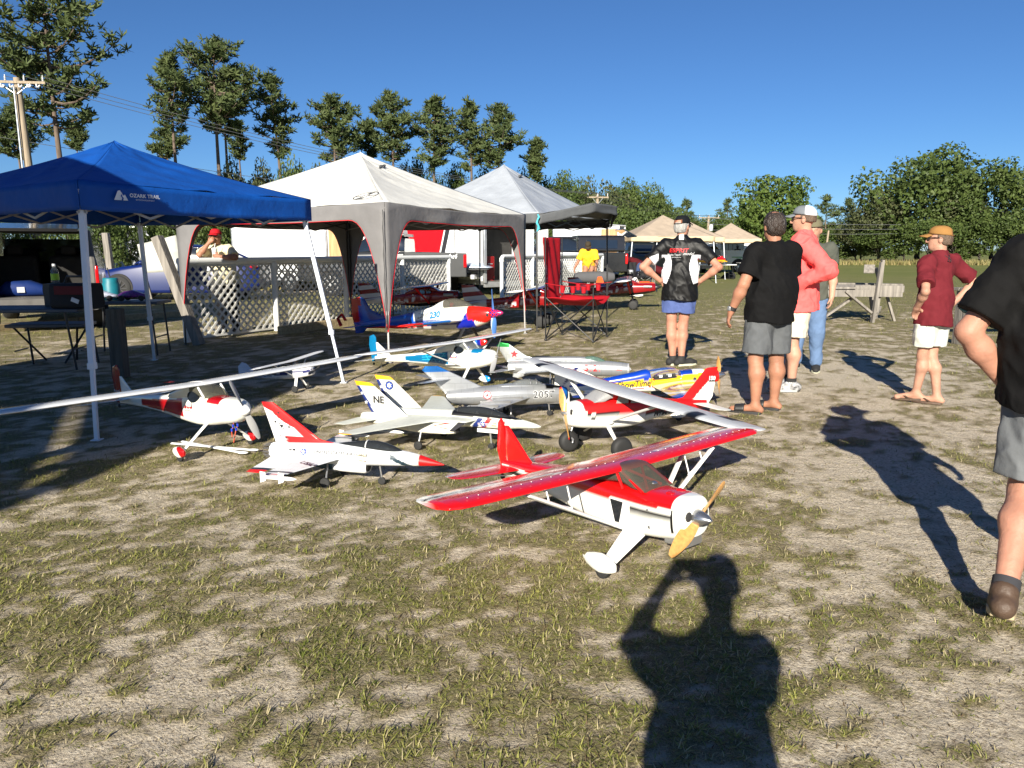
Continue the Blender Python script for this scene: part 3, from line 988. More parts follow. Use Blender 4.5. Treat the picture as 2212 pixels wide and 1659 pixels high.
# white and grey arched canopy, thirteen feet square, corner towards the camera
wF, wC = Vector((-1.60, 9.57)), Vector((-2.42, 12.25))
wd = wF - wC; wp = Vector((-wd.y, wd.x))
white_base = [tuple(wC + wd), tuple(wC + wp), tuple(wC - wd), tuple(wC - wp)]
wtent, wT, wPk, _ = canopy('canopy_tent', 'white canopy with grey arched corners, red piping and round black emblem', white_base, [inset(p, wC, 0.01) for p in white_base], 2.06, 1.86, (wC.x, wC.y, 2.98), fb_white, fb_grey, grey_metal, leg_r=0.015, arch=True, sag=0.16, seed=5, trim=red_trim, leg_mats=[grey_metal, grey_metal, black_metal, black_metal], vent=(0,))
def white_logo():
	# emblem on the panel left of the front corner
	a, b = wT[3], wT[0]
	if (a - wT[0]).length < 0.01: a = wT[1]
	e = (b - a); pk = wPk
	n = e.cross(pk - a).normalized()
	if n.z < 0: n = -n
	u = e.normalized(); v = n.cross(u)
	o = a + e * 0.80 + (pk - a) * 0.14 + n * 0.0
	o.z -= 0.035
	tgt = [c for c in wtent.children if c.name.startswith('roof_panel')][3]
	for (V, F) in (disc_poly(0.20, 40, 0.186, 0.135), quad_poly([(-0.115, -0.10), (0.0, -0.095), (0.02, -0.05), (-0.075, -0.05)]), quad_poly([(-0.03, 0.055), (0.055, 0.055), (0.10, 0.10), (0.0, 0.105)]), quad_poly([(-0.075, -0.04), (-0.062, -0.04), (-0.035, 0.045), (-0.048, 0.045)]), quad_poly([(0.012, -0.04), (0.025, -0.04), (0.05, 0.045), (0.037, 0.045)]), quad_poly([(0.05, -0.015), (0.175, -0.01), (0.175, 0.004), (0.052, 0.0)]), quad_poly([(-0.185, 0.0), (-0.09, -0.004), (-0.088, 0.01), (-0.185, 0.014)])):
		if len(F) == 1 and len(V) == 4:
			V2 = []; F2 = []
			for i in range(5):
				for j in range(3):
					t, s = i / 4, j / 2
					V2.append((V[0] * (1 - t) + V[1] * t) * (1 - s) + (V[3] * (1 - t) + V[2] * t) * s)
			F2 = [(i * 3 + j, i * 3 + 3 + j, i * 3 + 4 + j, i * 3 + 1 + j) for i in range(4) for j in range(2)]
			V, F = V2, F2
		decal(V, F, o, u, v, print_black, wtent, name='emblem', target=tgt, off=0.006)
white_logo()
# loose chain and cord hanging at its front corner
g = MB(); pts = [wT[0] + Vector((-0.02, -0.05, -0.10 - 0.11 * i)) + Vector((0.006 * math.sin(i * 2.1), 0, 0)) for i in range(15)]
g.tube(pts, 0.006, n=5); g.build('pull_cord', black_plastic, wtent)

# grey canopy with lifted dark visor
gA, gB = Vector((0.46, 13.35)), Vector((2.12, 16.25))
gn = Vector((-(gB - gA).y, (gB - gA).x))
grey_base = [tuple(gA), tuple(gB), tuple(gB + gn), tuple(gA + gn)]
gC = (gA + gB + gB + gn + gA + gn) / 4
gtent, gT, gPk, _ = canopy('canopy_tent', 'silver grey canopy with dark lifted visor on black legs beside the red chair', grey_base, [inset(p, gC, 0.01) for p in grey_base], 2.10, 1.93, (gC.x, gC.y, 3.16), fb_silver, fb_dark, black_metal, leg_r=0.016, sag=0.05, seed=9, vent=(0,), skip_val=(0,))
def visor():
	a, b = gT[0], gT[1]
	e = (b - a).normalized(); out = e.cross(Vector((0, 0, 1))).normalized()
	if out.dot(a + b) < 0: out = -out
	L = (b - a).length
	prof = [(0.0, 0.0, -0.03), (0.30, 0.62, 0.21), (0.62, 0.66, 0.20), (1.0, 0.0, -0.03)]
	def edge(u):
		for (u0, o0, z0), (u1, o1, z1) in zip(prof, prof[1:]):
			if u <= u1 + 1e-9:
				t = (u - u0) / (u1 - u0); return o0 + (o1 - o0) * t, z0 + (z1 - z0) * t
		return 0, 0
	g = MB()
	def f1(u, v):
		o, z = edge(u)
		P = a.lerp(b, u) + out * (o * v + 0.01) + Vector((0, 0, z * v + 0.01 * math.sin(u * 31) * v))
		return P
	g.grid(f1, 36, 8); g.build('visor', fb_dark, gtent, smooth=40, solid=0.004)
	g = MB()
	def f2(u, v):
		o, z = edge(u)
		return a.lerp(b, u) + out * (o + 0.012 + 0.01 * float(vnoise(u * 12, v * 2, s=3))) + Vector((0, 0, z - 0.17 * v + 0.006 * math.sin(u * 40) * v))
	g.grid(f2, 48, 5); g.build('valance', fb_dark, gtent, smooth=40, solid=0.004)
	for u in (0.30, 0.62):
		g = MB(); o, z = edge(u); g.bar(a.lerp(b, 0.05 if u < 0.5 else 0.95) + Vector((0, 0, -0.12)), a.lerp(b, u) + out * o + Vector((0, 0, z - 0.02)), 0.016)
		g.build('visor_strut', black_metal, gtent, smooth=0)
visor()
g = MB(); g.tube([gT[0] + Vector((0.0, -0.05, -0.02 - 0.05 * i)) + Vector((0.02 * math.sin(i * 1.7), 0.02 * math.cos(i), 0)) for i in range(7)], [0.012, 0.02, 0.014, 0.022, 0.018, 0.03, 0.01], n=6)
g.build('cord_bundle', mat('aqua_cord', hx('4fb0c0'), 0.6), gtent)

# three tan canopies further along
def tan_canopy(cx, y, side, rot, label, zt=1.98, pk=2.95, seed=3, two=False):
	q = [(-1, -1), (1, -1), (1, 1), (-1, 1)]
	base = [(cx + side / 2 * (math.cos(rot) * a - math.sin(rot) * b), y + side / 2 * (math.sin(rot) * a + math.cos(rot) * b)) for a, b in q]
	c = (cx, y)
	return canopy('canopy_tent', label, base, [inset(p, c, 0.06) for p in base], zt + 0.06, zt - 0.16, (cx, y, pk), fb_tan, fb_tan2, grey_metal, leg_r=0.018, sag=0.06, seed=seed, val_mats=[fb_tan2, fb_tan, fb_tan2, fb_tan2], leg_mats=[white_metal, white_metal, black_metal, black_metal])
tan_canopy(7.0, 35.2, 4.0, R(4), 'largest tan canopy with pale valance left of the man in the lettered polo', zt=2.0, pk=3.05, seed=13)
tan_canopy(9.2, 39.6, 3.6, R(-8), 'tan canopy between two others, partly hidden by the largest tan canopy', zt=2.02, pk=2.95, seed=14)
tan_canopy(13.6, 47.0, 3.7, R(-14), 'farthest tan canopy in front of the white camper', zt=2.05, pk=3.1, seed=15)

# ------------------------------------------------------------------ lattice fence, posts and timbers
pvc = mat('white_pvc', (0.72, 0.73, 0.72), 0.45, var=0.06, scale=3)
lattice_m = mat('weathered_white_lattice', (0.62, 0.61, 0.57), 0.65, var=0.18, scale=4)
wood_grey = mat('weathered_grey_wood', (0.21, 0.19, 0.165), 0.85, var=0.35, scale=3.5, bump=0.7, bscale=9, stretch=(6, 6, 0.5))
wood_dark = mat('dark_weathered_wood', (0.085, 0.075, 0.06), 0.9, var=0.35, scale=4, bump=0.7, bscale=9, stretch=(6, 6, 0.5))
wood_tan = mat('treated_timber', (0.36, 0.28, 0.16), 0.85, var=0.25, scale=4, bump=0.5, bscale=9, stretch=(0.6, 6, 6))

FENCE_DIR = Vector((0.92, 1.72, 0)).normalized()


def lattice_fence(label, p0, bays, bay=1.93, h=1.27, end_curve=False):
	root = thing('lattice_fence', label, 'fence', p0, math.atan2(FENCE_DIR.y, FENCE_DIR.x))
	for k in range(bays + 1):
		g = MB(); g.tube([(k * bay, 0, -0.05), (k * bay, 0, h - 0.02)], 0.052, n=14)
		if 0 < k < bays or True:
			g.tube([(k * bay, 0, h - 0.14), (k * bay, 0, h - 0.03)], 0.064, n=14)
		g.build('post', pvc, root, smooth=40)
	g = MB()
	if end_curve:
		g.tube([(-0.0, 0, h - 0.10), (0.01, 0, h - 0.04), (0.05, 0, h + 0.0), (0.12, 0, h + 0.012), (bays * bay, 0, h + 0.012)], 0.055, n=14)
	else:
		g.tube([(-0.06, 0, h + 0.012), (bays * bay + 0.06, 0, h + 0.012)], 0.055, n=14)
	g.build('top_rail', pvc, root, smooth=40)
	sp = 0.150; z0, z1 = 0.06, h - 0.07
	for k in range(bays):
		x0, x1 = k * bay + 0.055, (k + 1) * bay - 0.055
		for sgn, yy in ((1, 0.035), (-1, 0.049)):
			H = z1 - z0; n = int((x1 - x0 + H) / sp) + 1
			for i in range(n):
				# line x = c + sgn*(z - z0)
				c = (x0 - H + i * sp) if sgn > 0 else (x0 + i * sp)
				pts = []
				for z in (z0, z1):
					pts.append([c + (z - z0) if sgn > 0 else c - (z - z0), z])
				(xa, za), (xb, zb) = pts
				def clip(xa, za, xb, zb):
					t0, t1 = 0.0, 1.0
					for lo in (True, False):
						d = xb - xa
						if abs(d) < 1e-9: continue
						t = ((x0 if lo else x1) - xa) / d
						if (lo and d > 0) or (not lo and d < 0): t0 = max(t0, t)
						else: t1 = min(t1, t)
					return t0, t1
				t0, t1 = clip(xa, za, xb, zb)
				if t1 - t0 < 0.03: continue
				A = Vector((xa + (xb - xa) * t0, yy, za + (zb - za) * t0)); Bq = Vector((xa + (xb - xa) * t1, yy, za + (zb - za) * t1))
				b = MB(); b.bar(A, Bq, 0.036, 0.008, up=(0, 1, 0))
				b.build('slat', lattice_m, root, smooth=0)
		for zz, hh in ((z1 + 0.012, 0.04), (z0 - 0.01, 0.03)):
			g = MB(); g.bar((x0, 0.042, zz), (x1, 0.042, zz), 0.036, hh)
			g.build('frame_strip', lattice_m, root, smooth=0)
	return root


f0 = Vector((-5.22, 11.85, 0))
lattice_fence('white lattice fence on pipe posts where the man in red cap leans', f0, 4)
lattice_fence('white lattice fence with curved pipe end behind the red planes', f0 + FENCE_DIR * 10.45, 4, end_curve=True)

# grey wooden post leaning against the fence end
t = thing('wooden_post', 'grey weathered post leaning against the end of the lattice fence', 'post', (-4.92, 11.45, 0))
g = MB(); g.bar((0.06, 0.0, 0.0), (-0.52, 0.12, 1.66), 0.15, 0.13); g.build('post_body', wood_grey, t, smooth=0, bevel=0.008)
t2 = G(262, 815)
t = thing('wooden_post', 'thick dark upright post stump under the blue canopy', 'post', (t2.x, t2.y, 0))
g = MB(); g.bar((0, 0, -0.1), (0.0, 0, 0.80), 0.15, 0.15); g.build('post_body', wood_dark, t, smooth=0, bevel=0.012)
# ground timbers
def timber(label, a, b, w=0.13, h=0.14, m=None):
	a = Vector(a); b = Vector(b)
	t = thing('landscape_timber', label, 'timber', (a + b) / 2)
	g = MB(); g.bar(a - (a + b) / 2 + Vector((0, 0, h / 2 - 0.01)), b - (a + b) / 2 + Vector((0, 0, h / 2 - 0.01)), w, h); g.build('beam', m or wood_tan, t, smooth=0, bevel=0.012)
p, q = G(-60, 722), G(165, 700)
timber('long pale timber edging under the folding tables', (p.x, p.y, 0), (q.x, q.y, 0))
q2 = G(385, 684)
timber('long pale timber edging between canopy leg and lattice fence', (q.x + 0.05, q.y + 0.05, 0), (q2.x, q2.y, 0))
p, q = G(597, 722), G(752, 700)
timber('tan timber lying at the foot of the lattice fence', (p.x + 0.1, p.y - 0.12, 0), (q.x + 0.1, q.y - 0.12, 0), 0.12, 0.16)
# old sheet panel standing behind
t = thing('sheet_panel', 'dented pale metal sheet propped behind the blue car', 'panel', D(334, 592, 20.5).to_2d().to_3d())
g = MB()
P = [D(px, py, 20.5) for px, py in ((296, 528), (382, 508), (398, 585), (312, 590))]
P = [p - t.location for p in P]
g.grid(lambda u, v: (P[0] * (1 - u) + P[1] * u) * (1 - v) + (P[3] * (1 - u) + P[2] * u) * v + Vector((0, 0.05 * math.sin(u * 5) * math.cos(v * 3), 0)), 12, 8)
g.build('sheet', mat('dull_galvanised', (0.42, 0.42, 0.38), 0.55, var=0.3, scale=2.5), t, solid=0.01)
for a_, b_ in ((P[3] * 0.98, Vector((P[3].x * 0.6, 0.1, 0))), (P[2], Vector((P[2].x, 0.1, 0)))):
	g = MB(); g.bar(a_, b_, 0.06); g.build('prop', wood_grey, t, smooth=0)
p = G(236, 556); d = 27.0
for (px, top, y, lab) in [(232, 503, 24.0, 'leaning grey fence post beside the sand road')]:
	b = D(px + 8, 572, y); a = D(px - 4, top, y)
	t = thing('wooden_post', lab, 'post', (b.x, b.y, 0))
	g = MB(); g.bar((0, 0, -0.1), (a.x - b.x, 0, a.z), 0.19, 0.17); g.build('post_body', wood_grey, t, smooth=0, bevel=0.01)

# ------------------------------------------------------------------ vehicles, trailers and buildings behind the fence
tyre_m = mat('tyre_rubber', (0.018, 0.018, 0.018), 0.8, var=0.25, bump=0.3, bscale=30)
rim_dark = mat('dark_alloy', (0.05, 0.05, 0.055), 0.4, metal=0.4, var=0.1)
rim_silver = mat('silver_alloy', (0.55, 0.56, 0.57), 0.28, metal=0.8, var=0.1)
glass_dark = mat('dark_window_glass', (0.012, 0.016, 0.022), 0.06, var=0.1, coat=0.5, spec=0.8)
lamp_red = mat('red_lamp_lens', hx('b00d12'), 0.15, var=0.1, coat=0.6)
lamp_clear = mat('clear_lamp_lens', (0.5, 0.53, 0.56), 0.12, var=0.1, coat=0.6)
paint_blue = mat('deep_blue_car_paint', hx('071b54'), 0.3, var=0.04, coat=0.4)
paint_black = mat('black_car_paint', (0.012, 0.012, 0.013), 0.25, var=0.1, coat=0.7)
paint_charcoal = mat('charcoal_truck_paint', (0.03, 0.032, 0.034), 0.35, var=0.1, coat=0.4)
paint_white = mat('white_vehicle_paint', (0.74, 0.75, 0.75), 0.35, var=0.05, coat=0.4)
trailer_white = mat('white_trailer_skin', (0.72, 0.73, 0.73), 0.4, var=0.04, scale=2)
alu = mat('aluminium_trim', (0.55, 0.56, 0.57), 0.35, metal=0.7, var=0.12)
plywood = mat('plywood', (0.46, 0.27, 0.12), 0.6, var=0.28, scale=2.2, stretch=(5, 5, 0.7), col2=(0.60, 0.37, 0.17))
interior_m = mat('dark_interior', (0.022, 0.021, 0.02), 0.85, var=0.3)
interior_grey = mat('grey_plastic_trim', (0.10, 0.095, 0.088), 0.7, var=0.2)


def wheel(parent, x, y, r, w=0.20, side=1, rim=None, spokes=10):
	"""a wheel at (x, y); side = +1 when its face looks to +y"""
	tb = MB(); ax = (0, side, 0)
	prof = [(-w / 2, r * 0.66), (-w / 2, r * 0.9), (-w * 0.36, r * 0.985), (0, r), (w * 0.36, r * 0.985), (w / 2, r * 0.9), (w / 2, r * 0.66), (w * 0.25, r * 0.62)]
	tb.lathe(prof, (x, y, r), ax, 28); t = tb.build('wheel', tyre_m, parent, smooth=50)
	g = MB(); c = Vector((x, y, r)); f = w * 0.40 * side
	g.lathe([(w * 0.18, r * 0.64), (w * 0.44, r * 0.665), (w * 0.44, r * 0.62), (w * 0.2, r * 0.58)], c, ax, 28)
	g.lathe([(w * 0.2, r * 0.15), (w * 0.42, r * 0.14), (w * 0.42, 0.001)], c, ax, 12)
	for k in range(spokes):
		a = 2 * PI * k / spokes; d = Vector((math.cos(a), 0, math.sin(a)))
		g.bar(c + d * r * 0.1 + Vector((0, f, 0)), c + d * r * 0.62 + Vector((0, f, 0)), 0.022, 0.03, up=(0, 1, 0))
	g.build('rim', rim or rim_silver, t, smooth=40)
	return t


def rrect(hw, z0, z1, n=5, rad=0.08, x=0.0, tum=0.0):
	"""rounded-rectangle ring in the y-z plane; tum narrows the top"""
	P = []; r = min(rad, (z1 - z0) / 2.01, hw * 0.9)
	for cx, cz, a0 in ((hw - r, z1 - r, 0), (-hw + r, z1 - r, 90), (-hw + r, z0 + r, 180), (hw - r, z0 + r, 270)):
		for i in range(n + 1):
			a = R(a0 + 90 * i / n)
			yy, zz = cx + r * math.cos(a), cz + r * math.sin(a)
			k = (zz - z0) / max(1e-6, z1 - z0)
			P.append(Vector((x, yy * (1 - tum * k), zz)))
	return P


def car_body(root, stations, paint, name='body'):
	g = MB(); g.loft([rrect(hw, z0, z1, rad=rd, x=x, tum=tm) for x, hw, z0, z1, rd, tm in stations])
	return g.build(name, paint, root, smooth=35)


def interp(T, x):
	for a, b in zip(T, T[1:]):
		if a[0] >= x >= b[0] or a[0] <= x <= b[0]:
			t = (x - a[0]) / (b[0] - a[0] + 1e-9); return [a[i] + (b[i] - a[i]) * t for i in range(len(a))]
	return T[-1]


def dome_arch(root, x, y, r, side, m):
	g = MB(); g.lathe([(-0.3, r), (0.005, r)], (x, y, r * 0.93), (0, side, 0), 28)
	g.build('wheel_well', interior_m, root, smooth=40)


def sedan():
	# faces left in the photograph
	c = Vector((-9.85, 22.4, 0))
	root = thing('parked_car', 'deep blue sedan with black alloy wheels parked behind the lattice fence', 'car', c, PI + R(3))
	root.scale = (1.03, 1.03, 1.11)
	W = 0.92
	S = [(2.38, 0.62, 0.34, 0.62, 0.14, 0.05), (2.25, 0.80, 0.22, 0.72, 0.14, 0.06), (1.9, 0.89, 0.2, 0.80, 0.14, 0.10), (1.35, W, 0.2, 0.89, 0.12, 0.10), (0.8, W, 0.2, 0.95, 0.10, 0.09), (0, W, 0.2, 0.97, 0.10, 0.08), (-1.0, W, 0.2, 0.99, 0.10, 0.09), (-1.7, 0.91, 0.22, 1.0, 0.12, 0.12), (-2.15, 0.84, 0.25, 0.97, 0.14, 0.14), (-2.36, 0.72, 0.36, 0.9, 0.14, 0.1)]
	car_body(root, S, paint_blue)
	Gs = [(1.05, 0.72, 0.93, 0.955), (0.45, 0.74, 0.93, 1.27), (0.1, 0.72, 0.93, 1.40), (-0.4, 0.71, 0.93, 1.445), (-0.9, 0.70, 0.93, 1.41), (-1.4, 0.69, 0.94, 1.25), (-1.95, 0.66, 0.95, 0.99)]
	g = MB(); g.loft([rrect(hw, z0, z1, rad=0.13, x=x, tum=0.18) for x, hw, z0, z1 in Gs]); g.build('window_glass', glass_dark, root, smooth=50)
	# roof skin and pillars
	g = MB()
	def roof(u, v):
		x = 0.30 - 1.65 * u
		hw, z0, z1 = interp(Gs, x)[1:]
		yy = (v * 2 - 1) * hw * 0.83
		return (x, yy, z1 + 0.012 - 0.07 * abs(v * 2 - 1) ** 3)
	g.grid(roof, 14, 10); g.build('roof', paint_blue, root, smooth=60, solid=0.012)
	for s in (-1, 1):
		for pts in ([(1.02, 0.735, 0.95), (0.45, 0.685, 1.24), (0.15, 0.62, 1.37), (-0.4, 0.60, 1.425), (-0.9, 0.59, 1.395), (-1.4, 0.60, 1.235), (-1.95, 0.63, 0.99)], [(-0.35, 0.735, 0.96), (-0.35, 0.61, 1.41)]):
			g = MB(); g.tube([(x, y * s, z) for x, y, z in pts], (0.035, 0.02), n=8); g.build('pillar', paint_blue if len(pts) > 2 else paint_black, root, smooth=60)
		for x in (1.42, -1.38):
			dome_arch(root, x, s * W * 0.985, 0.37, s, None)
			wheel(root, x, s * (W - 0.09), 0.335, 0.22, s, rim_dark, 10)
		g = MB(); g.ell((2.12, s * 0.66, 0.68), (0.20, 0.12, 0.06), (0, 0, -0.5 * s)); g.build('headlight', lamp_clear, root)
		g = MB(); g.ell((-2.22, s * 0.62, 0.88), (0.12, 0.17, 0.06)); g.build('tail_light', lamp_red, root)
		g = MB(); g.ell((0.72, s * 1.0, 0.99), (0.09, 0.11, 0.06)); g.build('mirror', paint_blue, root)
		for x in (-0.1, -1.0):
			g = MB(); g.bar((x, s * (W + 0.008), 0.80), (x - 0.18, s * (W + 0.008), 0.805), 0.018, 0.022); g.build('door_handle', alu, root)
sedan()


def suv():
	c = Vector((-8.95, 14.25, 0)); rz = R(117)
	root = thing('parked_suv', 'black suv with its tailgate raised above the folding tables', 'car', c, rz)
	# local +x forward, rear opening at x = -1.2
	W, x0, x1 = 0.98, -1.25, 3.2
	g = MB(); g.box(((x0 + x1) / 2, 0, 0.56), (x1 - x0, W * 1.8, 0.14)); g.build('cargo_floor', interior_grey, root, bevel=0.02)
	prof = [(x0 + 0.0, 0.42), (x0 - 0.06, 0.95), (x0 + 0.12, 1.2), (x0 + 0.38, 1.80), (x0 + 0.6, 1.90), (1.4, 1.92), (2.0, 1.86), (2.75, 1.25), (x1, 1.15), (x1, 0.42)]
	for s in (-1, 1):
		g = MB(); g.prism([(x, s * W * (0.86 + 0.14 * (1.0 if z < 1.15 else (1.92 - z) / 0.77 * 1.0)), z) for x, z in prof], (0, 0, 0), (0, -s * 0.05, 0)); g.build('side_panel', paint_black, root, smooth=0, bevel=0.015)
		g = MB(); g.prism([(x, s * W * (0.985 - 0.12 * (z - 1.15) / 0.75), z) for x, z in ((x0 + 0.55, 1.24), (x0 + 0.72, 1.74), (1.5, 1.76), (2.3, 1.26))], (0, s * 0.012, 0), (0, s * 0.004, 0)); g.build('side_window', glass_dark, root, smooth=0)
		g = MB(); g.prism([(x0 + 0.03, s * W * 0.86, 0.63), (x0 + 0.05, s * W * 0.86, 1.1), (x0 + 0.25, s * W * 0.84, 1.22), (x0 + 1.6, s * W * 0.84, 1.22), (x0 + 1.6, s * W * 0.84, 0.63)], (0, 0, 0), (0, -s * 0.05, 0)); g.build('cargo_trim', interior_grey, root, smooth=0, bevel=0.02)
		g = MB(); g.tube([(x0 - 0.03, s * W * 0.93, 0.75), (x0 - 0.02, s * W * 0.93, 1.05), (x0 + 0.10, s * W * 0.92, 1.22), (x0 + 0.36, s * W * 0.86, 1.80)], (0.06, 0.045), n=8); g.build('rear_pillar', interior_grey, root)
		g = MB(); g.box((x0 - 0.03, s * W * 0.985, 0.98), (0.10, 0.06, 0.40)); g.build('tail_light', lamp_red, root, bevel=0.015)
		for x in (-0.35, 2.45):
			wheel(root, x, s * (W - 0.12), 0.39, 0.26, s, rim_dark, 6)
	g = MB(); g.loft([rrect(W * 0.86, 1.84, 1.93, rad=0.04, x=x) for x in (x0 + 0.42, x0 + 0.7, 1.2, 2.05)]); g.build('roof', paint_black, root, smooth=40)
	g = MB(); g.loft([rrect(W * 0.99, 0.40, 0.62, rad=0.07, x=x) for x in (x0 - 0.2, x0 - 0.17, x0 + 0.02, x0 + 0.1)]); g.build('rear_bumper', interior_grey, root, smooth=40)
	g = MB(); g.loft([rrect(W * 0.96, 0.45, 1.12, rad=0.12, x=x) for x in (2.55, 2.8, 3.35, 3.45)]); g.build('bonnet', paint_black, root, smooth=40)
	g = MB(); g.box((1.3, 0, 1.82), (2.4, 1.5, 0.03)); g.build('headliner', interior_m, root)
	g = MB(); g.loft([rrect(0.84, 0.62, 1.22, rad=0.1, x=x) for x in (2.1, 2.6)]); g.build('dashboard', interior_m, root)
	for s in (-0.45, 0.45):
		g = MB(); g.box((1.5, s, 1.05), (0.2, 0.6, 0.9), (0, -0.15, 0)); g.build('front_seat', interior_m, root, bevel=0.06)
	for s in (-0.45, 0.45):
		g = MB(); g.box((0.55, s, 0.98), (0.18, 0.72, 0.74), (0, -0.15, 0)); g.build('seat_back', interior_m, root, bevel=0.06)
		g = MB(); g.box((0.50, s, 1.46), (0.11, 0.26, 0.18)); g.build('headrest', interior_m, root, bevel=0.04)
	g = MB(); g.box((1.9, 0, 1.45), (0.03, 1.55, 0.55), (0, -0.6, 0)); g.build('windscreen', mat_glass('clear_glass', (0.22, 0.24, 0.24), 0.5), root)
	# tailgate lifted on two gas struts
	g = MB(); g.loft([rrect(W * (0.86 - 0.02 * k), 0, 0.05, rad=0.02, x=-k * 0.27) for k in range(5)])
	tg = g.build('tailgate', paint_black, root, smooth=40); tg.location = (x0 + 0.42, 0, 1.88); tg.rotation_euler = (0, R(-6), 0)
	g = MB(); g.box((-0.42, 0, -0.008), (0.55, 1.45, 0.012)); g.build('tailgate_window', glass_dark, tg)
	for s in (-1, 1):
		g = MB(); g.tube([(x0 + 0.14, s * 0.80, 1.3), (x0 - 0.42, s * 0.76, 1.90)], 0.012, n=6); g.build('gas_strut', black_metal, root)
suv()


def box_trailer(label, a, b, depth, H, zf, name='cargo_trailer', panels=6, door=None, graphic=False, open_rear=False, wheels=True):
	"""a, b: ground points of the side that faces the camera; the body goes back by depth"""
	a = Vector((a[0], a[1], 0)); b = Vector((b[0], b[1], 0)); e = b - a; L = e.length
	root = thing(name, label, 'trailer', a, math.atan2(e.y, e.x))
	g = MB(); g.box((L / 2, depth / 2, zf + 0.02), (L, depth, 0.08)); g.build('floor', interior_grey, root)
	n = panels; w = L / n
	for i in range(n):
		g = MB(); g.box((w * (i + 0.5), 0.012, (zf + H) / 2), (w - 0.006, 0.024, H - zf - 0.08)); g.build('side_panel', trailer_white, root, smooth=0, bevel=0.004)
		for z in np.linspace(zf + 0.12, H - 0.12, 9):
			pass
	g = MB(); g.box((L / 2, depth - 0.012, (zf + H) / 2), (L, 0.024, H - zf - 0.06)); g.build('far_side', trailer_white, root)
	g = MB(); g.box((0.012, depth / 2, (zf + H) / 2), (0.024, depth - 0.05, H - zf - 0.06)); g.build('front_wall', trailer_white, root)
	if not open_rear:
		g = MB(); g.box((L - 0.012, depth / 2, (zf + H) / 2), (0.024, depth - 0.05, H - zf - 0.06)); g.build('rear_wall', trailer_white, root)
	g = MB(); g.box((L / 2, depth / 2, H), (L + 0.03, depth + 0.03, 0.06)); g.build('roof', trailer_white, root, bevel=0.02)
	for z, hh in ((H - 0.06, 0.10), (zf, 0.12)):
		g = MB(); g.box((L / 2, -0.006, z), (L + 0.02, 0.03, hh)); g.build('trim_rail', alu, root, bevel=0.005)
	for x in (0, L):
		g = MB(); g.box((x, -0.004, (zf + H) / 2), (0.07, 0.036, H - zf)); g.build('corner_post', alu, root, bevel=0.005)
	if wheels:
		for x in (L * 0.5 - 0.42, L * 0.5 + 0.42):
			wheel(root, x, 0.06, 0.33, 0.2, -1, rim_silver, 8)
		g = MB(); g.loft([rrect(0.10, 0.0, 0.05, rad=0.02, x=x) for x in (-0.85, 0.85)])
		f = g.build('mudguard', alu, root); f.location = (L * 0.5, -0.02, 0.72)
	return root, L


# white trailer with plywood inner door (behind the blue car)
pa, pb = D(505, 560, 27.5), D(706, 560, 26.0)
tr1, L1 = box_trailer('long white cargo trailer with plywood lined door behind the blue car', (pa.x, pa.y), (pb.x, pb.y), 2.1, 2.75, 0.45, panels=5, open_rear=True)
g = MB()
for i in range(2):
	b = MB(); b.box((L1 + 0.06 + 0.33 + 0.66 * i, 0.10 + 0.02 * i, 1.58), (0.65, 0.04, 2.2), (0, 0, R(6))); b.build('plywood_sheet', plywood, tr1, bevel=0.004)
b = MB(); b.box((L1 + 0.7, 0.15, 1.58), (1.42, 0.03, 2.3), (0, 0, R(6))); b.build('rear_door', trailer_white, tr1)
b = MB(); b.box((L1 + 0.6, 0.05, 0.22), (1.6, 0.4, 0.4)); b.build('rear_frame', interior_grey, tr1)

# trailer with red wedge graphic, and the one with its rear doors open
pa, pb = D(838, 560, 30.0), D(992, 560, 28.2)
tr2, L2 = box_trailer('white cargo trailer with big red wedge graphic behind the charcoal pickup', (pa.x, pa.y), (pb.x, pb.y), 2.1, 2.65, 0.45, panels=4)
V, F = quad_poly([(0, 0), (0.9, 0), (1.45, 2.0), (-0.55, 2.0)])
decal(V, F, (L2 * 0.42, -0.012, 0.62), (1, 0, 0), (0, 0, 1), mat('red_vinyl', hx('b3101c'), 0.35), tr2, name='red_graphic', off=0.008)
V, F = quad_poly([(0.98, 0), (1.16, 0), (1.72, 2.0), (1.52, 2.0)])
decal(V, F, (L2 * 0.42, -0.012, 0.62), (1, 0, 0), (0, 0, 1), print_black, tr2, name='black_graphic', off=0.008)
b = MB(); b.box((0.55, -0.01, 1.45), (1.0, 0.02, 1.5)); b.build('stone_guard', alu, tr2)
pa, pb = D(984, 560, 25.4), D(1046, 560, 23.9)
tr3, L3 = box_trailer('white trailer with open rear doorway showing its dark inside', (pa.x, pa.y), (pb.x, pb.y), 1.95, 2.5, 0.42, panels=2, open_rear=True, wheels=False)
b = MB(); b.box((L3 + 0.06, -0.02, 1.45), (0.10, 0.10, 2.06)); b.build('door_post', alu, tr3, bevel=0.01)
b = MB(); b.box((L3 + 0.45, 1.95, 1.45), (0.9, 0.06, 2.0), (0, 0, R(-14))); b.build('rear_door', trailer_white, tr3, bevel=0.01)
b = MB(); b.box((0.6, 0.95, 1.4), (0.05, 1.8, 1.9)); b.build('inner_wall', interior_m, tr3)
b = MB(); b.box((L3 - 0.02, 0.95, 0.36), (0.10, 1.9, 0.16)); b.build('bumper_sill', alu, tr3, bevel=0.01)
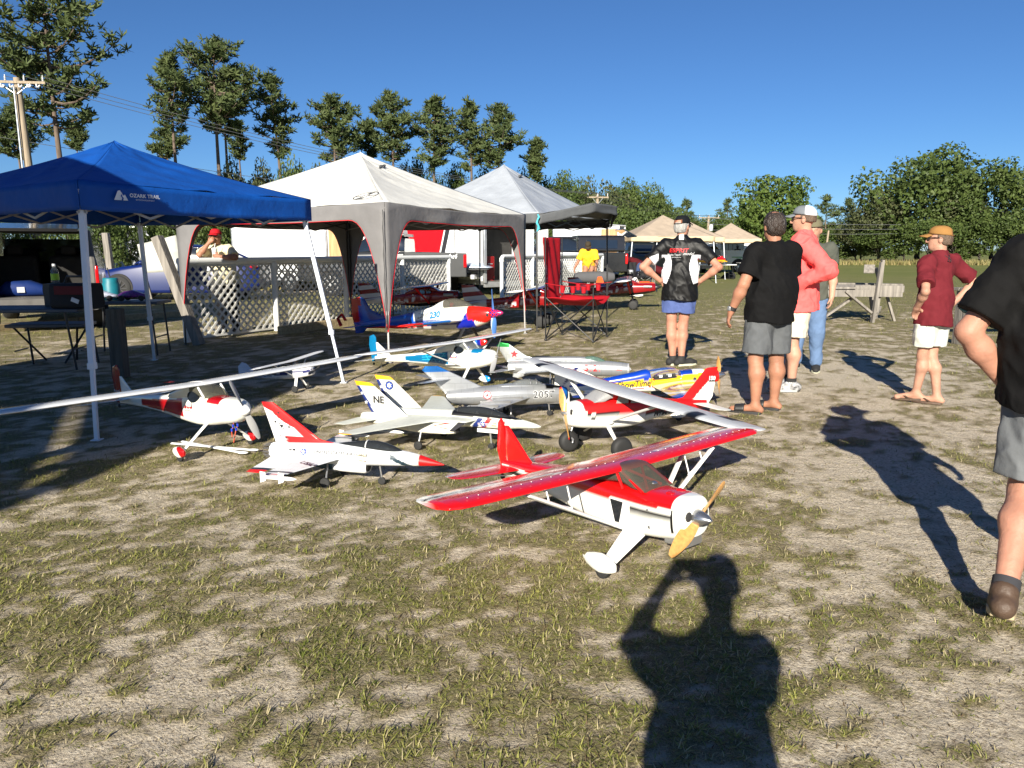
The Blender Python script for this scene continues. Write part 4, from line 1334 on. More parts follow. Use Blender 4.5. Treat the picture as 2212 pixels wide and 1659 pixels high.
for (x, y, z, sx, sy, sz, m, nm) in [(L3 - 0.35, 0.35, 0.86, 0.3, 0.35, 0.8, mat('red_tool_chest', hx('7a0f10'), 0.4), 'tool_chest'), (L3 - 0.3, 1.3, 0.75, 0.35, 0.4, 0.55, black_plastic, 'storage_case')]:
	t = thing(nm, {'tool_chest': 'red tool chest inside the open trailer doorway', 'storage_case': 'black case inside the open trailer doorway'}[nm], 'case')
	t.matrix_world = tr3.matrix_basis @ Matrix.Translation((x, y, z - sz / 2))
	b = MB(); b.box((0, 0, sz / 2), (sx, sy, sz)); b.build('case_body', m, t, bevel=0.02)
	b = MB(); b.box((sx / 2 + 0.01, 0, sz * 0.7), (0.02, sy * 0.5, 0.03)); b.build('handle', alu, t)


def pickup(label, loc, rz, paint, cap=None, gate_open=False, decal_txt=None, H=1.0):
	root = thing('pickup_truck', label, 'truck', loc, rz)
	W = 0.98
	# local +x forward; bed from x=-2.6 to -0.6
	for s in (-1, 1):
		g = MB(); g.prism([(-2.6, s * W, 0.62), (-2.6, s * W, 1.36), (-0.62, s * W, 1.40), (-0.62, s * W, 0.62)], (0, 0, 0), (0, -s * 0.10, 0)); g.build('bed_side', paint, root, smooth=0, bevel=0.025)
		g = MB(); g.box((-2.56, s * (W - 0.02), 1.12), (0.10, 0.13, 0.40)); g.build('tail_light', lamp_red, root, bevel=0.015)
		for x in (-1.65, 1.75):
			dome_arch(root, x, s * W * 1.0, 0.44, s, None)
			wheel(root, x, s * (W - 0.10), 0.40, 0.27, s, rim_silver, 8)
		if decal_txt:
			lettering(decal_txt, 0.20, (-2.15, s * (W + 0.006), 1.26), (-s * -1.0 if s < 0 else -1, 0, 0), (0, 0, 1), print_white, root, bold=0.006, shear=0.2)
	g = MB(); g.box((-1.6, 0, 0.66), (2.0, W * 1.8, 0.08)); g.build('bed_floor', interior_m, root)
	car_body(root, [(-0.6, W, 0.45, 1.40, 0.1, 0.02), (0.9, W, 0.42, 1.38, 0.1, 0.03), (1.3, W, 0.42, 1.28, 0.12, 0.05), (2.6, 0.95, 0.45, 1.18, 0.14, 0.06), (2.85, 0.86, 0.55, 1.08, 0.14, 0.06)], paint, 'cab_body')
	g = MB(); g.loft([rrect(hw, 1.34, z1, rad=0.12, x=x, tum=0.12) for x, hw, z1 in ((-0.62, 0.86, 1.82), (-0.3, 0.88, 1.93), (0.3, 0.88, 1.93), (0.65, 0.88, 1.84), (1.25, 0.88, 1.40))]); g.build('cab_window_glass', glass_dark, root, smooth=50)
	g = MB(); g.loft([rrect(0.76, 1.88, 1.97, rad=0.04, x=x) for x in (-0.6, -0.3, 0.4, 0.66)]); g.build('cab_roof', paint, root, smooth=40)
	if gate_open:
		g = MB(); g.box((-2.94, 0, 0.86), (0.62, W * 1.72, 0.06)); g.build('tailgate', paint, root, bevel=0.02)
	else:
		g = MB(); g.box((-2.6, 0, 1.0), (0.07, W * 1.78, 0.70)); g.build('tailgate', paint, root, bevel=0.025)
	g = MB(); g.box((-2.78, 0, 0.62), (0.16, W * 1.9, 0.16)); g.build('rear_bumper', alu, root, bevel=0.03)
	if cap:
		g = MB(); g.loft([rrect(W * 0.97, 1.38, 2.02, rad=0.10, x=x, tum=0.14) for x in (-2.5, -0.68)]); g.build('bed_cap', cap, root, smooth=40)
		for s in (-1, 1):
			g = MB(); g.prism([(-2.2, s * 0.905, 1.52), (-2.2, s * 0.875, 1.84), (-1.0, s * 0.875, 1.84), (-1.0, s * 0.905, 1.52)], (0, s * 0.02, 0), (0, s * 0.035, 0)); g.build('cap_window', glass_dark, root, smooth=0)
		g = MB(); g.box((-2.72, 0, 2.12), (0.05, 1.55, 0.62), (0, R(62), 0)); g.build('cap_hatch', glass_dark, root, bevel=0.01)
	return root


pk1 = pickup('charcoal pickup with lowered tailgate and white lettering behind the fence', D(905, 560, 24.6).to_2d().to_3d(), PI + R(-4), paint_charcoal, gate_open=True, decal_txt='4x4')
pk1.location.x -= 0.9
# silvery blue covered wing bag on its tailgate
t = thing('wing_bag', 'silvery blue wing bag lying on the lowered tailgate of the charcoal pickup', 'bag', (0, 0, 0))
t.matrix_world = pk1.matrix_basis @ Matrix.Translation((-2.85, 0.2, 0.89))
g = MB(); g.grid(lambda u, v: (u * 1.5 - 0.5, v * 1.0 - 0.5, 0.16 * math.sin(PI * min(u * 1.3, 1)) * math.sin(PI * v) ** 0.5 + 0.02), 16, 10)
g.build('bag_body', mat('silver_blue_cloth', (0.42, 0.50, 0.62), 0.35, metal=0.3, var=0.3, scale=5), t, solid=0.01)
g = MB(); g.tube([(-0.2, -0.3, 0.10), (-0.1, -0.1, 0.24), (0.1, -0.3, 0.16)], 0.012, n=6); g.build('strap', black_plastic, t)
pk2 = pickup('white pickup standing between the open trailer and the black capped pickup', D(1105, 560, 28.5).to_2d().to_3d(), PI + R(10), paint_white)
pk3 = pickup('black pickup with black bed cap, its rear hatch raised', D(1205, 560, 30.0).to_2d().to_3d(), PI + R(4), paint_black, cap=paint_black)
pa, pb = D(1195, 560, 34.5), D(1302, 560, 33.0)
tr4, L4 = box_trailer('white cargo trailer with plywood door swung open behind the man in yellow', (pa.x, pa.y), (pb.x, pb.y), 2.1, 2.55, 0.45, panels=4, open_rear=True, wheels=False)
b = MB(); b.box((L4 + 0.42, -0.2, 1.45), (0.86, 0.05, 2.05), (0, 0, R(12))); dr = b.build('rear_door', trailer_white, tr4, bevel=0.01)
for i in range(2):
	b = MB(); b.box((L4 + 0.24 + 0.36 * i, -0.272 + 0.076 * i, 1.45), (0.355, 0.02, 1.8), (0, 0, R(12))); b.build('plywood_sheet', plywood, tr4)
pa, pb = D(1350, 560, 42), D(1440, 560, 42)
tr5, L5 = box_trailer('white enclosed trailer seen beneath the largest tan canopy', (pa.x, pa.y), (pb.x, pb.y), 2.0, 2.3, 0.45, panels=2, wheels=True)
pk4 = pickup('dark green-grey pickup backed under the largest tan canopy', D(1384, 570, 39.5).to_2d().to_3d() , R(-75) + PI * 0.5 * 0, mat('dark_slate_paint', (0.05, 0.06, 0.06), 0.4, coat=0.4))


def camper():
	c = D(1580, 580, 50.5)
	root = thing('camper_trailer', 'white camper with green mountain stripe behind the farthest tan canopy', 'camper', (c.x, c.y, 0), R(-6))
	prof = [(-2.0, 0.5), (-2.05, 1.2), (-1.6, 2.1), (-1.3, 2.28), (1.1, 2.28), (1.9, 1.3), (2.0, 0.5)]
	g = MB(); g.prism([(x, -1.0, z) for x, z in prof], (0, 0, 0), (0, 2.0, 0)); g.build('body', paint_white, root, smooth=0, bevel=0.06)
	g = MB(); g.prism([(-0.95, -1.012, 1.45), (-0.95, -1.012, 2.05), (0.55, -1.012, 2.05), (0.55, -1.012, 1.45)], (0, 0, 0), (0, -0.01, 0)); w = g.build('window', glass_dark, root, smooth=0)
	for x in (-0.45, 0.1):
		g = MB(); g.box((x, -1.03, 1.75), (0.03, 0.02, 0.6)); g.build('window_bar', black_metal, w)
	gm = mat('green_vinyl', hx('3f9a34'), 0.4)
	for pts in ([(-0.2, 1.02), (0.7, 1.02), (0.9, 1.22), (1.1, 1.02), (1.75, 1.02), (1.75, 0.97), (1.08, 0.97), (0.9, 1.14), (0.72, 0.97), (-0.2, 0.97)],):
		V = [Vector((x, z, 0)) for x, z in pts]; n = len(pts)
		F = [(i, i + 1, n - 2 - i, n - 1 - i) for i in range(n // 2 - 1)]
		decal(V, F, (0, -1.0, 0), (1, 0, 0), (0, 0, 1), gm, root, name='green_stripe', off=0.012)
	V = [Vector((x, z, 0)) for x, z in [(0.1, 0.93), (0.7, 0.93), (0.9, 1.06), (1.1, 0.93), (1.75, 0.93), (1.75, 0.91), (1.1, 0.91), (0.9, 1.03), (0.7, 0.91), (0.1, 0.91)]]
	decal(V, [(i, i + 1, 8 - i, 9 - i) for i in range(4)], (0, -1.0, 0), (1, 0, 0), (0, 0, 1), gm, root, name='green_stripe', off=0.012)
	dome_arch(root, 0.25, -1.0, 0.46, -1, None)
	wheel(root, 0.25, -0.92, 0.38, 0.24, -1, rim_silver, 10)
	g = MB(); g.tube([(-2.0, 0, 0.45), (-3.0, 0, 0.45)], 0.05); g.build('drawbar', black_metal, root)
camper()
t = thing('parked_suv', 'black suv nose behind the white camper drawbar', 'car', D(1508, 580, 49).to_2d().to_3d(), R(95))
car_body(t, [(-2.0, 0.9, 0.3, 1.0, 0.15, 0.05), (0.6, 0.94, 0.3, 1.05, 0.12, 0.05), (2.2, 0.85, 0.35, 0.95, 0.16, 0.06)], paint_black)
g = MB(); g.loft([rrect(0.82, 0.98, z, rad=0.14, x=x, tum=0.14) for x, z in ((-1.9, 1.5), (-1.5, 1.68), (0.2, 1.70), (1.0, 1.05))]); g.build('window_glass', glass_dark, t, smooth=50)
for s in (-1, 1):
	g = MB(); g.box((-2.0, s * 0.78, 0.95), (0.06, 0.2, 0.28)); g.build('tail_light', lamp_red, t, bevel=0.02)
	for x in (-1.3, 1.4): wheel(t, x, s * 0.82, 0.36, 0.24, s, rim_dark, 6)

# grey shed in the bushes
c = D(252, 540, 46)
t = thing('shed', 'pale grey corrugated shed half hidden by bushes across the road', 'shed', (c.x, c.y, 0), R(8))
for i in range(10):
	g = MB(); g.box((-1.8 + 0.4 * i, 0, 1.3), (0.38, 0.05, 2.6)); g.build('wall_sheet', mat('pale_grey_sheet', (0.36, 0.38, 0.42), 0.5, var=0.1), t, bevel=0.02)
g = MB(); g.box((0, 1.5, 2.68), (4.3, 3.3, 0.10), (R(-6), 0, 0)); g.build('roof', alu, t)
for s in (-1, 1):
	g = MB(); g.box((s * 1.95, 1.5, 1.3), (0.06, 3.0, 2.6)); g.build('side_wall', mat('pale_grey_sheet', (0.4, 0.4, 0.4)), t)


# utility poles and wires
pole_m = mat('utility_pole_wood', (0.30, 0.24, 0.17), 0.85, var=0.25, scale=3, stretch=(6, 6, 0.4))
porcelain = mat('white_porcelain', (0.5, 0.5, 0.5), 0.2, var=0.05, coat=0.5)
wire_m = mat('grey_wire', (0.09, 0.095, 0.10), 0.5)
ARMS = {}


def utility_pole(key, label, x, ytop, y, r, arm=1.2, arm_drop=0.25, nins=3, lean=0.0, extra=False):
	top = D(x, ytop, y)
	root = thing('utility_pole', label, 'utility pole', (top.x - lean, y, 0))
	g = MB(); g.tube([(0, 0, -0.3), (lean, 0, top.z)], [r * 1.2, r * 0.85], n=12); g.build('shaft', pole_m, root, smooth=40)
	if arm:
		z = top.z - arm_drop; d = Vector((math.cos(R(8)), math.sin(R(8)), 0))
		g = MB(); g.bar(Vector((lean, -r, z)) - d * arm, Vector((lean, -r, z)) + d * arm, 0.10, 0.12); g.build('crossarm', pole_m, root, smooth=0)
		pts = []
		for i in range(nins):
			p = Vector((lean, -r, z)) + d * arm * (-0.92 + 1.84 * i / (nins - 1))
			b = MB(); b.lathe([(0.05, 0.03), (0.09, 0.06), (0.13, 0.035), (0.17, 0.06), (0.21, 0.035), (0.25, 0.055), (0.29, 0.025), (0.36, 0.025)], p, n=10); b.build('insulator', porcelain, root, smooth=60)
			pts.append(root.location + p + Vector((0, 0, 0.3)))
		for s in (-1, 1):
			b = MB(); b.bar(Vector((lean, -r, z)) + d * s * arm * 0.55, Vector((lean, -r, z - 0.6)), 0.03, 0.03); b.build('arm_brace', alu, root, smooth=0)
		ARMS[key] = pts
	if extra:
		for i in range(5):
			p = Vector((-0.9 + 0.45 * i, -r - 0.12, top.z - arm_drop - 0.12))
			b = MB(); b.tube([p, p + Vector((0.05, -0.05, -0.14)), p + Vector((0.14, -0.05, -0.16)), p + Vector((0.18, 0, -0.05))], 0.045, n=8); b.build('cutout_fuse', porcelain, root, smooth=60)
		b = MB(); b.tube([(-0.32, -0.3, 0), (-0.26, -0.3, top.z - 0.5)], 0.045, n=8); b.build('conduit_riser', alu, root, smooth=60)
	return root


utility_pole('a', 'wooden power pole with metal crossarm, white insulators and a grey conduit', 36, 168, 40, 0.19, arm=1.45, nins=4, lean=-0.25, extra=True)
utility_pole('b', 'single crossarm power pole standing in front of the olive trees', 1291, 420, 66, 0.14, arm=0.95)
up = utility_pole('c', 'distant power pole with a grey transformer beside the tan canopies', 1531, 466, 92, 0.15, arm=1.3)
b = MB(); b.lathe([(0, 0.22), (0.02, 0.24), (0.75, 0.24), (0.8, 0.18)], (0.32, -0.1, D(1531, 492, 92).z - 0.4), n=14); b.build('transformer', mat('transformer_grey', (0.5, 0.52, 0.53), 0.4), up, smooth=50)
utility_pole('d', 'thin bare leaning pole in front of the right hand wood', 1790, 498, 88, 0.12, arm=0, lean=0.25)


def wire(label, a, b, sag, r=0.014):
	a = Vector(a); b = Vector(b)
	g = MB(); N = 24
	c = (a + b) / 2
	g.tube([a.lerp(b, i / N) - c - Vector((0, 0, 4 * sag * (i / N) * (1 - i / N))) for i in range(N + 1)], r, n=5)
	o = g.build('power_line', wire_m, None, smooth=60); o.location = c
	tag(o, label, 'wire', 'overhead wires')
A = ARMS['a']; Bq = ARMS['b']; Cq = ARMS['c']
for i, wd_ in enumerate(('upper', 'middle', 'lower')):
	wire('overhead wire strung from the four-insulator pole to the single crossarm pole', A[i + 1], Bq[i], 1.0, 0.016)
	wire('overhead wire strung from the single crossarm pole to the pole with transformer', Bq[i], Cq[i], 0.6, 0.018)
lowa = D(0, 256, 38); lowb = Vector(Bq[0]) + Vector((0, 0, -1.8))
wire('single low service wire passing behind the blue canopy peak', lowa + Vector((-12, 0, 1.2)), lowb, 0.7, 0.016)
for z in (0, 0.7, 1.4):
	wire('distant wire crossing the dark wood behind the man in pink', Vector(Cq[1]) + Vector((0, 0, -0.3 - z)), D(2300, 470 + 10 * z, 84), 0.8, 0.02)

# ------------------------------------------------------------------ model aeroplanes
gloss = mat_attr('gloss_film', rough=0.22, coat=0.6, var=0.04)
foam = mat_attr('painted_foam', rough=0.5, coat=0.05, var=0.05, bump=0.06, bscale=60, panel=0.72)
silverp = mat_attr('silver_airframe_paint', rough=0.36, metal=0.55, coat=0.1, var=0.14, scale=7, panel=0.6)
prop_wood = mat('varnished_prop_wood', (0.52, 0.27, 0.08), 0.3, var=0.18, scale=9, stretch=(1, 8, 8), coat=0.5)
prop_grey = mat('grey_prop', (0.28, 0.28, 0.28), 0.45, var=0.06)
prop_black = mat('black_prop', (0.02, 0.02, 0.02), 0.35, var=0.1)
spin_metal = mat('polished_spinner', (0.45, 0.45, 0.46), 0.22, metal=0.9, var=0.06)
tint_glass = mat_glass('smoked_canopy', (0.42, 0.41, 0.33), 0.3)
clear_can = mat_glass('clear_canopy', (0.72, 0.75, 0.75), 0.28)
dark_can = mat_glass('dark_canopy', (0.10, 0.11, 0.12), 0.45)
wht_paint = mat('white_gear_paint', (0.74, 0.74, 0.72), 0.35, var=0.04, coat=0.3)
blk_foam = mat('black_foam_tyre', (0.016, 0.016, 0.016), 0.7, var=0.2)
steel = mat('gear_steel', (0.42, 0.42, 0.42), 0.35, metal=0.8, var=0.1)
W_ = (0.90, 0.90, 0.87); RED = (0.80, 0.06, 0.07); BLK = (0.05, 0.05, 0.06); NAVY = (0.10, 0.17, 0.42)
SIL = (0.66, 0.67, 0.68); BLU = (0.06, 0.26, 0.70); YEL = (0.96, 0.78, 0.10)


def cr(a, b, c, d, t):
	return 0.5 * (2 * b + (c - a) * t + (2 * a - 5 * b + 4 * c - d) * t * t + (3 * b - a - 3 * c + d) * t ** 3)


def smooth_st(S, n):
	S = [tuple(s) for s in S]; out = []
	m = len(S) - 1
	for i in range(n + 1):
		f = i / n * m; k = min(int(f), m - 1); t = f - k
		a, b, c, d = S[max(0, k - 1)], S[k], S[k + 1], S[min(m, k + 2)]
		out.append([cr(a[j], b[j], c[j], d[j], t) for j in range(len(b))])
	return out


def fus(root, S, col, material=None, n=90, seg=40, name='fuselage', smooth=50):
	"""S: x, zc, half width, half height, power"""
	rings = []
	for x, zc, hw, hh, pw in smooth_st(S, n):
		hw = max(hw, 0.001); hh = max(hh, 0.001); e = 2.0 / max(pw, 1.2)
		r = []
		for k in range(seg):
			a = 2 * PI * (k + 0.5) / seg; c, s = math.cos(a), math.sin(a)
			r.append(Vector((x, hw * math.copysign(abs(c) ** e, c), zc + hh * math.copysign(abs(s) ** e, s))))
		rings.append(r)
	g = MB(); g.loft(rings)
	return g.build(name, material or gloss, root, smooth=smooth, col=col)


def foil(n=16, t=0.12, sym=False):
	"""closed airfoil outline, x 0 (leading) .. -1 (trailing), thickness t"""
	U = []; L = []
	for i in range(n + 1):
		x = 0.5 * (1 - math.cos(PI * i / n))
		y = 5 * t * (0.2969 * math.sqrt(x) - 0.126 * x - 0.3516 * x * x + 0.2843 * x ** 3 - 0.1036 * x ** 4)
		U.append((-x, y * (1.0 if sym else 1.25))); L.append((-x, -y * (1.0 if sym else 0.6)))
	return U[::-1] + L[1:-1]


def surf(root, secs, col, material=None, name='wing', axis='y', t=0.12, sym=False, n=22, cn=16, smooth=40):
	"""secs: list of (span, x leading edge, chord, height)"""
	P = foil(cn, t, sym); rings = []
	S = []
	m = len(secs) - 1
	for i in range(n + 1):
		f = i / n * m; k = min(int(f), m - 1); q = f - k
		S.append([secs[k][j] + (secs[k + 1][j] - secs[k][j]) * q for j in range(len(secs[0]))])
	for s in S:
		sp, xl, ch, h = s[:4]; tk = s[4] if len(s) > 4 else 1.0
		if axis == 'y': rings.append([Vector((xl + px * ch, sp, h + pz * ch * tk)) for px, pz in P])
		else: rings.append([Vector((xl + px * ch, h + pz * ch * tk, sp)) for px, pz in P])
	g = MB(); g.loft(rings)
	return g.build(name, material or gloss, root, smooth=smooth, col=col)


def wings(root, secs, col, material=None, name='wing', **k):
	out = []
	for s in (-1, 1):
		out.append(surf(root, [(s * q[0], *q[1:]) for q in secs], (lambda x, y, z: col(x, abs(y), z)) if not k.get('asym') else col, material, name, **{a: b for a, b in k.items() if a != 'asym'}))
	return out


def fin_poly(root, pts, th, col, material=None, name='fin', y=0.0, tilt=0.0):
	"""flat slab fin from an outline in x-z, finely gridded so that colour edges stay crisp"""
	pts = [Vector((p[0], p[1])) for p in pts]
	n = len(pts)
	xs = [p.x for p in pts]; zs = [p.y for p in pts]
	# rows by z
	N, M = 40, 24; g = MB()
	z0, z1 = min(zs), max(zs)
	def span(z):
		X = []
		for i in range(n):
			a, b = pts[i], pts[(i + 1) % n]
			if (a.y - z) * (b.y - z) <= 0 and abs(a.y - b.y) > 1e-9:
				X.append(a.x + (b.x - a.x) * (z - a.y) / (b.y - a.y))
		return (min(X), max(X)) if X else (0, 0)
	rings = []
	for i in range(N + 1):
		z = z0 + (z1 - z0) * min(max(i / N, 0.002), 0.998)
		a, b = span(z); r = []
		for s, rng in ((1, range(M + 1)), (-1, range(M - 1, 0, -1))):
			for j in rng:
				u = j / M
				tt = th * (0.25 + 0.75 * math.sin(PI * min(1, u * 0.9 + 0.05)) ** 0.7)
				r.append(Vector((a + (b - a) * u, y + tilt * (z - z0) + s * tt / 2, z)))
		rings.append(r)
	g.loft(rings)
	return g.build(name, material or gloss, root, smooth=40, col=col)


def prop(root, c, L, ang, m, w=0.03, nose=None, spin_r=0.0, spin_l=0.0, spin_m=None, tips=None, axis_tilt=0.0, blades=2):
	hub = thing('propeller', None, None)
	hub.parent = root; hub.location = c
	for k in range(blades):
		a = ang + 2 * PI * k / blades
		rings = []
		for i in range(15):
			t = i / 14; r = 0.012 + L * t
			ww = w * (0.45 + 1.1 * math.sin(PI * min(1, t * 0.80 + 0.12))) * (1 if t < 0.93 else 0.72)
			tw = R(50) * (1 - t) + R(12)
			d = Vector((0, math.cos(a), math.sin(a))); sd = Vector((0, -math.sin(a), math.cos(a)))
			ch = sd * math.cos(tw) + Vector((1, 0, 0)) * math.sin(tw)
			nn = d.cross(ch)
			rings.append([d * r + ch * ww * math.cos(q) * 0.5 + nn * ww * 0.11 * math.sin(q) for q in [2 * PI * j / 10 for j in range(10)]])
		g = MB(); g.loft(rings)
		b = g.build('blade', m, hub, smooth=60)
		if tips:
			g = MB(); g.loft([[p * 1.0 + (p - sum(r_, Vector()) / 10) * 0.12 for p in r_] for r_ in rings[-2:]]); g.build('blade_tip', tips, b, smooth=60)
	if spin_r:
		g = MB(); g.lathe([(-0.012, spin_r * 0.96), (0, spin_r), (spin_l * 0.25, spin_r * 0.93), (spin_l * 0.5, spin_r * 0.75), (spin_l * 0.75, spin_r * 0.48), (spin_l * 0.93, spin_r * 0.2), (spin_l, 0.002)], (-0.012, 0, 0), (1, 0, 0), 24)
		g.build('spinner', spin_m or spin_metal, hub, smooth=60)
	else:
		g = MB(); g.lathe([(-0.02, 0.014), (0.016, 0.014), (0.018, 0.007), (0.03, 0.006)], (0, 0, 0), (1, 0, 0), 10); g.build('hub_nut', steel, hub)
	return hub


def mwheel(root, x, y, r, w, fat=False, hub=None, z=None):
	c = Vector((x, y, r if z is None else z)); g = MB()
	k = 0.30 if fat else 0.5
	prof = []
	for i in range(13):
		a = PI * i / 12
		prof.append((-w / 2 * math.cos(a), r * (k + (1 - k) * math.sin(a) ** (0.55 if fat else 0.4))))
	g.lathe(prof, c, (0, 1, 0), 24); t = g.build('wheel', blk_foam if fat else tyre_m, root, smooth=60)
	g = MB(); g.lathe([(-w * 0.42, r * k * 0.5), (-w * 0.40, r * k * 1.15), (w * 0.40, r * k * 1.15), (w * 0.42, r * k * 0.5)], c, (0, 1, 0), 16); g.build('wheel_hub', hub or wht_paint, t, smooth=40)
	return t


def wheel_pant(root, x, y, L, w, h, col, z0=0.02):
	S = []
	for i in range(15):
		t = i / 14; q = math.sin(PI * min(1, (t * 0.94 + 0.03))) ** 0.62 if t < 0.4 else math.cos(PI / 2 * ((t - 0.36) / 0.66)) ** 0.85 if t < 1 else 0.03
		q = max(0.05, q)
		S.append((x + L * 0.42 - L * t, z0 + h / 2 + 0.10 * h * t, w / 2 * q, h / 2 * (0.25 + 0.75 * q) * (0.95 if t < .9 else .5), 2.3))
	o = fus(root, S, col, name='wheel_pant', n=40, seg=24)
	o.location = (0, y, 0)
	return o


def plane_root(label, x, y, h, pt, roll=0.0, group=None):
	o = thing('model_aeroplane', label, 'model plane', (x, y, 0), 0)
	o.rotation_euler = (roll, -pt, h)
	return o


def strut(root, a, b, r=0.008, m=None, flat=1.8):
	g = MB(); g.tube([a, b], (r * flat, r), n=8); return g.build('wing_strut', m or wht_paint, root, smooth=60)


def sym(fn):
	for s in (-1, 1): fn(s)


# ---- 1 big red and white high wing plane at the front
def husky():
	p = plane_root('red and white strutted high wing model plane with wooden propeller, in front of the others', 0.607, 3.306, -0.905, 0.096)
	nz = 0.285
	def fcol(x, y, z):
		zl = nz + 0.045 + 0.015 * (x > 0.0) * 0 + 0.03 * max(0, -x) ** 1.2 * 0.6
		if x > 0.245:
			zl = nz + 0.045 + (x - 0.245) * 0.10
		if x > 0.285 and z > zl - 0.035 * (x - 0.285) / 0.03: pass
		if z > zl and x < 0.288 - 0.0 * abs(y): return RED
		if abs(z - zl + 0.012) < 0.012 and x < 0.29: return W_
		if abs(z - zl + 0.033) < 0.009 and x < 0.30: return BLK
		if 0.286 < x < 0.296 and z < zl and z > nz - 0.055: return BLK
		return W_
	S = [(0.345, nz + 0.005, 0.075, 0.080, 2.6), (0.338, nz + 0.004, 0.092, 0.090, 2.6), (0.30, nz, 0.105, 0.098, 3.0), (0.22, nz - 0.004, 0.112, 0.104, 3.4), (0.12, nz - 0.006, 0.116, 0.108, 3.8), (0.02, nz - 0.005, 0.118, 0.110, 4.2), (-0.12, nz + 0.0, 0.116, 0.112, 4.2), (-0.30, nz + 0.012, 0.102, 0.104, 4.0), (-0.55, nz + 0.030, 0.078, 0.078, 3.6), (-0.80, nz + 0.040, 0.050, 0.055, 3.2), (-1.03, nz + 0.045, 0.016, 0.036, 3.0)]
	f = fus(p, S, fcol, n=150, seg=56)
	# cabin: tinted glass with red frame
	wz = nz + 0.175
	C = [(0.135, nz + 0.098, 0.095, 0.006, 3), (0.06, nz + 0.125, 0.100, 0.035, 3.2), (-0.015, nz + 0.155, 0.104, 0.022 + 0.02, 3.6), (-0.12, nz + 0.150, 0.104, 0.045, 3.6), (-0.26, nz + 0.135, 0.100, 0.045, 3.6)]
	fus(p, C, lambda x, y, z: (0.3, 0.3, 0.25), tint_glass, n=30, seg=28, name='cabin_glazing')
	for s in (-1, 1):
		for a, b in (((0.02, s * 0.113, nz + 0.10), (-0.02, s * 0.110, wz)), ((0.125, s * 0.098, nz + 0.096), (-0.01, s * 0.090, wz)), ((0.11, s * 0.05, nz + 0.105), (-0.01, -s * 0.05, wz))):
			g = MB(); g.tube([a, b], 0.007, n=6); g.build('cabin_frame', mat('red_frame_paint', lin(RED), 0.35), p)
		g = MB(); g.prism([(-0.06, s * 0.116, nz + 0.04), (-0.06, s * 0.116, nz + 0.05), (0.025, s * 0.117, nz + 0.04), (0.0, s * 0.118, nz - 0.06), (-0.03, s * 0.118, nz - 0.06)], (0, s * 0.004, 0), (0, s * 0.008, 0)); g.build('door_window', glass_dark, p, smooth=0)
		g = MB(); g.tube([(-0.06, s * 0.122, nz + 0.048), (0.03, s * 0.123, nz + 0.042), (0.0, s * 0.124, nz - 0.066), (-0.03, s * 0.124, nz - 0.066), (-0.06, s * 0.122, nz + 0.048)], 0.004, n=5); g.build('window_frame', wht_paint, p)
		for i in range(4):
			g = MB(); g.box((0.215 + 0.0 * i, s * 0.114, nz - 0.01 - 0.016 * i), (0.055, 0.012, 0.007)); g.build('cowl_louvre', wht_paint, p, bevel=0.002)
		for q in ((0.165, nz + 0.025), (0.17, nz - 0.05)):
			g = MB(); g.lathe([(0, 0.008), (0.003, 0.006)], (q[0], s * 0.115, q[1]), (0, s, 0), 10); g.build('cowl_screw', steel, p)
	def wcol(x, y, z):
		# x runs back from the leading edge; y is the spanwise distance
		d = -(x + 0.0)          # distance behind leading edge
		if y > 0.95 - 0.0 and d > 0.22: return (0.75, 0.76, 0.78)
		e = d - (0.075 + 0.10 * max(0, y - 0.12))
		if z > wz + 0.005 and y > 0.16:
			band = 0.055 * min(1, (y - 0.14) * 1.6)
			if 0 < e < band * 0.35: return W_
			if band * 0.35 < e < band * 0.75: return (0.10, 0.13, 0.16)
			if band * 0.75 < e < band * 1.5: return (0.80, 0.80, 0.82)
		if z < wz - 0.008 and d < 0.03 and int(y * 28) % 4 == 0: return W_
		return RED
	sec = [(0.0, 0.0, 0.305, wz), (0.85, 0.0, 0.305, wz + 0.012), (0.97, -0.004, 0.295, wz + 0.014), (1.02, -0.03, 0.25, wz + 0.014, 0.8), (1.04, -0.07, 0.18, wz + 0.014, 0.35)]
	wl = wings(p, sec, wcol, t=0.13, n=90, cn=30)
	for s in (-1, 1):
		# vortex generators
		for i in range(16):
			g = MB(); g.box((-0.045, s * (0.10 + 0.055 * i), wz + 0.0415), (0.005, 0.0018, 0.003)); g.build('vortex_tab', wht_paint, wl[0 if s < 0 else 1])
		strut(p, (0.02, s * 0.118, nz - 0.085), (-0.035, s * 0.62, wz - 0.012), 0.008)
		strut(p, (0.0, s * 0.118, nz - 0.085), (-0.20, s * 0.62, wz - 0.008), 0.008)
		for q in (0.40, 0.52):
			t = (q - 0.118) / (0.62 - 0.118)
			strut(p, (0.02 - 0.055 * t, s * q, nz - 0.085 + (wz - nz + 0.073) * t), (-0.04, s * q, wz - 0.01), 0.004, flat=1)
		strut(p, (-0.02, s * 0.40, nz - 0.085 + 0.6 * 0.248 * 1.0), (-0.02, s * 0.52, nz - 0.085 + 0.8 * 0.248), 0.004, flat=1)
		# main gear
		g = MB(); g.loft([[Vector((0.055 - 0.03 * t, s * (0.06 + 0.195 * t), nz - 0.085 - 0.145 * t)) + Vector((dx * (0.060 - 0.036 * t), dy * 0.008 * s, dy * 0.012)) for dx, dy in ((-1, -1), (1, -1), (1, 1), (-1, 1))] for t in [i / 6 for i in range(7)]])
		g.build('gear_leg', wht_paint, p, smooth=30, bevel=0.003)
		wheel_pant(p, 0.01, s * 0.262, 0.205, 0.065, 0.095, lambda x, y, z: W_)
		mwheel(p, 0.015, s * 0.262, 0.040, 0.03)
		# tailplane struts
		strut(p, (-0.93, s * 0.02, nz + 0.005), (-0.93, s * 0.24, nz + 0.05), 0.004, flat=1)
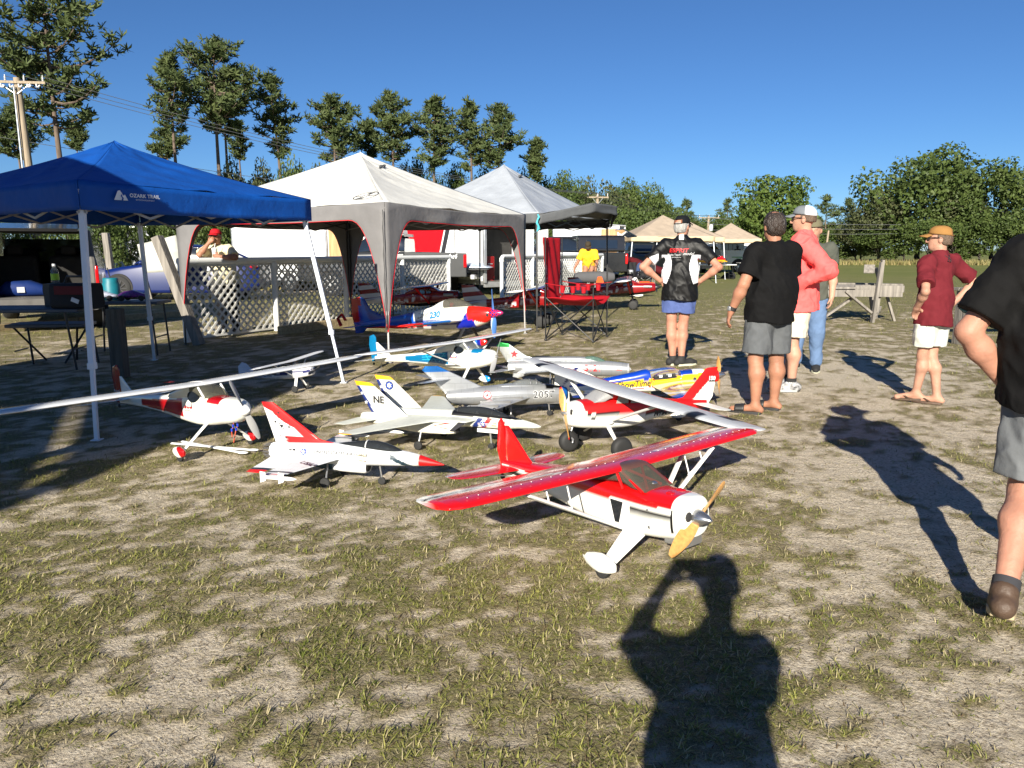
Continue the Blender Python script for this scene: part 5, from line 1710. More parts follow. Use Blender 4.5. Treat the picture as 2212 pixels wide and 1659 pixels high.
	sec = [(0.0, -0.82, 0.24, nz + 0.055, 0.6), (0.30, -0.88, 0.19, nz + 0.055, 0.6), (0.37, -0.91, 0.15, nz + 0.055, 0.6), (0.40, -0.95, 0.09, nz + 0.055, 0.4)]
	wings(p, sec, lambda x, y, z: (0.78, 0.79, 0.8) if (-0.955 - 0.05 < x + 0.10 * y < -0.925 - 0.05 and y > 0.06) else RED, t=0.07, sym=True, n=30, name='tailplane')
	fin_poly(p, [(-0.74, nz + 0.07), (-0.80, nz + 0.12), (-0.965, nz + 0.285), (-1.00, nz + 0.285), (-0.995, nz + 0.03), (-0.80, nz + 0.05)], 0.016, lambda x, y, z: RED)
	fin_poly(p, [(-1.005, nz + 0.03), (-1.005, nz + 0.30), (-1.03, nz + 0.325), (-1.06, nz + 0.30), (-1.085, nz + 0.14), (-1.05, nz + 0.02)], 0.014, lambda x, y, z: RED, name='rudder')
	mwheel(p, -1.05, 0, 0.018, 0.012, z=nz - 0.02)
	# nose
	for s in (-1, 1):
		g = MB(); g.ell((0.338, s * 0.055, nz + 0.015), (0.014, 0.026, 0.026)); g.build('cowl_inlet', interior_m, p)
	g = MB(); g.loft([rrect(0.06, -0.03, 0.012, rad=0.01, x=x) for x in (-0.06, 0.05)]); o = g.build('engine_sump', steel, p); o.location = (0.27, 0, nz - 0.10)
	for s in (-1, 1):
		g = MB(); g.tube([(0.27, s * 0.03, nz - 0.10), (0.30, s * 0.035, nz - 0.13), (0.26, s * 0.035, nz - 0.145)], 0.012, n=8); g.build('exhaust_pipe', black_metal, p)
		g = MB(); g.box((0.235, s * 0.035, nz + 0.097), (0.035, 0.03, 0.012), (0, 0.15, 0)); g.build('cowl_scoop', mat('red_frame_paint', (0, 0, 0)), p, bevel=0.004)
	g = MB(); g.ell((0.10, 0.0, nz + 0.118), (0.022, 0.022, 0.010)); g.build('filler_cap', spin_metal, p)
	hub = prop(p, (0.352, 0, nz), 0.215, R(32), prop_wood, 0.043, spin_r=0.040, spin_l=0.085)
	g = MB(); V, F = disc_poly(0.012, 16, 0.008)
	for b_ in [c for c in hub.children if c.name.startswith('blade')]:
		pass
husky()


# ---- 2 Cessna style foam plane
def cessna():
	p = plane_root('red, white and silver high wing trainer plane with fat black tyres and checkerboard stripe', 0.655, 5.33, 3.552, 0.06)
	nz = 0.285
	def fcol(x, y, z):
		zl = nz + 0.012 - 0.02 * max(0, -x)
		if x > 0.245: return W_
		if z > zl + 0.012: return RED if x < 0.215 - 0.3 * max(0, (nz + 0.05 - z)) else W_
		if zl - 0.012 < z <= zl + 0.012 and x < 0.19:
			if 0.125 < x < 0.16: return W_
			return BLK if x > -0.72 else W_
		if zl - 0.040 < z <= zl - 0.012 and 0.125 < x < 0.16: return BLK
		return W_
	S = [(0.300, nz - 0.005, 0.055, 0.055, 2.2), (0.285, nz - 0.008, 0.085, 0.080, 2.4), (0.22, nz - 0.008, 0.105, 0.095, 2.8), (0.10, nz - 0.006, 0.115, 0.103, 3.2), (-0.05, nz - 0.002, 0.118, 0.108, 3.6), (-0.22, nz + 0.004, 0.110, 0.105, 3.4), (-0.42, nz + 0.020, 0.080, 0.078, 3.0), (-0.68, nz + 0.035, 0.045, 0.050, 2.6), (-0.93, nz + 0.045, 0.015, 0.030, 2.2)]
	f = fus(p, S, fcol, foam, n=150, seg=48)
	wz = nz + 0.172
	C = [(0.125, nz + 0.090, 0.09, 0.006, 3), (0.05, nz + 0.118, 0.10, 0.036, 3.2), (-0.01, nz + 0.140, 0.104, 0.030, 3.6), (-0.12, nz + 0.138, 0.104, 0.040, 3.6), (-0.25, nz + 0.120, 0.095, 0.035, 3.2), (-0.36, nz + 0.095, 0.06, 0.012, 3)]
	fus(p, C, lambda x, y, z: (0.60, 0.60, 0.60) if (x > -0.015 or -0.06 > x > -0.15 and abs(y) > 0.09 and z > nz + 0.10) else RED, foam, n=80, seg=40, name='cabin')
	for s in (-1, 1):
		for x0, x1 in ((-0.05, -0.14), (-0.17, -0.23)):
			g = MB(); g.prism([(x0 + 0.01, s * 0.107, nz + 0.085), (x0 - 0.005, s * 0.106, nz + 0.145), (x1, s * 0.106, nz + 0.145), (x1, s * 0.107, nz + 0.085)], (0, s * 0.0, 0), (0, s * 0.006, 0)); g.build('cabin_window', mat('grey_window_film', (0.27, 0.265, 0.25), 0.35), p, smooth=0)
	wx = 0.06; B = 1.50
	def wcol(x, y, z):
		if 1.00 < y < 1.14 and x > -0.05: return BLK
		if 1.14 < y < 1.30 and x < -0.09: return BLK
		if x < -0.185 and 0.15 < y: return RED if z > wz - 0.002 else SIL
		return (0.76, 0.77, 0.78)
	wl = wings(p, [(0.0, wx, 0.29, wz), (0.7, wx, 0.29, wz + 0.008), (1.38, wx - 0.035, 0.22, wz + 0.02), (B - 0.03, wx - 0.05, 0.19, wz + 0.022, 0.8), (B, wx - 0.08, 0.12, wz + 0.022, 0.3)], wcol, foam, t=0.13, n=70, cn=22)
	for s in (-1, 1):
		strut(p, (0.0, s * 0.112, nz - 0.045), (-0.03, s * 0.62, wz - 0.01), 0.010)
		g = MB(); g.ell((0.005, s * 0.122, nz - 0.048), (0.03, 0.02, 0.018)); g.build('strut_fairing', wht_paint, p)
		g = MB(); g.tube([(-0.01, s * 0.07, nz - 0.09), (0.0, s * 0.255, 0.085)], [(0.020, 0.007), (0.013, 0.006)], n=8); g.build('gear_leg', wht_paint, p, smooth=60)
		mwheel(p, 0.0, s * 0.285, 0.082, 0.075, fat=True)
		# tail
	wings(p, [(0.0, -0.78, 0.16, nz + 0.05, 0.7), (0.28, -0.82, 0.12, nz + 0.05, 0.7), (0.31, -0.85, 0.07, nz + 0.05, 0.4)], lambda x, y, z: W_, foam, name='tailplane', t=0.08, sym=True, n=12)
	def vcol(x, y, z):
		k = (z - nz - 0.06) / 0.26
		lead = -0.70 - 0.24 * k
		if z > nz + 0.255: return RED
		if x > lead - 0.075: return RED
		if 0.60 < k < 0.72 and x < lead - 0.08: return BLK
		if x < -0.94 - 0.03 * k and k > 0.72: return RED
		return W_
	fin_poly(p, [(-0.52, nz + 0.070), (-0.70, nz + 0.095), (-0.90, nz + 0.325), (-1.01, nz + 0.335), (-0.985, nz + 0.10), (-0.94, nz + 0.03), (-0.8, nz + 0.05)], 0.018, vcol, foam)
	lettering('150', 0.045, (-0.955, 0.012, nz + 0.245), (-1, 0, 0), (0, 0, 1), print_white, p, bold=0.002)
	for s in (-1, 1):
		lettering('N150CZ', 0.062, (-0.50, s * 0.12, nz + 0.0), (-s, 0, 0.06), (-0.0, 0, 1), print_black, p, bold=0.003, shear=0.15, target=f, sx=0.95)
	# nose gear, prop
	g = MB(); g.tube([(0.24, 0.0, nz - 0.08), (0.265, 0.0, 0.12), (0.265, 0.055, 0.10), (0.27, 0.06, 0.078)], 0.008, n=8); g.build('nose_gear_fork', steel, p, smooth=60)
	mwheel(p, 0.27, 0.0, 0.078, 0.075, fat=True)
	for s in (-1, 1):
		g = MB(); g.box((0.292, s * 0.052, nz + 0.02), (0.02, 0.045, 0.04), (0, 0, -s * 0.5)); g.build('cowl_inlet', interior_m, p, bevel=0.008)
	prop(p, (0.318, 0, nz), 0.185, R(118), prop_wood, 0.036, tips=mat('red_prop_tip', hx('b8201c'), 0.4))
cessna()


# ---- 3 red white and blue jet with star fin
def f16():
	p = plane_root('white jet with red nose, red trimmed star tail fin and clear canopy', -1.134, 4.563, -0.222, 0.0)
	z = 0.185
	def fcol(x, y, zz):
		if x > 0.545: return RED if x > 0.575 - 0.3 * abs(zz - z + 0.01) * 0 else W_
		k = x - 0.40 + (zz - z) * 1.6
		if 0.40 < x < 0.545 and 0.0 < (zz - z + 0.045) - (0.54 - x) * 0.0 and -0.02 < (zz - z) - (0.445 - x) * 0.55 + 0.0 < 0.012: return (0.10, 0.20, 0.25)
		if zz < z - 0.062 and 0.0 < x < 0.2: return (0.16, 0.28, 0.33)
		return (0.86, 0.87, 0.88)
	S = [(0.735, z - 0.028, 0.002, 0.002, 2), (0.66, z - 0.018, 0.022, 0.020, 2), (0.54, z - 0.006, 0.045, 0.040, 2), (0.40, z, 0.060, 0.052, 2.2), (0.25, z + 0.004, 0.075, 0.062, 2.2), (0.10, z + 0.004, 0.088, 0.068, 2.2), (-0.10, z + 0.0, 0.092, 0.066, 2.3), (-0.28, z - 0.004, 0.078, 0.062, 2.2), (-0.40, z - 0.004, 0.058, 0.056, 2), (-0.43, z - 0.004, 0.050, 0.050, 2)]
	f = fus(p, S, fcol, foam, n=140, seg=48)
	# belly intake
	S = [(0.235, z - 0.072, 0.050, 0.034, 2.6), (0.20, z - 0.073, 0.058, 0.037, 2.6), (0.0, z - 0.062, 0.066, 0.040, 2.6), (-0.18, z - 0.042, 0.06, 0.035, 2.4), (-0.3, z - 0.03, 0.03, 0.02, 2.2)]
	fus(p, S, lambda x, y, zz: (0.88, 0.88, 0.88) if x > 0.02 else (0.15, 0.26, 0.31), foam, n=50, seg=32, name='intake')
	g = MB(); g.ell((0.234, 0, z - 0.074), (0.008, 0.044, 0.028)); g.build('intake_mouth', interior_m, p)
	# nozzle petals
	for k in range(12):
		a = 2 * PI * k / 12; d = Vector((0, math.cos(a), math.sin(a)))
		g = MB(); g.tube([Vector((-0.425, 0, z - 0.004)) + d * 0.046, Vector((-0.455, 0, z - 0.004)) + d * 0.044, Vector((-0.475, 0, z - 0.004)) + d * 0.036], [(0.013, 0.006), (0.012, 0.006), (0.009, 0.005)], n=6); g.build('nozzle_petal', interior_grey, p, smooth=60)
	def wcol(x, y, zz):
		if y > 0.40: return (0.12, 0.18, 0.24) if (x + 0.0) < -0.05 + 0.0 and y < 0.425 else ((0.86, 0.87, 0.88) if y < 0.45 else RED if y < 0.47 else (0.86, 0.87, 0.88))
		return (0.86, 0.87, 0.88)
	wings(p, [(0.06, 0.20, 0.42, z - 0.005), (0.10, 0.08, 0.30, z - 0.006), (0.50, -0.11, 0.105, z - 0.012)], wcol, foam, t=0.045, sym=True, n=60)
	# strake
	wings(p, [(0.03, 0.36, 0.30, z + 0.0), (0.10, 0.06, 0.1, z - 0.004)], lambda x, y, zz: (0.86, 0.87, 0.88), foam, t=0.03, sym=True, n=6, name='strake')
	for s in (-1, 1):
		g = MB(); g.lathe([(0, 0.001), (0.02, 0.009), (0.05, 0.012), (0.21, 0.012), (0.215, 0.006)], (0.02, s * 0.515, z - 0.012), (-1, 0, 0), 10); m = g.build('wingtip_missile', wht_paint, p, smooth=60)
		for xx in (-0.06, -0.175):
			g = MB(); g.prism([(xx, 0, 0.03), (xx - 0.035, 0, 0.034), (xx - 0.035, 0, -0.034), (xx, 0, -0.02)], (0, s * 0.515 - 0.0015, z - 0.012), (0, s * 0.515 + 0.0015, z - 0.012)); g.build('missile_fin', wht_paint, m, smooth=0)
	wings(p, [(0.07, -0.20, 0.21, z - 0.03), (0.30, -0.34, 0.10, z - 0.06)], lambda x, y, zz: RED if y > 0.262 else (0.10, 0.17, 0.24) if y > 0.235 and x < -0.3 else (0.86, 0.87, 0.88), foam, t=0.04, sym=True, n=40, name='stabilator')
	def vcol(x, y, zz):
		k = (zz - z - 0.06) / 0.25
		lead = -0.02 - 0.40 * max(0, k) ** 0.8
		lead = -0.06 - 0.37 * k if k > 0.1 else 0.05
		sc = 0.085 + 0.022 * abs(math.sin(k * 8.2))
		if k < 0.16 and x > -0.33: return RED
		if zz > z + 0.302: return RED
		return RED if x > lead - sc + 0.02 else (0.90, 0.90, 0.89)
	fn = fin_poly(p, [(0.10, z + 0.055), (-0.09, z + 0.085), (-0.41, z + 0.315), (-0.49, z + 0.315), (-0.405, z + 0.05), (-0.2, z + 0.05)], 0.014, vcol, foam)
	blk = print_black
	for (x, zz, r) in [(-0.405, 0.28, 0.006), (-0.37, 0.25, 0.012), (-0.395, 0.19, 0.012), (-0.43, 0.255, 0.006), (-0.30, 0.16, 0.012), (-0.335, 0.215, 0.007), (-0.28, 0.115, 0.007), (-0.325, 0.09, 0.012), (-0.365, 0.10, 0.007), (-0.305, 0.20, 0.007), (-0.36, 0.13, 0.006)]:
		V, F = star_poly(r)
		for s in (-1, 1):
			decal(V, F, (x, s * 0.0075, z + zz), (-s, 0, 0), (0, 0, 1), blk, p, name='star_marking')
	for s in (-1, 1):
		V, F = disc_poly(0.020, 20, 0.017, 0.026); decal(V, F, (-0.352, s * 0.0078, z + 0.165), (-s, 0, 0), (0, 0, 1), blk, p, name='fin_emblem')
		V, F = quad_poly([(-0.012, 0.0), (0, -0.016), (0.012, 0.0), (0.006, 0.012), (0, 0.004), (-0.006, 0.012)]); decal(V, F, (-0.352, s * 0.0078, z + 0.165), (-s, 0, 0), (0, 0, 1), blk, p, name='fin_emblem')
		lettering('UNITED STATES AIR FORCE', 0.029, (0.085, s * 0.10, z + 0.036), (-s, 0, 0) if s > 0 else (1, 0, 0), (0, -s * 0.6, 1), print_black, p, target=f, shear=0.15, bold=0.0006)
		insignia(p, f, (-0.165, s * 0.10, z + 0.028), s, 0.020)
		lettering('AF 88', 0.02, (-0.25, s * 0.10, z + 0.045), (-s, 0, 0) if s > 0 else (1, 0, 0), (0, -s * 0.6, 1), print_black, p, target=f, bold=0.001)
		V, F = quad_poly([(-0.03, -0.022), (0.03, -0.022), (0.035, 0.022), (-0.022, 0.022)]); decal(V, F, (0.22, s * 0.1, z + 0.012), (-s, 0, 0) if s > 0 else (1, 0, 0), (0, -s * 0.3, 1), mat('mottled_badge', (0.45, 0.25, 0.18), 0.5, var=0.8, scale=60, col2=(0.75, 0.70, 0.5)), p, name='badge', target=f)
	lettering('USAF', 0.06, (-0.02, -0.30, z + 0.012), (0.9, -0.45, 0), (0.45, 0.9, 0), print_black, p, bold=0.002)
	# canopy
	Cs = [(0.46, z + 0.040, 0.012, 0.006, 2), (0.40, z + 0.052, 0.034, 0.022, 2), (0.31, z + 0.062, 0.042, 0.036, 2), (0.22, z + 0.064, 0.040, 0.034, 2), (0.10, z + 0.064, 0.03, 0.018, 2), (0.02, z + 0.062, 0.008, 0.006, 2)]
	fus(p, Cs, lambda x, y, zz: (0.3, 0.3, 0.3), dark_can, n=30, seg=24, name='canopy')
	g = MB(); g.tube([(0.235, 0.0415 * math.cos(a), z + 0.064 + 0.036 * math.sin(a)) for a in [PI * i / 14 for i in range(15)]], 0.004, n=6); g.build('canopy_frame', wht_paint, p)
	pilot(p, 0.30, z + 0.062, 0.017, wht_paint)
	for s in (-1, 1):
		g = MB(); g.tube([(-0.01, s * 0.07, z - 0.05), (0.0, s * 0.125, 0.045)], 0.006, n=8); g.build('gear_leg', steel, p)
		mwheel(p, 0.0, s * 0.139, 0.033, 0.024)
	g = MB(); g.tube([(0.31, 0, z - 0.06), (0.32, 0, 0.05), (0.32, 0.014, 0.03)], 0.006, n=8); g.build('gear_leg', steel, p)
	mwheel(p, 0.32, 0, 0.026, 0.018)


def insignia(p, tgt, o, s, r):
	u = (-s, 0, 0) if s > 0 else (1, 0, 0); v = (0, -s * 0.25, 1)
	for V, F, m, off in ((*quad_poly([(-2.1 * r, -0.42 * r), (2.1 * r, -0.42 * r), (2.1 * r, 0.42 * r), (-2.1 * r, 0.42 * r)]), print_blue, 0.0025), (*quad_poly([(-2.0 * r, -0.32 * r), (2.0 * r, -0.32 * r), (2.0 * r, 0.32 * r), (-2.0 * r, 0.32 * r)]), print_white, 0.0035), (*quad_poly([(-2.0 * r, -0.10 * r), (2.0 * r, -0.10 * r), (2.0 * r, 0.10 * r), (-2.0 * r, 0.10 * r)]), print_red, 0.0042), (*disc_poly(r), print_blue, 0.005), (*star_poly(r * 0.95), print_white, 0.006)):
		decal(V, F, o, u, v, m, p, name='insignia', target=tgt, off=off)


def pilot(p, x, z, r, helm, dark=False):
	g = MB(); g.ell((x, 0, z), (r, r * 0.9, r)); o = g.build('pilot_figure', helm, p)
	g = MB(); g.ell((x + r * 0.5, 0, z - r * 0.1), (r * 0.6, r * 0.7, r * 0.55)); g.build('visor', print_black, o)
	g = MB(); g.ell((x - r * 0.1, 0, z - r * 1.7), (r * 0.9, r * 1.5, r * 1.1)); g.build('torso', mat('flight_suit', (0.10, 0.12, 0.09), 0.8), o)
f16()


# ---- 4 navy swing wing jet with twin tails
def f14():
	p = plane_root('pale grey navy jet with twin yellow tipped tail fins and two-seat canopy', -0.62, 5.52, -0.36, 0.0)
	z = 0.215; GR = (0.80, 0.81, 0.77); LG = (0.90, 0.89, 0.82)
	def fcol(x, y, zz):
		if x > 0.20 and zz > z + 0.030: return BLK if zz > z + 0.034 - 0.04 * max(0, x - 0.6) else GR
		k = x - (zz - z) * 0.75
		if 0.36 < x < 0.62 and abs(y) > 0.02 and zz > z - 0.055:
			if 0.395 < k < 0.44: return NAVY
			if 0.465 < k < 0.505: return (0.72, 0.16, 0.15)
			if 0.44 < k < 0.465: return W_
		return GR if zz > z - 0.03 else LG
	S = [(0.885, z - 0.012, 0.003, 0.003, 2), (0.84, z - 0.009, 0.018, 0.018, 2), (0.72, z - 0.002, 0.038, 0.036, 2), (0.58, z + 0.0, 0.050, 0.050, 2.2), (0.40, z + 0.004, 0.058, 0.058, 2.4), (0.22, z + 0.004, 0.066, 0.060, 2.6), (0.0, z + 0.008, 0.07, 0.05, 2.6), (-0.3, z + 0.01, 0.05, 0.03, 2.4), (-0.48, z + 0.01, 0.03, 0.012, 2.2)]
	f = fus(p, S, fcol, foam, n=150, seg=48)
	for s in (-1, 1):
		# nacelle
		N = [(0.27, z - 0.035, 0.040, 0.048, 4), (0.20, z - 0.04, 0.045, 0.052, 4), (0.0, z - 0.045, 0.050, 0.055, 3.2), (-0.25, z - 0.035, 0.052, 0.050, 2.6), (-0.45, z - 0.02, 0.042, 0.042, 2), (-0.52, z - 0.02, 0.034, 0.034, 2)]
		fus(p, [(a, b, c, d, e) for a, b, c, d, e in N], lambda x, y, zz: LG if zz < z - 0.02 else GR, foam, n=40, seg=28, name='engine_nacelle').location = (0, s * 0.125, 0)
		g = MB(); g.box((0.272, s * 0.125, z - 0.035), (0.006, 0.07, 0.085), (0, R(-18), 0)); g.build('intake_mouth', interior_m, p)
		# glove with red chevron
		g = MB(); g.prism([(0.36, s * 0.165, z + 0.0), (0.20, s * 0.168, z - 0.085), (-0.02, s * 0.168, z - 0.08), (0.0, s * 0.168, z + 0.0)], (0, 0, 0), (0, -s * 0.03, 0)); g.build('intake_side', mat('pale_grey_panel', lin(GR), 0.5), p, smooth=0)
		g = MB(); g.prism([(0.37, s * 0.17, z + 0.012), (0.27, s * 0.172, z - 0.06), (0.235, s * 0.172, z - 0.06), (0.31, s * 0.17, z + 0.012)], (0, 0, 0), (0, s * 0.004, 0)); g.build('intake_lip', print_black, p, smooth=0)
		V, F = quad_poly([(0.0, 0.0), (0.14, 0.035), (0.14, 0.028), (0.02, 0.0), (0.12, -0.012), (0.12, -0.018)])
		g = MB(); g.add([Vector((0.10 + q.x, s * 0.1725, z - 0.03 + q.y)) for q in V], [(0, 1, 2, 3), (0, 3, 4, 5)]); g.build('chevron_marking', print_red, p, smooth=0)
		lettering('NAVY', 0.042, (-0.20, s * 0.182, z - 0.045), (1, 0, 0) if s < 0 else (-1, 0, 0), (0, 0, 1), print_black, p, bold=0.002)
		insignia(p, f, (0.455, s * 0.10, z - 0.004), s, 0.020)
		lettering('101', 0.036, (0.605, s * 0.10, z + 0.012), (1, 0, 0) if s < 0 else (-1, 0, 0), (0, 0, 1), print_black, p, target=f, bold=0.001)
		for (xx, zz, w, h, m) in ((0.545, 0.0, 0.03, 0.006, mat('yellow_stencil', hx('c9a13a'), 0.5)), (0.54, -0.022, 0.035, 0.006, mat('orange_stencil', hx('c07a2a'), 0.5)), (0.62, -0.022, 0.025, 0.004, mat('lime_stencil', hx('b7c34a'), 0.5))):
			V, F = quad_poly([(-w / 2, -h / 2), (w / 2, -h / 2), (w / 2, h / 2), (-w / 2, h / 2)]); decal(V, F, (xx, s * 0.1, z + zz), (1, 0, 0) if s < 0 else (-1, 0, 0), (0, 0, 1), m, p, name='stencil', target=f)
		# tail fins
		def vcol(x, y, zz, s=s):
			k = (zz - z - 0.01) / 0.25
			if zz > z + 0.225: return (0.95, 0.70, 0.08)
			if x < -0.405 - 0.14 * k + 0.0: return NAVY
			return (0.84, 0.84, 0.81)
		fin_poly(p, [(-0.13, z + 0.012), (-0.43, z + 0.255), (-0.57, z + 0.262), (-0.555, z + 0.22), (-0.44, z + 0.012)], 0.012, vcol, foam, y=s * 0.125, tilt=s * 0.09)
		lx = (1, 0, 0) if s < 0 else (-1, 0, 0)
		for q in (-1, 1):
			n_ = 'NE'
			lettering(n_, 0.075, (-0.365, s * 0.137 + q * 0.008, z + 0.125), (q * -1.0, 0, 0), (0, 0.0, 1), print_black, p, bold=0.002) if s < 0 else None
			for (sx, sz) in ((-0.505, 0.17), (-0.475, 0.10)):
				V, F = star_poly(0.017); decal(V, F, (sx, s * 0.125 + s * 0.09 * sz + q * 0.0065, z + sz), (-q, 0, 0), (0, 0, 1), print_white, p, name='star_marking')
			if s > 0:
				V, F = disc_poly(0.033); decal(V, F, (-0.43, s * 0.125 + s * 0.017 + q * 0.0075, z + 0.185), (-q, 0, 0), (0, 0, 1), print_blue, p, name='fin_emblem')
				V, F = disc_poly(0.036, 24, 0.031); decal(V, F, (-0.43, s * 0.125 + s * 0.017 + q * 0.008, z + 0.185), (-q, 0, 0), (0, 0, 1), print_black, p, name='fin_emblem')
				V, F = star_poly(0.024, 6, 0.6); decal(V, F, (-0.43, s * 0.125 + s * 0.017 + q * 0.0085, z + 0.185), (-q, 0, 0), (0, 0, 1), print_white, p, name='fin_emblem')
	wings(p, [(0.03, 0.42, 0.62, z + 0.012), (0.155, 0.36, 0.56, z + 0.008), (0.21, 0.12, 0.30, z + 0.008), (0.70, -0.22, 0.13, z + 0.0), (0.735, -0.27, 0.07, z + 0.0, .5)], lambda x, y, zz: (0.95, 0.7, 0.1) if y > 0.715 else GR, foam, t=0.05, sym=True, n=40)
	wings(p, [(0.15, -0.34, 0.20, z - 0.02), (0.37, -0.52, 0.10, z - 0.03)], lambda x, y, zz: GR, foam, t=0.04, sym=True, n=14, name='stabilator')
	for s in (-1, 1):
		g = MB(); g.lathe([(0, 0.001), (0.02, 0.009), (0.04, 0.012), (0.25, 0.012), (0.26, 0.005)], (0.0, s * 0.42, z - 0.035), (-1, 0, 0), 10); g.build('missile', wht_paint, p, smooth=60)
		g = MB(); g.tube([(0.0, s * 0.16, z - 0.08), (0.0, s * 0.205, 0.05)], 0.008, n=8); g.build('gear_leg', steel, p)
		mwheel(p, 0.0, s * 0.215, 0.034, 0.026, hub=steel)
		mwheel(p, 0.50, s * 0.013, 0.024, 0.014)
	g = MB(); g.tube([(0.485, 0, z - 0.05), (0.50, 0, 0.03)], 0.008, n=8); g.build('gear_leg', steel, p)
	for s in (-1, 1):
		g = MB(); g.prism([(0.40, s * 0.03, z - 0.055), (0.40, s * 0.034, z - 0.082), (0.60, s * 0.034, z - 0.082), (0.60, s * 0.03, z - 0.055)], (0, 0, 0), (0, s * 0.003, 0)); g.build('gear_door', wht_paint, p, smooth=0)
	Cs = [(0.64, z + 0.040, 0.012, 0.006, 2), (0.56, z + 0.052, 0.032, 0.022, 2), (0.46, z + 0.062, 0.040, 0.036, 2), (0.34, z + 0.064, 0.040, 0.036, 2), (0.24, z + 0.060, 0.034, 0.026, 2), (0.20, z + 0.052, 0.022, 0.012, 2)]
	fus(p, Cs, lambda x, y, zz: (0.3, 0.3, 0.3), dark_can, n=30, seg=24, name='canopy')
	for xx in (0.52, 0.40, 0.245):
		g = MB(); g.tube([(xx, 0.040 * math.cos(a), z + 0.060 + 0.037 * math.sin(a)) for a in [PI * i / 14 for i in range(15)]], 0.0035, n=6); g.build('canopy_frame', print_black, p)
	pilot(p, 0.47, z + 0.058, 0.014, mat('grey_helmet', (0.35, 0.37, 0.33), 0.6)); pilot(p, 0.335, z + 0.060, 0.014, mat('grey_helmet', (0.35, 0.37, 0.33), 0.6))
f14()


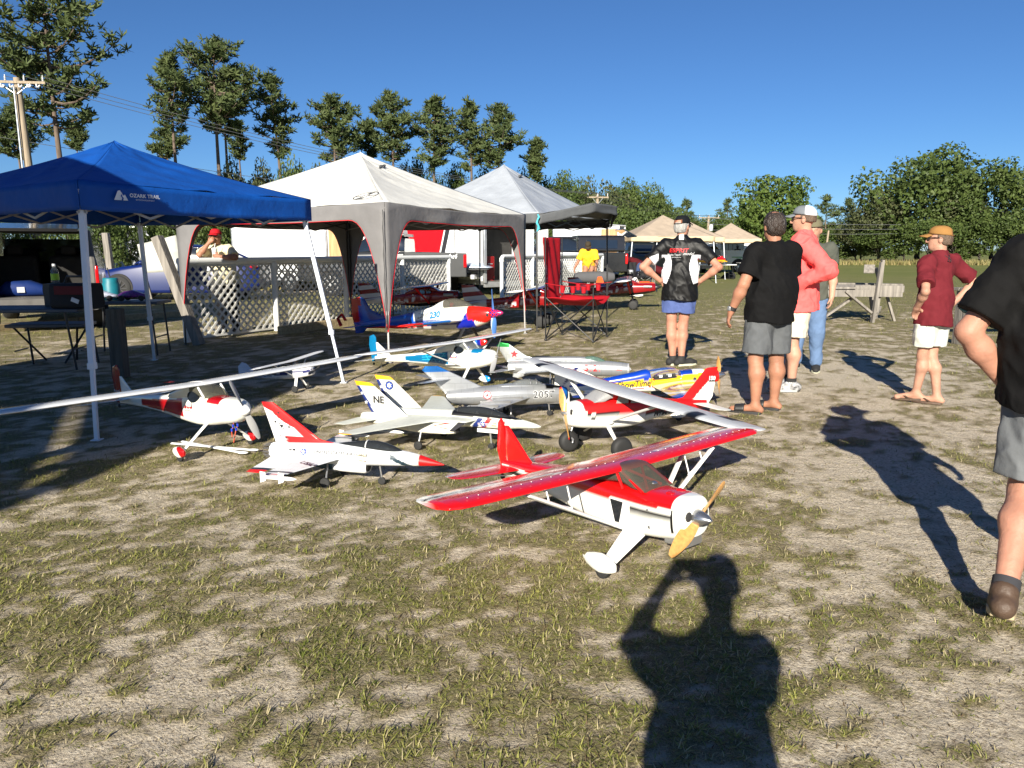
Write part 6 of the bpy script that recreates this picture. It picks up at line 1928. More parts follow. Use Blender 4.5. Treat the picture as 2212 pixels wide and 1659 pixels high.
# ---- 5 and 6 silver swept wing jets
def mig17():
	p = plane_root('silver swept wing jet numbered 2057 with blue intake ring and blue fin tip', -0.03, 6.42, R(9), 0.0)
	z = 0.20
	def fcol(x, y, zz):
		if x > 0.47: return (0.10, 0.42, 0.74)
		if 0.33 < x < 0.47 and zz > z + 0.060: return BLK
		return SIL
	S = [(0.52, z, 0.060, 0.062, 2), (0.50, z, 0.070, 0.072, 2), (0.42, z + 0.0, 0.080, 0.082, 2), (0.25, z + 0.003, 0.090, 0.092, 2), (0.05, z + 0.003, 0.092, 0.094, 2), (-0.15, z + 0.002, 0.085, 0.088, 2), (-0.38, z + 0.0, 0.068, 0.072, 2), (-0.55, z, 0.050, 0.055, 2)]
	f = fus(p, S, fcol, silverp, n=90, seg=44)
	g = MB(); g.lathe([(0, 0.055), (0.006, 0.058)], (0.518, 0, z), (1, 0, 0), 24); g.build('intake_mouth', interior_m, p)
	g = MB(); g.box((0.51, 0, z), (0.03, 0.012, 0.11)); g.build('intake_splitter', steel, p)
	g = MB(); g.lathe([(0, 0.04), (0.004, 0.04)], (-0.551, 0, z), (1, 0, 0), 16); g.build('nozzle', interior_m, p)
	wings(p, [(0.07, 0.20, 0.36, z - 0.01), (0.48, -0.22, 0.22, z - 0.035), (0.52, -0.28, 0.14, z - 0.036, 0.6)], lambda x, y, zz: (0.70, 0.71, 0.72), silverp, t=0.07, sym=True, n=24)
	for s in (-1, 1):
		for yy in (0.16, 0.28, 0.40):
			g = MB(); x0 = 0.20 - (yy - 0.07) * 1.02; g.box((x0 - 0.14, s * yy, z + 0.012 - yy * 0.06), (0.26, 0.004, 0.022)); g.build('wing_fence', steel, p, bevel=0.001)
		lettering('2057', 0.085, (0.30, s * 0.12, z + 0.010), (1, 0, 0) if s < 0 else (-1, 0, 0), (0, 0, 1), print_black, p, target=f, bold=0.001, space=1.15)
		lettering('2057', 0.085, (0.302, s * 0.12, z + 0.010), (1, 0, 0) if s < 0 else (-1, 0, 0), (0, 0, 1), print_white, p, target=f, bold=0.0045, space=1.15, off=0.002)
		V, F = disc_poly(0.036, 24, 0.030); decal(V, F, (-0.20, s * 0.12, z + 0.02), (1, 0, 0) if s < 0 else (-1, 0, 0), (0, 0, 1), print_red, p, name='insignia', target=f)
		V, F = disc_poly(0.029, 24); decal(V, F, (-0.20, s * 0.12, z + 0.02), (1, 0, 0) if s < 0 else (-1, 0, 0), (0, 0, 1), print_white, p, name='insignia', target=f)
		V, F = star_poly(0.020); decal(V, F, (-0.20, s * 0.12, z + 0.02), (1, 0, 0) if s < 0 else (-1, 0, 0), (0, 0, 1), print_red, p, name='insignia', target=f, off=0.005)
		g = MB(); g.tube([(0.0, s * 0.10, z - 0.05), (0.0, s * 0.15, 0.04)], 0.007, n=8); g.build('gear_leg', steel, p)
		mwheel(p, 0.0, s * 0.16, 0.03, 0.02)
	fin_poly(p, [(-0.22, z + 0.075), (-0.62, z + 0.275), (-0.73, z + 0.275), (-0.755, z + 0.24), (-0.56, z + 0.03), (-0.42, z + 0.055)], 0.016, lambda x, y, zz: (0.12, 0.42, 0.72) if zz > z + 0.225 - 0.10 * (x + 0.7) * 0 else (0.68, 0.69, 0.70), silverp)
	wings(p, [(0.0, -0.50, 0.16, z + 0.155, 0.8), (0.21, -0.72, 0.09, z + 0.165, 0.8), (0.225, -0.75, 0.05, z + 0.165, 0.5)], lambda x, y, zz: SIL, silverp, t=0.07, sym=True, n=12, name='tailplane')
	Cs = [(0.32, z + 0.075, 0.01, 0.006, 2), (0.26, z + 0.098, 0.036, 0.024, 2), (0.16, z + 0.106, 0.042, 0.034, 2), (0.07, z + 0.10, 0.036, 0.024, 2), (0.03, z + 0.092, 0.02, 0.01, 2)]
	fus(p, Cs, lambda x, y, zz: (0.3, 0.3, 0.3), clear_can, n=26, seg=24, name='canopy')
	fus(p, [(0.34, z + 0.07, 0.03, 0.012, 2), (0.2, z + 0.083, 0.05, 0.014, 2), (0.0, z + 0.085, 0.048, 0.018, 2), (-0.2, z + 0.07, 0.02, 0.012, 2)], lambda x, y, zz: SIL, silverp, n=26, seg=20, name='spine')
	for xx in (0.245, 0.19):
		g = MB(); g.tube([(xx, 0.042 * math.cos(a), z + 0.098 + 0.040 * math.sin(a)) for a in [PI * i / 14 for i in range(15)]], 0.004, n=6); g.build('canopy_frame', steel, p)
	g = MB(); g.tube([(0.36, 0, z - 0.06), (0.37, 0, 0.04)], 0.007, n=8); g.build('gear_leg', steel, p)
	mwheel(p, 0.37, 0, 0.026, 0.018)
	g = MB(); g.box((0.42, 0, z - 0.082), (0.16, 0.05, 0.012)); g.build('gun_pack', steel, p, bevel=0.004)
mig17()


def mig21():
	p = plane_root('silver delta jet numbered 5121 with red star and green fin tip', 0.46, 7.62, R(-9), 0.0)
	z = 0.255
	S = [(0.745, z, 0.058, 0.058, 2), (0.735, z, 0.062, 0.062, 2), (0.60, z + 0.002, 0.072, 0.074, 2), (0.40, z + 0.003, 0.080, 0.082, 2), (0.10, z + 0.003, 0.082, 0.084, 2), (-0.25, z + 0.002, 0.076, 0.078, 2), (-0.50, z, 0.062, 0.062, 2)]
	f = fus(p, S, lambda x, y, zz: (0.88, 0.88, 0.88) if x > 0.735 else SIL, silverp, n=80, seg=40)
	g = MB(); g.lathe([(0, 0.052), (0.004, 0.054), (0.012, 0.03), (0.03, 0.002)], (0.742, 0, z), (1, 0, 0), 24); g.build('intake_cone', wht_paint, p)
	fus(p, [(0.46, z + 0.075, 0.02, 0.010, 2), (0.35, z + 0.085, 0.04, 0.030, 2), (0.15, z + 0.090, 0.04, 0.030, 2), (-0.2, z + 0.08, 0.035, 0.026, 2), (-0.45, z + 0.06, 0.02, 0.016, 2)], lambda x, y, zz: SIL, silverp, n=40, seg=24, name='spine')
	wings(p, [(0.06, 0.14, 0.48, z - 0.01), (0.34, -0.28, 0.09, z - 0.015)], lambda x, y, zz: SIL, silverp, t=0.05, sym=True, n=16)
	wings(p, [(0.05, -0.40, 0.17, z - 0.02), (0.24, -0.60, 0.08, z - 0.03)], lambda x, y, zz: SIL, silverp, t=0.05, sym=True, n=10, name='stabilator')
	fin_poly(p, [(-0.15, z + 0.085), (-0.30, z + 0.11), (-0.50, z + 0.24), (-0.60, z + 0.255), (-0.625, z + 0.21), (-0.52, z + 0.05), (-0.35, z + 0.06)], 0.015, lambda x, y, zz: (0.10, 0.52, 0.22) if zz > z + 0.205 and x < -0.49 else (0.68, 0.69, 0.68), silverp)
	fin_poly(p, [(-0.25, z - 0.07), (-0.45, z - 0.055), (-0.46, z - 0.11), (-0.40, z - 0.12)], 0.01, lambda x, y, zz: SIL, silverp, name='ventral_fin')
	for s in (-1, 1):
		u = (1, 0, 0) if s < 0 else (-1, 0, 0)
		lettering('5121', 0.088, (0.385, s * 0.12, z + 0.012), u, (0, 0, 1), print_red, p, target=f, bold=0.002)
		V, F = star_poly(0.050); decal(V, F, (-0.44, s * 0.008, z + 0.135), u, (0, 0, 1), print_red, p, name='star_marking', off=0.004)
		V, F = star_poly(0.060); decal(V, F, (-0.44, s * 0.008, z + 0.135), u, (0, 0, 1), print_white, p, name='star_marking', off=0.002)
		for k in range(7):
			V, F = star_poly(0.008); decal(V, F, (0.63 + 0.014 * (k % 4), s * 0.1, z + 0.015 * (k // 4)), u, (0, 0, 1), print_red, p, name='star_marking', target=f)
		g = MB(); g.tube([(-0.05, s * 0.10, z - 0.04), (-0.05, s * 0.15, 0.04)], 0.007, n=8); g.build('gear_leg', steel, p)
		mwheel(p, -0.05, s * 0.155, 0.032, 0.02)
	Cs = [(0.52, z + 0.070, 0.012, 0.006, 2), (0.46, z + 0.088, 0.030, 0.020, 2), (0.38, z + 0.100, 0.036, 0.030, 2), (0.31, z + 0.10, 0.034, 0.024, 2), (0.28, z + 0.095, 0.024, 0.012, 2)]
	fus(p, Cs, lambda x, y, zz: (0.3, 0.3, 0.3), mat_glass('green_tint_canopy', (0.45, 0.66, 0.58), 0.3), n=26, seg=24, name='canopy')
	pilot(p, 0.38, z + 0.10, 0.014, wht_paint)
	g = MB(); g.tube([(0.42, 0, z - 0.07), (0.43, 0, 0.04)], 0.007, n=8); g.build('gear_leg', steel, p)
	mwheel(p, 0.43, 0, 0.028, 0.018)
mig21()

# ---- 7 yellow aerobatic plane
def showtime():
	p = plane_root('yellow, white and blue aerobatic plane with swirl painted wings and open hatch', 1.40, 6.46, R(-1), 0.10)
	nz = 0.33
	def swirl(u, v):
		r = math.hypot(u, v * 1.15)
		if 0.115 < r < 0.15 and u < 0.08: return (0.55, 0.12, 0.24)
		if 0.15 <= r < 0.21: return (0.86, 0.72, 0.20)
		if r <= 0.115: return (0.88, 0.76, 0.30) if v > -0.02 else W_
		if r < 0.27: return W_
		return None
	def fcol(x, y, z):
		if x > 0.40: return (0.85, 0.10, 0.08)
		if x > 0.13:
			if z > nz + 0.045: return (0.06, 0.20, 0.56) if x < 0.22 else W_ if x < 0.32 else YEL
			if math.hypot((x - 0.34) * 1.0, (z - nz + 0.02) * 2.2) < 0.10 and math.hypot((x - 0.29), (z - nz + 0.02) * 2.6) > 0.08: return (0.85, 0.10, 0.08)
			return YEL if z > nz - 0.05 else W_
		if z > nz + 0.035 - 0.02 * max(0, -x): return (0.05, 0.22, 0.62)
		if nz - 0.028 < z < nz + 0.035: return YEL if x > -0.60 else W_
		if nz - 0.045 < z <= nz - 0.036: return (0.75, 0.08, 0.12)
		return W_
	S = [(0.455, nz, 0.042, 0.042, 2.2), (0.44, nz, 0.055, 0.055, 2.4), (0.36, nz - 0.004, 0.066, 0.070, 3), (0.22, nz - 0.004, 0.070, 0.078, 3.4), (0.125, nz - 0.008, 0.070, 0.078, 3.6), (0.10, nz - 0.026, 0.070, 0.058, 3.8), (-0.13, nz - 0.026, 0.070, 0.058, 3.8), (-0.155, nz + 0.012, 0.070, 0.096, 3.2), (-0.3, nz + 0.010, 0.064, 0.085, 3.0), (-0.55, nz + 0.006, 0.045, 0.060, 2.8), (-0.86, nz + 0.0, 0.014, 0.035, 2.6)]
	f = fus(p, S, fcol, n=160, seg=44)
	g = MB(); g.box((-0.015, 0, nz + 0.020), (0.20, 0.115, 0.02)); g.build('hatch_bay', interior_m, p)
	for k in range(5):
		g = MB(); g.box((0.07 - 0.04 * k, 0.01 * (-1) ** k, nz + 0.038), (0.028, 0.03, 0.02)); g.build('electronics_box', [black_plastic, wht_paint][k % 2], p, bevel=0.002)
	for s in (-1, 1):
		def wcol(x, y, z):
			r = swirl(x - 0.10, abs(y) - 0.34)
			if abs(y) > 0.56 - 0.25 * (x - 0.06): return (0.06, 0.22, 0.60)
			return r if r else (W_ if abs(y) < 0.35 else (0.86, 0.72, 0.20))
		surf(p, [(s * 0.06, 0.30, 0.44, nz - 0.03), (s * 0.66, 0.20, 0.27, nz - 0.02), (s * 0.70, 0.16, 0.20, nz - 0.02, 0.5)], wcol, t=0.11, sym=True, n=60, cn=26)
		g = MB(); g.tube([(0.02, s * 0.065, nz - 0.07), (0.05, s * 0.20, 0.05)], (0.012, 0.005), n=8); g.build('gear_leg', black_plastic, p)
		wheel_pant(p, 0.05, s * 0.205, 0.13, 0.04, 0.055, lambda x, y, z: W_)
		mwheel(p, 0.05, s * 0.205, 0.028, 0.018)
		g = MB(); g.lathe([(0, 0.016), (0.004, 0.016)], (0.235, s * 0.070, nz - 0.002), (0, s, 0), 16); g.build('exhaust_port', print_black, p)
		lettering('ShowTime', 0.085, (-0.30, s * 0.09, nz - 0.002), (1, 0, 0) if s < 0 else (-1, 0, 0), (0, 0, 1), print_black, p, target=f, bold=0.002, shear=0.25, sx=0.8)
		lettering('50', 0.04, (-0.135, s * 0.09, nz + 0.012), (1, 0, 0) if s < 0 else (-1, 0, 0), (0, 0, 1), print_red, p, target=f, bold=0.001, shear=0.2)
		def hcol(x, y, z):
			return (0.06, 0.22, 0.60) if abs(y) > 0.22 else YEL if -0.80 < x < -0.74 else W_
		surf(p, [(s * 0.015, -0.60, 0.26, nz - 0.02), (s * 0.29, -0.70, 0.15, nz - 0.02)], hcol, t=0.05, sym=True, n=24, name='tailplane')
		# tail brace wires
		g = MB(); g.tube([(-0.50, s * 0.03, nz - 0.05), (-0.40, s * 0.12, nz - 0.09)], 0.003, n=5); g.build('brace_wire', wht_paint, p)
	fin_poly(p, [(-0.56, nz + 0.05), (-0.78, nz + 0.19), (-0.98, nz + 0.185), (-0.99, nz + 0.0), (-0.95, nz - 0.14), (-0.87, nz - 0.14), (-0.86, nz + 0.03)], 0.014, lambda x, y, z: (0.10, 0.14, 0.36) if 0.0 < (z - nz - 0.05) - 0.9 * (x + 0.90) < 0.03 * (x + 0.95) * 12 else W_)
	prop(p, (0.462, 0, nz), 0.16, R(95), prop_wood, 0.03, spin_r=0.036, spin_l=0.075)
showtime()


# ---- 8 and 9 white high wing sport planes
def sport(label, x, y, h, pt, nz, B, wx, tx, accent, accent_m, name_txt, sub, ang, spin, ch=0.30, struts=False, tr=0.27, prop_l=0.20, glow=False, pantcol=None, letters=None, sb=0.40, nx=0.42, sc=1.0):
	p = plane_root(label, x, y, h, pt)
	def fcol(xx, yy, z):
		if 0.10 < xx < 0.235 and z > nz + 0.045 and z > nz + 0.06 - (xx - 0.10) * 0.08 + 0.0: return accent
		if -0.92 < xx < -0.20:
			k = (xx + 0.92) / 0.72
			hh = 0.030 + 0.055 * k
			zc = nz + 0.022 - 0.012 * k
			if abs(z - zc) < hh * 0.78 and abs(yy) > 0.01 and -0.90 < xx < -0.215: return accent if not glow else accent
		return (0.90, 0.90, 0.86)
	S = [(nx - 0.055, nz, 0.045, 0.045, 2), (nx - 0.075, nz - 0.002, 0.070, 0.066, 2.2), (nx - 0.13, nz - 0.006, 0.088, 0.084, 2.5), (0.18, nz - 0.008, 0.098, 0.098, 2.9), (0.05, nz - 0.008, 0.100, 0.108, 3.6), (-0.10, nz - 0.004, 0.098, 0.112, 3.8), (-0.30, nz + 0.004, 0.086, 0.098, 3.6), (-0.60, nz + 0.016, 0.058, 0.068, 3.4), (-0.95, nz + 0.024, 0.032, 0.046, 3.2), (tx, nz + 0.028, 0.012, 0.032, 3)]
	f = fus(p, S, fcol, n=170, seg=52)
	wz = nz + 0.172
	C = [(0.115, nz + 0.088, 0.08, 0.006, 3), (0.05, nz + 0.112, 0.088, 0.040, 3), (-0.02, nz + 0.130, 0.092, 0.040, 3.4), (-0.16, nz + 0.126, 0.092, 0.044, 3.6), (-0.34, nz + 0.10, 0.085, 0.03, 3.4)]
	fus(p, C, lambda xx, yy, z: (0.90, 0.90, 0.86), gloss, n=40, seg=32, name='cabin') if False else fus(p, C, lambda xx, yy, z: (0.5, 0.5, 0.45), tint_glass if accent[0] > 0.5 else clear_can, n=30, seg=28, name='cabin_glazing')
	fus(p, [(-0.10, nz + 0.126, 0.094, 0.046, 3.6), (-0.16, nz + 0.125, 0.095, 0.046, 3.6), (-0.35, nz + 0.10, 0.087, 0.032, 3.4), (-0.5, nz + 0.08, 0.06, 0.01, 3)], lambda xx, yy, z: (0.90, 0.90, 0.86), gloss, n=30, seg=32, name='cabin_rear')
	pl = MB()
	for s in (-1, 1):
		# teardrop side window
		V = []
		for k in range(20):
			a = 2 * PI * k / 20; cx = math.cos(a); cz = math.sin(a)
			V.append(Vector((0.065 * cx * (1.15 if cx < 0 else 0.9), 0.040 * cz * (1 - 0.25 * cx), 0)))
		decal([Vector((0, 0, 0))] + V, [(0, k + 1, (k + 1) % 20 + 1) for k in range(20)], (-0.045, s * 0.13, nz + 0.095), (1, 0, 0) if s < 0 else (-1, 0, 0), (0, 0, 1), glass_dark, p, name='side_window', target=None, off=-0.029)
		g = MB(); g.tube([(0.075, s * 0.090, nz + 0.09), (0.015, s * 0.090, nz + 0.165)], 0.008, n=6); g.build('cabin_frame', wht_paint, p)
		if name_txt:
			lettering(name_txt, 0.034, (-0.135, s * 0.13, nz + 0.018), (1, 0, 0) if s < 0 else (-1, 0, 0), (0, 0, 1), print_red, p, target=f, bold=0.0006)
			lettering(sub, 0.017, (-0.135, s * 0.13, nz - 0.008), (1, 0, 0) if s < 0 else (-1, 0, 0), (0, 0, 1), print_black, p, target=f)
			V, F = quad_poly([(-0.018, -0.016), (0.018, -0.012), (0.006, -0.004), (0.004, 0.03), (-0.004, 0.034), (-0.003, 0.0)]); decal(V, F, (-0.085 if s < 0 else -0.17, s * 0.13, nz + 0.03), (1, 0, 0), (0, 0, 1), print_blue if glow else print_black, p, name='bird_mark', target=f)
		if glow:
			# lighter ribs showing through the blue covering
			rb = mat('rib_cyan', hx('2fb4cc'), 0.4)
			for (a, b) in (((-0.25, 0.065), (-0.62, 0.055)), ((-0.25, 0.035), (-0.62, 0.03)), ((-0.25, 0.0), (-0.62, 0.005)), ((-0.30, -0.035), (-0.36, 0.07)), ((-0.40, -0.03), (-0.46, 0.06)), ((-0.50, -0.02), (-0.56, 0.055)), ((-0.27, 0.06), (-0.36, -0.03)), ((-0.40, 0.055), (-0.48, -0.02))):
				n_ = 14; V = []; F = []
				for i in range(n_ + 1):
					t = i / n_; cx = a[0] + (b[0] - a[0]) * t; cz = a[1] + (b[1] - a[1]) * t
					dd = Vector((b[0] - a[0], b[1] - a[1])).normalized() * 0.0032
					V += [Vector((cx - dd.y, cz + dd.x, 0)), Vector((cx + dd.y, cz - dd.x, 0))]
					if i: F.append((2 * i - 2, 2 * i - 1, 2 * i + 1, 2 * i))
				V2 = [Vector((v.x * (1 if s < 0 else -1), v.y, 0)) for v in V]
				decal(V2, F, (0, s * 0.13, nz), (1, 0, 0) if s < 0 else (-1, 0, 0), (0, 0, 1), rb, p, name='rib', target=f, off=0.0015)
		if struts:
			strut(p, (-0.05, s * 0.095, nz - 0.075), (wx - 0.10, s * B * 0.46, wz - 0.004), 0.008)
		g = MB(); g.tube([(0.03, s * 0.06, nz - 0.095), (0.02, s * tr * 0.96, 0.065)], [(0.024, 0.006), (0.015, 0.006)], n=8); g.build('gear_leg', wht_paint, p, smooth=60)
		wheel_pant(p, 0.01, s * tr, 0.155, 0.055, 0.085, lambda xx, yy, z: (pantcol or accent) if xx > 0.022 + 0.02 * math.sin((z) * 40) else W_, z0=0.022)
		mwheel(p, 0.01, s * tr, 0.034, 0.024)
	def wcol(xx, yy, z):
		return (0.83, 0.84, 0.85) if abs(yy) > 0.012 else (0.93, 0.93, 0.93)
	wl = wings(p, [(0.0, wx + 0.04, ch, wz), (B * 0.75, wx + 0.03, ch * 0.97, wz + 0.015), (B * 0.93, wx, ch * 0.8, wz + 0.02), (B, wx - 0.06, ch * 0.42, wz + 0.022, 0.4)], wcol, t=0.12, n=40, cn=20)
	g = MB(); g.loft([[Vector((wx + 0.04 + px * ch, yy, wz + pz * ch * 1.03 + 0.001)) for px, pz in foil(16, 0.12)] for yy in (-0.012, 0.012)]); g.build('wing_joint_band', wht_paint, p)
	for (bod, yy, xx) in (letters or []):
		lettering(bod, 0.09, (wx - 0.06, yy, wz + 0.045), (0, -1, 0), (1, 0, 0), print_black if bod == 'D' else print_red, p, bold=0.001)
	wings(p, [(0.0, tx + 0.22, 0.22, nz + 0.04, 0.6), (sb * 0.8, tx + 0.17, 0.17, nz + 0.04, 0.6), (sb, tx + 0.10, 0.08, nz + 0.04, 0.4)], lambda xx, yy, z: W_ if xx > tx + 0.075 else accent if not glow else W_, t=0.06, sym=True, n=20, name='tailplane')
	fin_poly(p, [(tx + 0.26, nz + 0.05), (tx + 0.06, nz + 0.22), (tx + 0.035, nz + 0.22), (tx + 0.03, nz + 0.04)], 0.014, lambda xx, yy, z: W_)
	rud = fin_poly(p, [(tx + 0.02, nz + 0.0), (tx + 0.04, nz + 0.28), (tx + 0.01, nz + 0.315), (tx - 0.06, nz + 0.30), (tx - 0.085, nz + 0.20), (tx - 0.06, nz + 0.0)], 0.014, lambda xx, yy, z: accent if glow else tuple(c * 0.8 for c in accent), name='rudder')
	for s in (-1, 1):
		lettering(letters_tail(name_txt), 0.036, (tx - 0.02, s * 0.0085, nz + 0.10), (1, 0, 0) if s < 0 else (-1, 0, 0), (0, 0, 1), print_white, p)
	prop(p, (nx - 0.045, 0, nz), prop_l, ang, prop_grey, 0.034, spin_r=0.042 if spin else 0, spin_l=0.07, spin_m=wht_paint)
	mwheel(p, tx - 0.04, 0, 0.016, 0.01, z=nz - 0.03)
	if struts:
		g = MB(); g.tube([(tx + 0.1, 0, nz + 0.0), (tx + 0.06, 0, nz - 0.10)], 0.003, n=5); g.build('tail_skid', steel, p)
	if glow:
		pilot(p, 0.0, nz + 0.10, 0.022, mat('blue_cap_paint', hx('2445b0'), 0.5))
	# cowl lead wires
	return p


def letters_tail(n):
	return 'Rascal'


lh = sport('white high wing plane with dark red fuselage panel, red wheel pants and grey propeller', -2.162, 5.245, -0.62, 0.088, 0.332, 1.62, -0.06, -1.30, (0.62, 0.06, 0.08), None, 'LaHeron', 'AIR SERVICE', R(112), True, ch=0.31, tr=0.285, prop_l=0.225, nx=0.455, letters=[('D', 0.78, 0), ('R', -0.22, 0)])
# dangling battery leads below its cowl
for k, yy in enumerate((-0.02, 0.015)):
	g = MB(); g.tube([(0.30, yy, 0.27), (0.31, yy - 0.02, 0.22), (0.30, yy - 0.03, 0.19), (0.33, yy - 0.05 - 0.03 * k, 0.15 - 0.04 * k)], 0.004, n=6); g.build('battery_lead', mat('red_wire', hx('b5482c'), 0.5), lh)
	for q in ((0.31, yy - 0.02, 0.222), (0.303, yy - 0.03, 0.195)):
		g = MB(); g.box(q, (0.010, 0.012, 0.024)); g.build('blue_connector', mat('blue_connector', hx('2040b8'), 0.4), lh, bevel=0.002)
# spare white float struts lying on the grass beside it
for k, (a, b) in enumerate((((372, 966), (548, 978)), ((395, 962), (525, 984)))):
	A, Bq = G(*a), G(*b)
	t = thing('wing_struts', ['long flat white wing strut lying on the grass by the red wheel pant', 'second white wing strut with rounded end lying beside the first'][k], 'strut', ((A + Bq) / 2).to_2d().to_3d())
	g = MB(); g.tube([A - t.location + Vector((0, 0, 0.03)), Bq - t.location + Vector((0, 0, 0.02))], (0.016, 0.008), n=8); g.build('strut_bar', wht_paint, t, smooth=60)
	g = MB(); g.ell(Bq - t.location + Vector((0, 0, 0.022)), (0.04, 0.018, 0.010)); g.build('strut_end', wht_paint, t)

sport('white high wing plane with see-through blue rear fuselage and blue wheel pants', -0.428, 7.823, -0.606, 0.112, 0.330, 1.43, -0.05, -1.40, (0.05, 0.42, 0.60), None, 'Rascal', 'AIR SERVICES', R(55), False, ch=0.30, struts=True, tr=0.232, prop_l=0.20, glow=True, sb=0.36, nx=0.40, pantcol=(0.10, 0.50, 0.85))


# ---- 10 aerobatic plane in red, white and blue
def laser():
	p = plane_root('large red, white and blue aerobatic plane with checkered spinner and blue propeller', -0.79, 10.62, R(-27), 0.115)
	nz = 0.515
	def fcol(x, y, z):
		if x > 0.30 + 0.9 * max(0, nz - 0.02 - z) * 0.4 and z > nz - 0.085 - (x - 0.45) * 0.3: return (0.88, 0.12, 0.08)
		if x > 0.40: return (0.82, 0.80, 0.76)
		if x > 0.10 and z < nz + 0.06 - 0.0 and z < nz + 0.11 - (0.36 - x) * 0.9 + 0.2 * (x > 0.36): return (0.05, 0.12, 0.58) if z < nz + 0.055 else (0.10, 0.48, 0.85)
		if x > -0.62 and z > nz - 0.02 - (x + 0.6) * 0.03: return W_ if x > -0.55 or z > nz + 0.02 else BLU
		if x < -0.62 + 0.3 * 0 and z > nz - 0.02: return (0.07, 0.30, 0.68)
		if z < nz - 0.10: return (0.78, 0.76, 0.74)
		if x < -0.40: return (0.85, 0.10, 0.08) if z < nz - 0.045 else (0.07, 0.30, 0.68)
		return (0.05, 0.10, 0.45)
	S = [(0.635, nz, 0.062, 0.062, 2), (0.62, nz, 0.085, 0.085, 2.2), (0.50, nz - 0.015, 0.115, 0.125, 2.6), (0.32, nz - 0.02, 0.128, 0.155, 2.9), (0.10, nz - 0.015, 0.13, 0.165, 3.2), (-0.2, nz - 0.005, 0.125, 0.160, 3.2), (-0.5, nz + 0.0, 0.105, 0.145, 3.0), (-0.9, nz + 0.0, 0.075, 0.105, 2.8), (-1.3, nz + 0.0, 0.04, 0.072, 2.6), (-1.68, nz + 0.0, 0.014, 0.05, 2.4)]
	f = fus(p, S, fcol, n=170, seg=48)
	Cs = [(0.34, nz + 0.135, 0.03, 0.010, 2), (0.22, nz + 0.165, 0.075, 0.050, 2), (0.05, nz + 0.185, 0.092, 0.080, 2), (-0.12, nz + 0.180, 0.088, 0.070, 2), (-0.30, nz + 0.155, 0.06, 0.03, 2), (-0.4, nz + 0.145, 0.02, 0.01, 2)]
	fus(p, Cs, lambda x, y, z: (0.3, 0.3, 0.3) , mat_glass('amber_canopy', (0.42, 0.40, 0.34), 0.35), n=30, seg=28, name='canopy')
	fus(p, [(-0.10, nz + 0.183, 0.091, 0.074, 2), (-0.2, nz + 0.170, 0.082, 0.058, 2), (-0.33, nz + 0.15, 0.055, 0.028, 2), (-0.5, nz + 0.135, 0.02, 0.01, 2)], lambda x, y, z: W_, n=24, seg=28, name='turtle_deck')
	pilot(p, 0.0, nz + 0.17, 0.04, mat('red_helmet', hx('c01a1a'), 0.4))
	for s in (-1, 1):
		def wcol(x, y, z):
			return (0.85, 0.10, 0.08) if abs(y) > 0.92 else (0.10, 0.45, 0.80) if abs(y) > 0.22 + 0.5 * max(0, x + 0.12) else W_
		surf(p, [(s * 0.11, 0.22, 0.52, nz - 0.05), (s * 1.12, 0.08, 0.28, nz - 0.02), (s * 1.16, 0.02, 0.18, nz - 0.02, 0.5)], wcol, t=0.13, sym=True, n=60, cn=18)
		def hcol(x, y, z): return (0.75, 0.08, 0.08) if x < -1.66 else (0.08, 0.16, 0.50) if x < -1.56 else (0.12, 0.42, 0.74)
		surf(p, [(s * 0.02, -1.26, 0.44, nz + 0.0), (s * 0.50, -1.40, 0.30, nz + 0.0)], hcol, t=0.06, sym=True, n=16, name='tailplane')
		lettering('Laser', 0.11, (-0.44, s * 0.16, nz + 0.070), (1, 0, 0.12) if s < 0 else (-1, 0, 0.12), (0, 0, 1), print_black, p, target=f, shear=0.4)
		lettering('230', 0.12, (-0.24, s * 0.16, nz + 0.055), (1, 0, 0.05) if s < 0 else (-1, 0, 0.05), (0, 0, 1), mat('cyan_print', hx('1a6fa0'), 0.4), p, target=f, bold=0.006, shear=0.2)
		g = MB(); g.tube([(0.22, s * 0.10, nz - 0.16), (0.20, s * 0.36, 0.12)], [(0.03, 0.008), (0.018, 0.007)], n=8); g.build('gear_leg', black_plastic, p)
		wheel_pant(p, 0.20, s * 0.37, 0.24, 0.08, 0.12, lambda x, y, z: (0.85, 0.10, 0.08) if x > 0.21 else (0.05, 0.12, 0.55) if x > 0.15 else (0.12, 0.46, 0.82), z0=0.035)
		mwheel(p, 0.2, s * 0.37, 0.05, 0.035)
		g = MB(); g.box((0.60, s * 0.07, nz - 0.01), (0.05, 0.05, 0.05)); g.build('cowl_inlet', interior_m, p, bevel=0.01)
	def vcol(x, y, z):
		if x < -1.62: return (0.86, 0.12, 0.10) if z > nz + 0.30 or (x < -1.68 and z > nz + 0.05) else (0.10, 0.28, 0.65)
		return (0.06, 0.20, 0.52) if x > -1.50 - 0.3 * (z - nz - 0.1) else (0.10, 0.40, 0.72)
	fin_poly(p, [(-1.12, nz + 0.05), (-1.45, nz + 0.22), (-1.56, nz + 0.40), (-1.62, nz + 0.43), (-1.80, nz + 0.42), (-1.84, nz + 0.20), (-1.80, nz - 0.12), (-1.66, nz - 0.12), (-1.5, nz + 0.0)], 0.03, vcol)
	chk = mat_attr('gloss_film')
	hub = prop(p, (0.655, 0, nz), 0.33, R(84), mat('blue_prop_paint', hx('4a76b8'), 0.35), 0.055, spin_r=0.0)
	g = MB(); g.lathe([(0.0, 0.058), (0.02, 0.062), (0.05, 0.058), (0.09, 0.046), (0.13, 0.026), (0.16, 0.004)], (-0.02, 0, 0), (1, 0, 0), 48)
	# check pattern needs a denser skin
	g = MB()
	prof = lambda t: 0.062 * math.sqrt(max(0.0, 1 - t ** 1.7)) * (1 - 0.25 * t) + 0.002
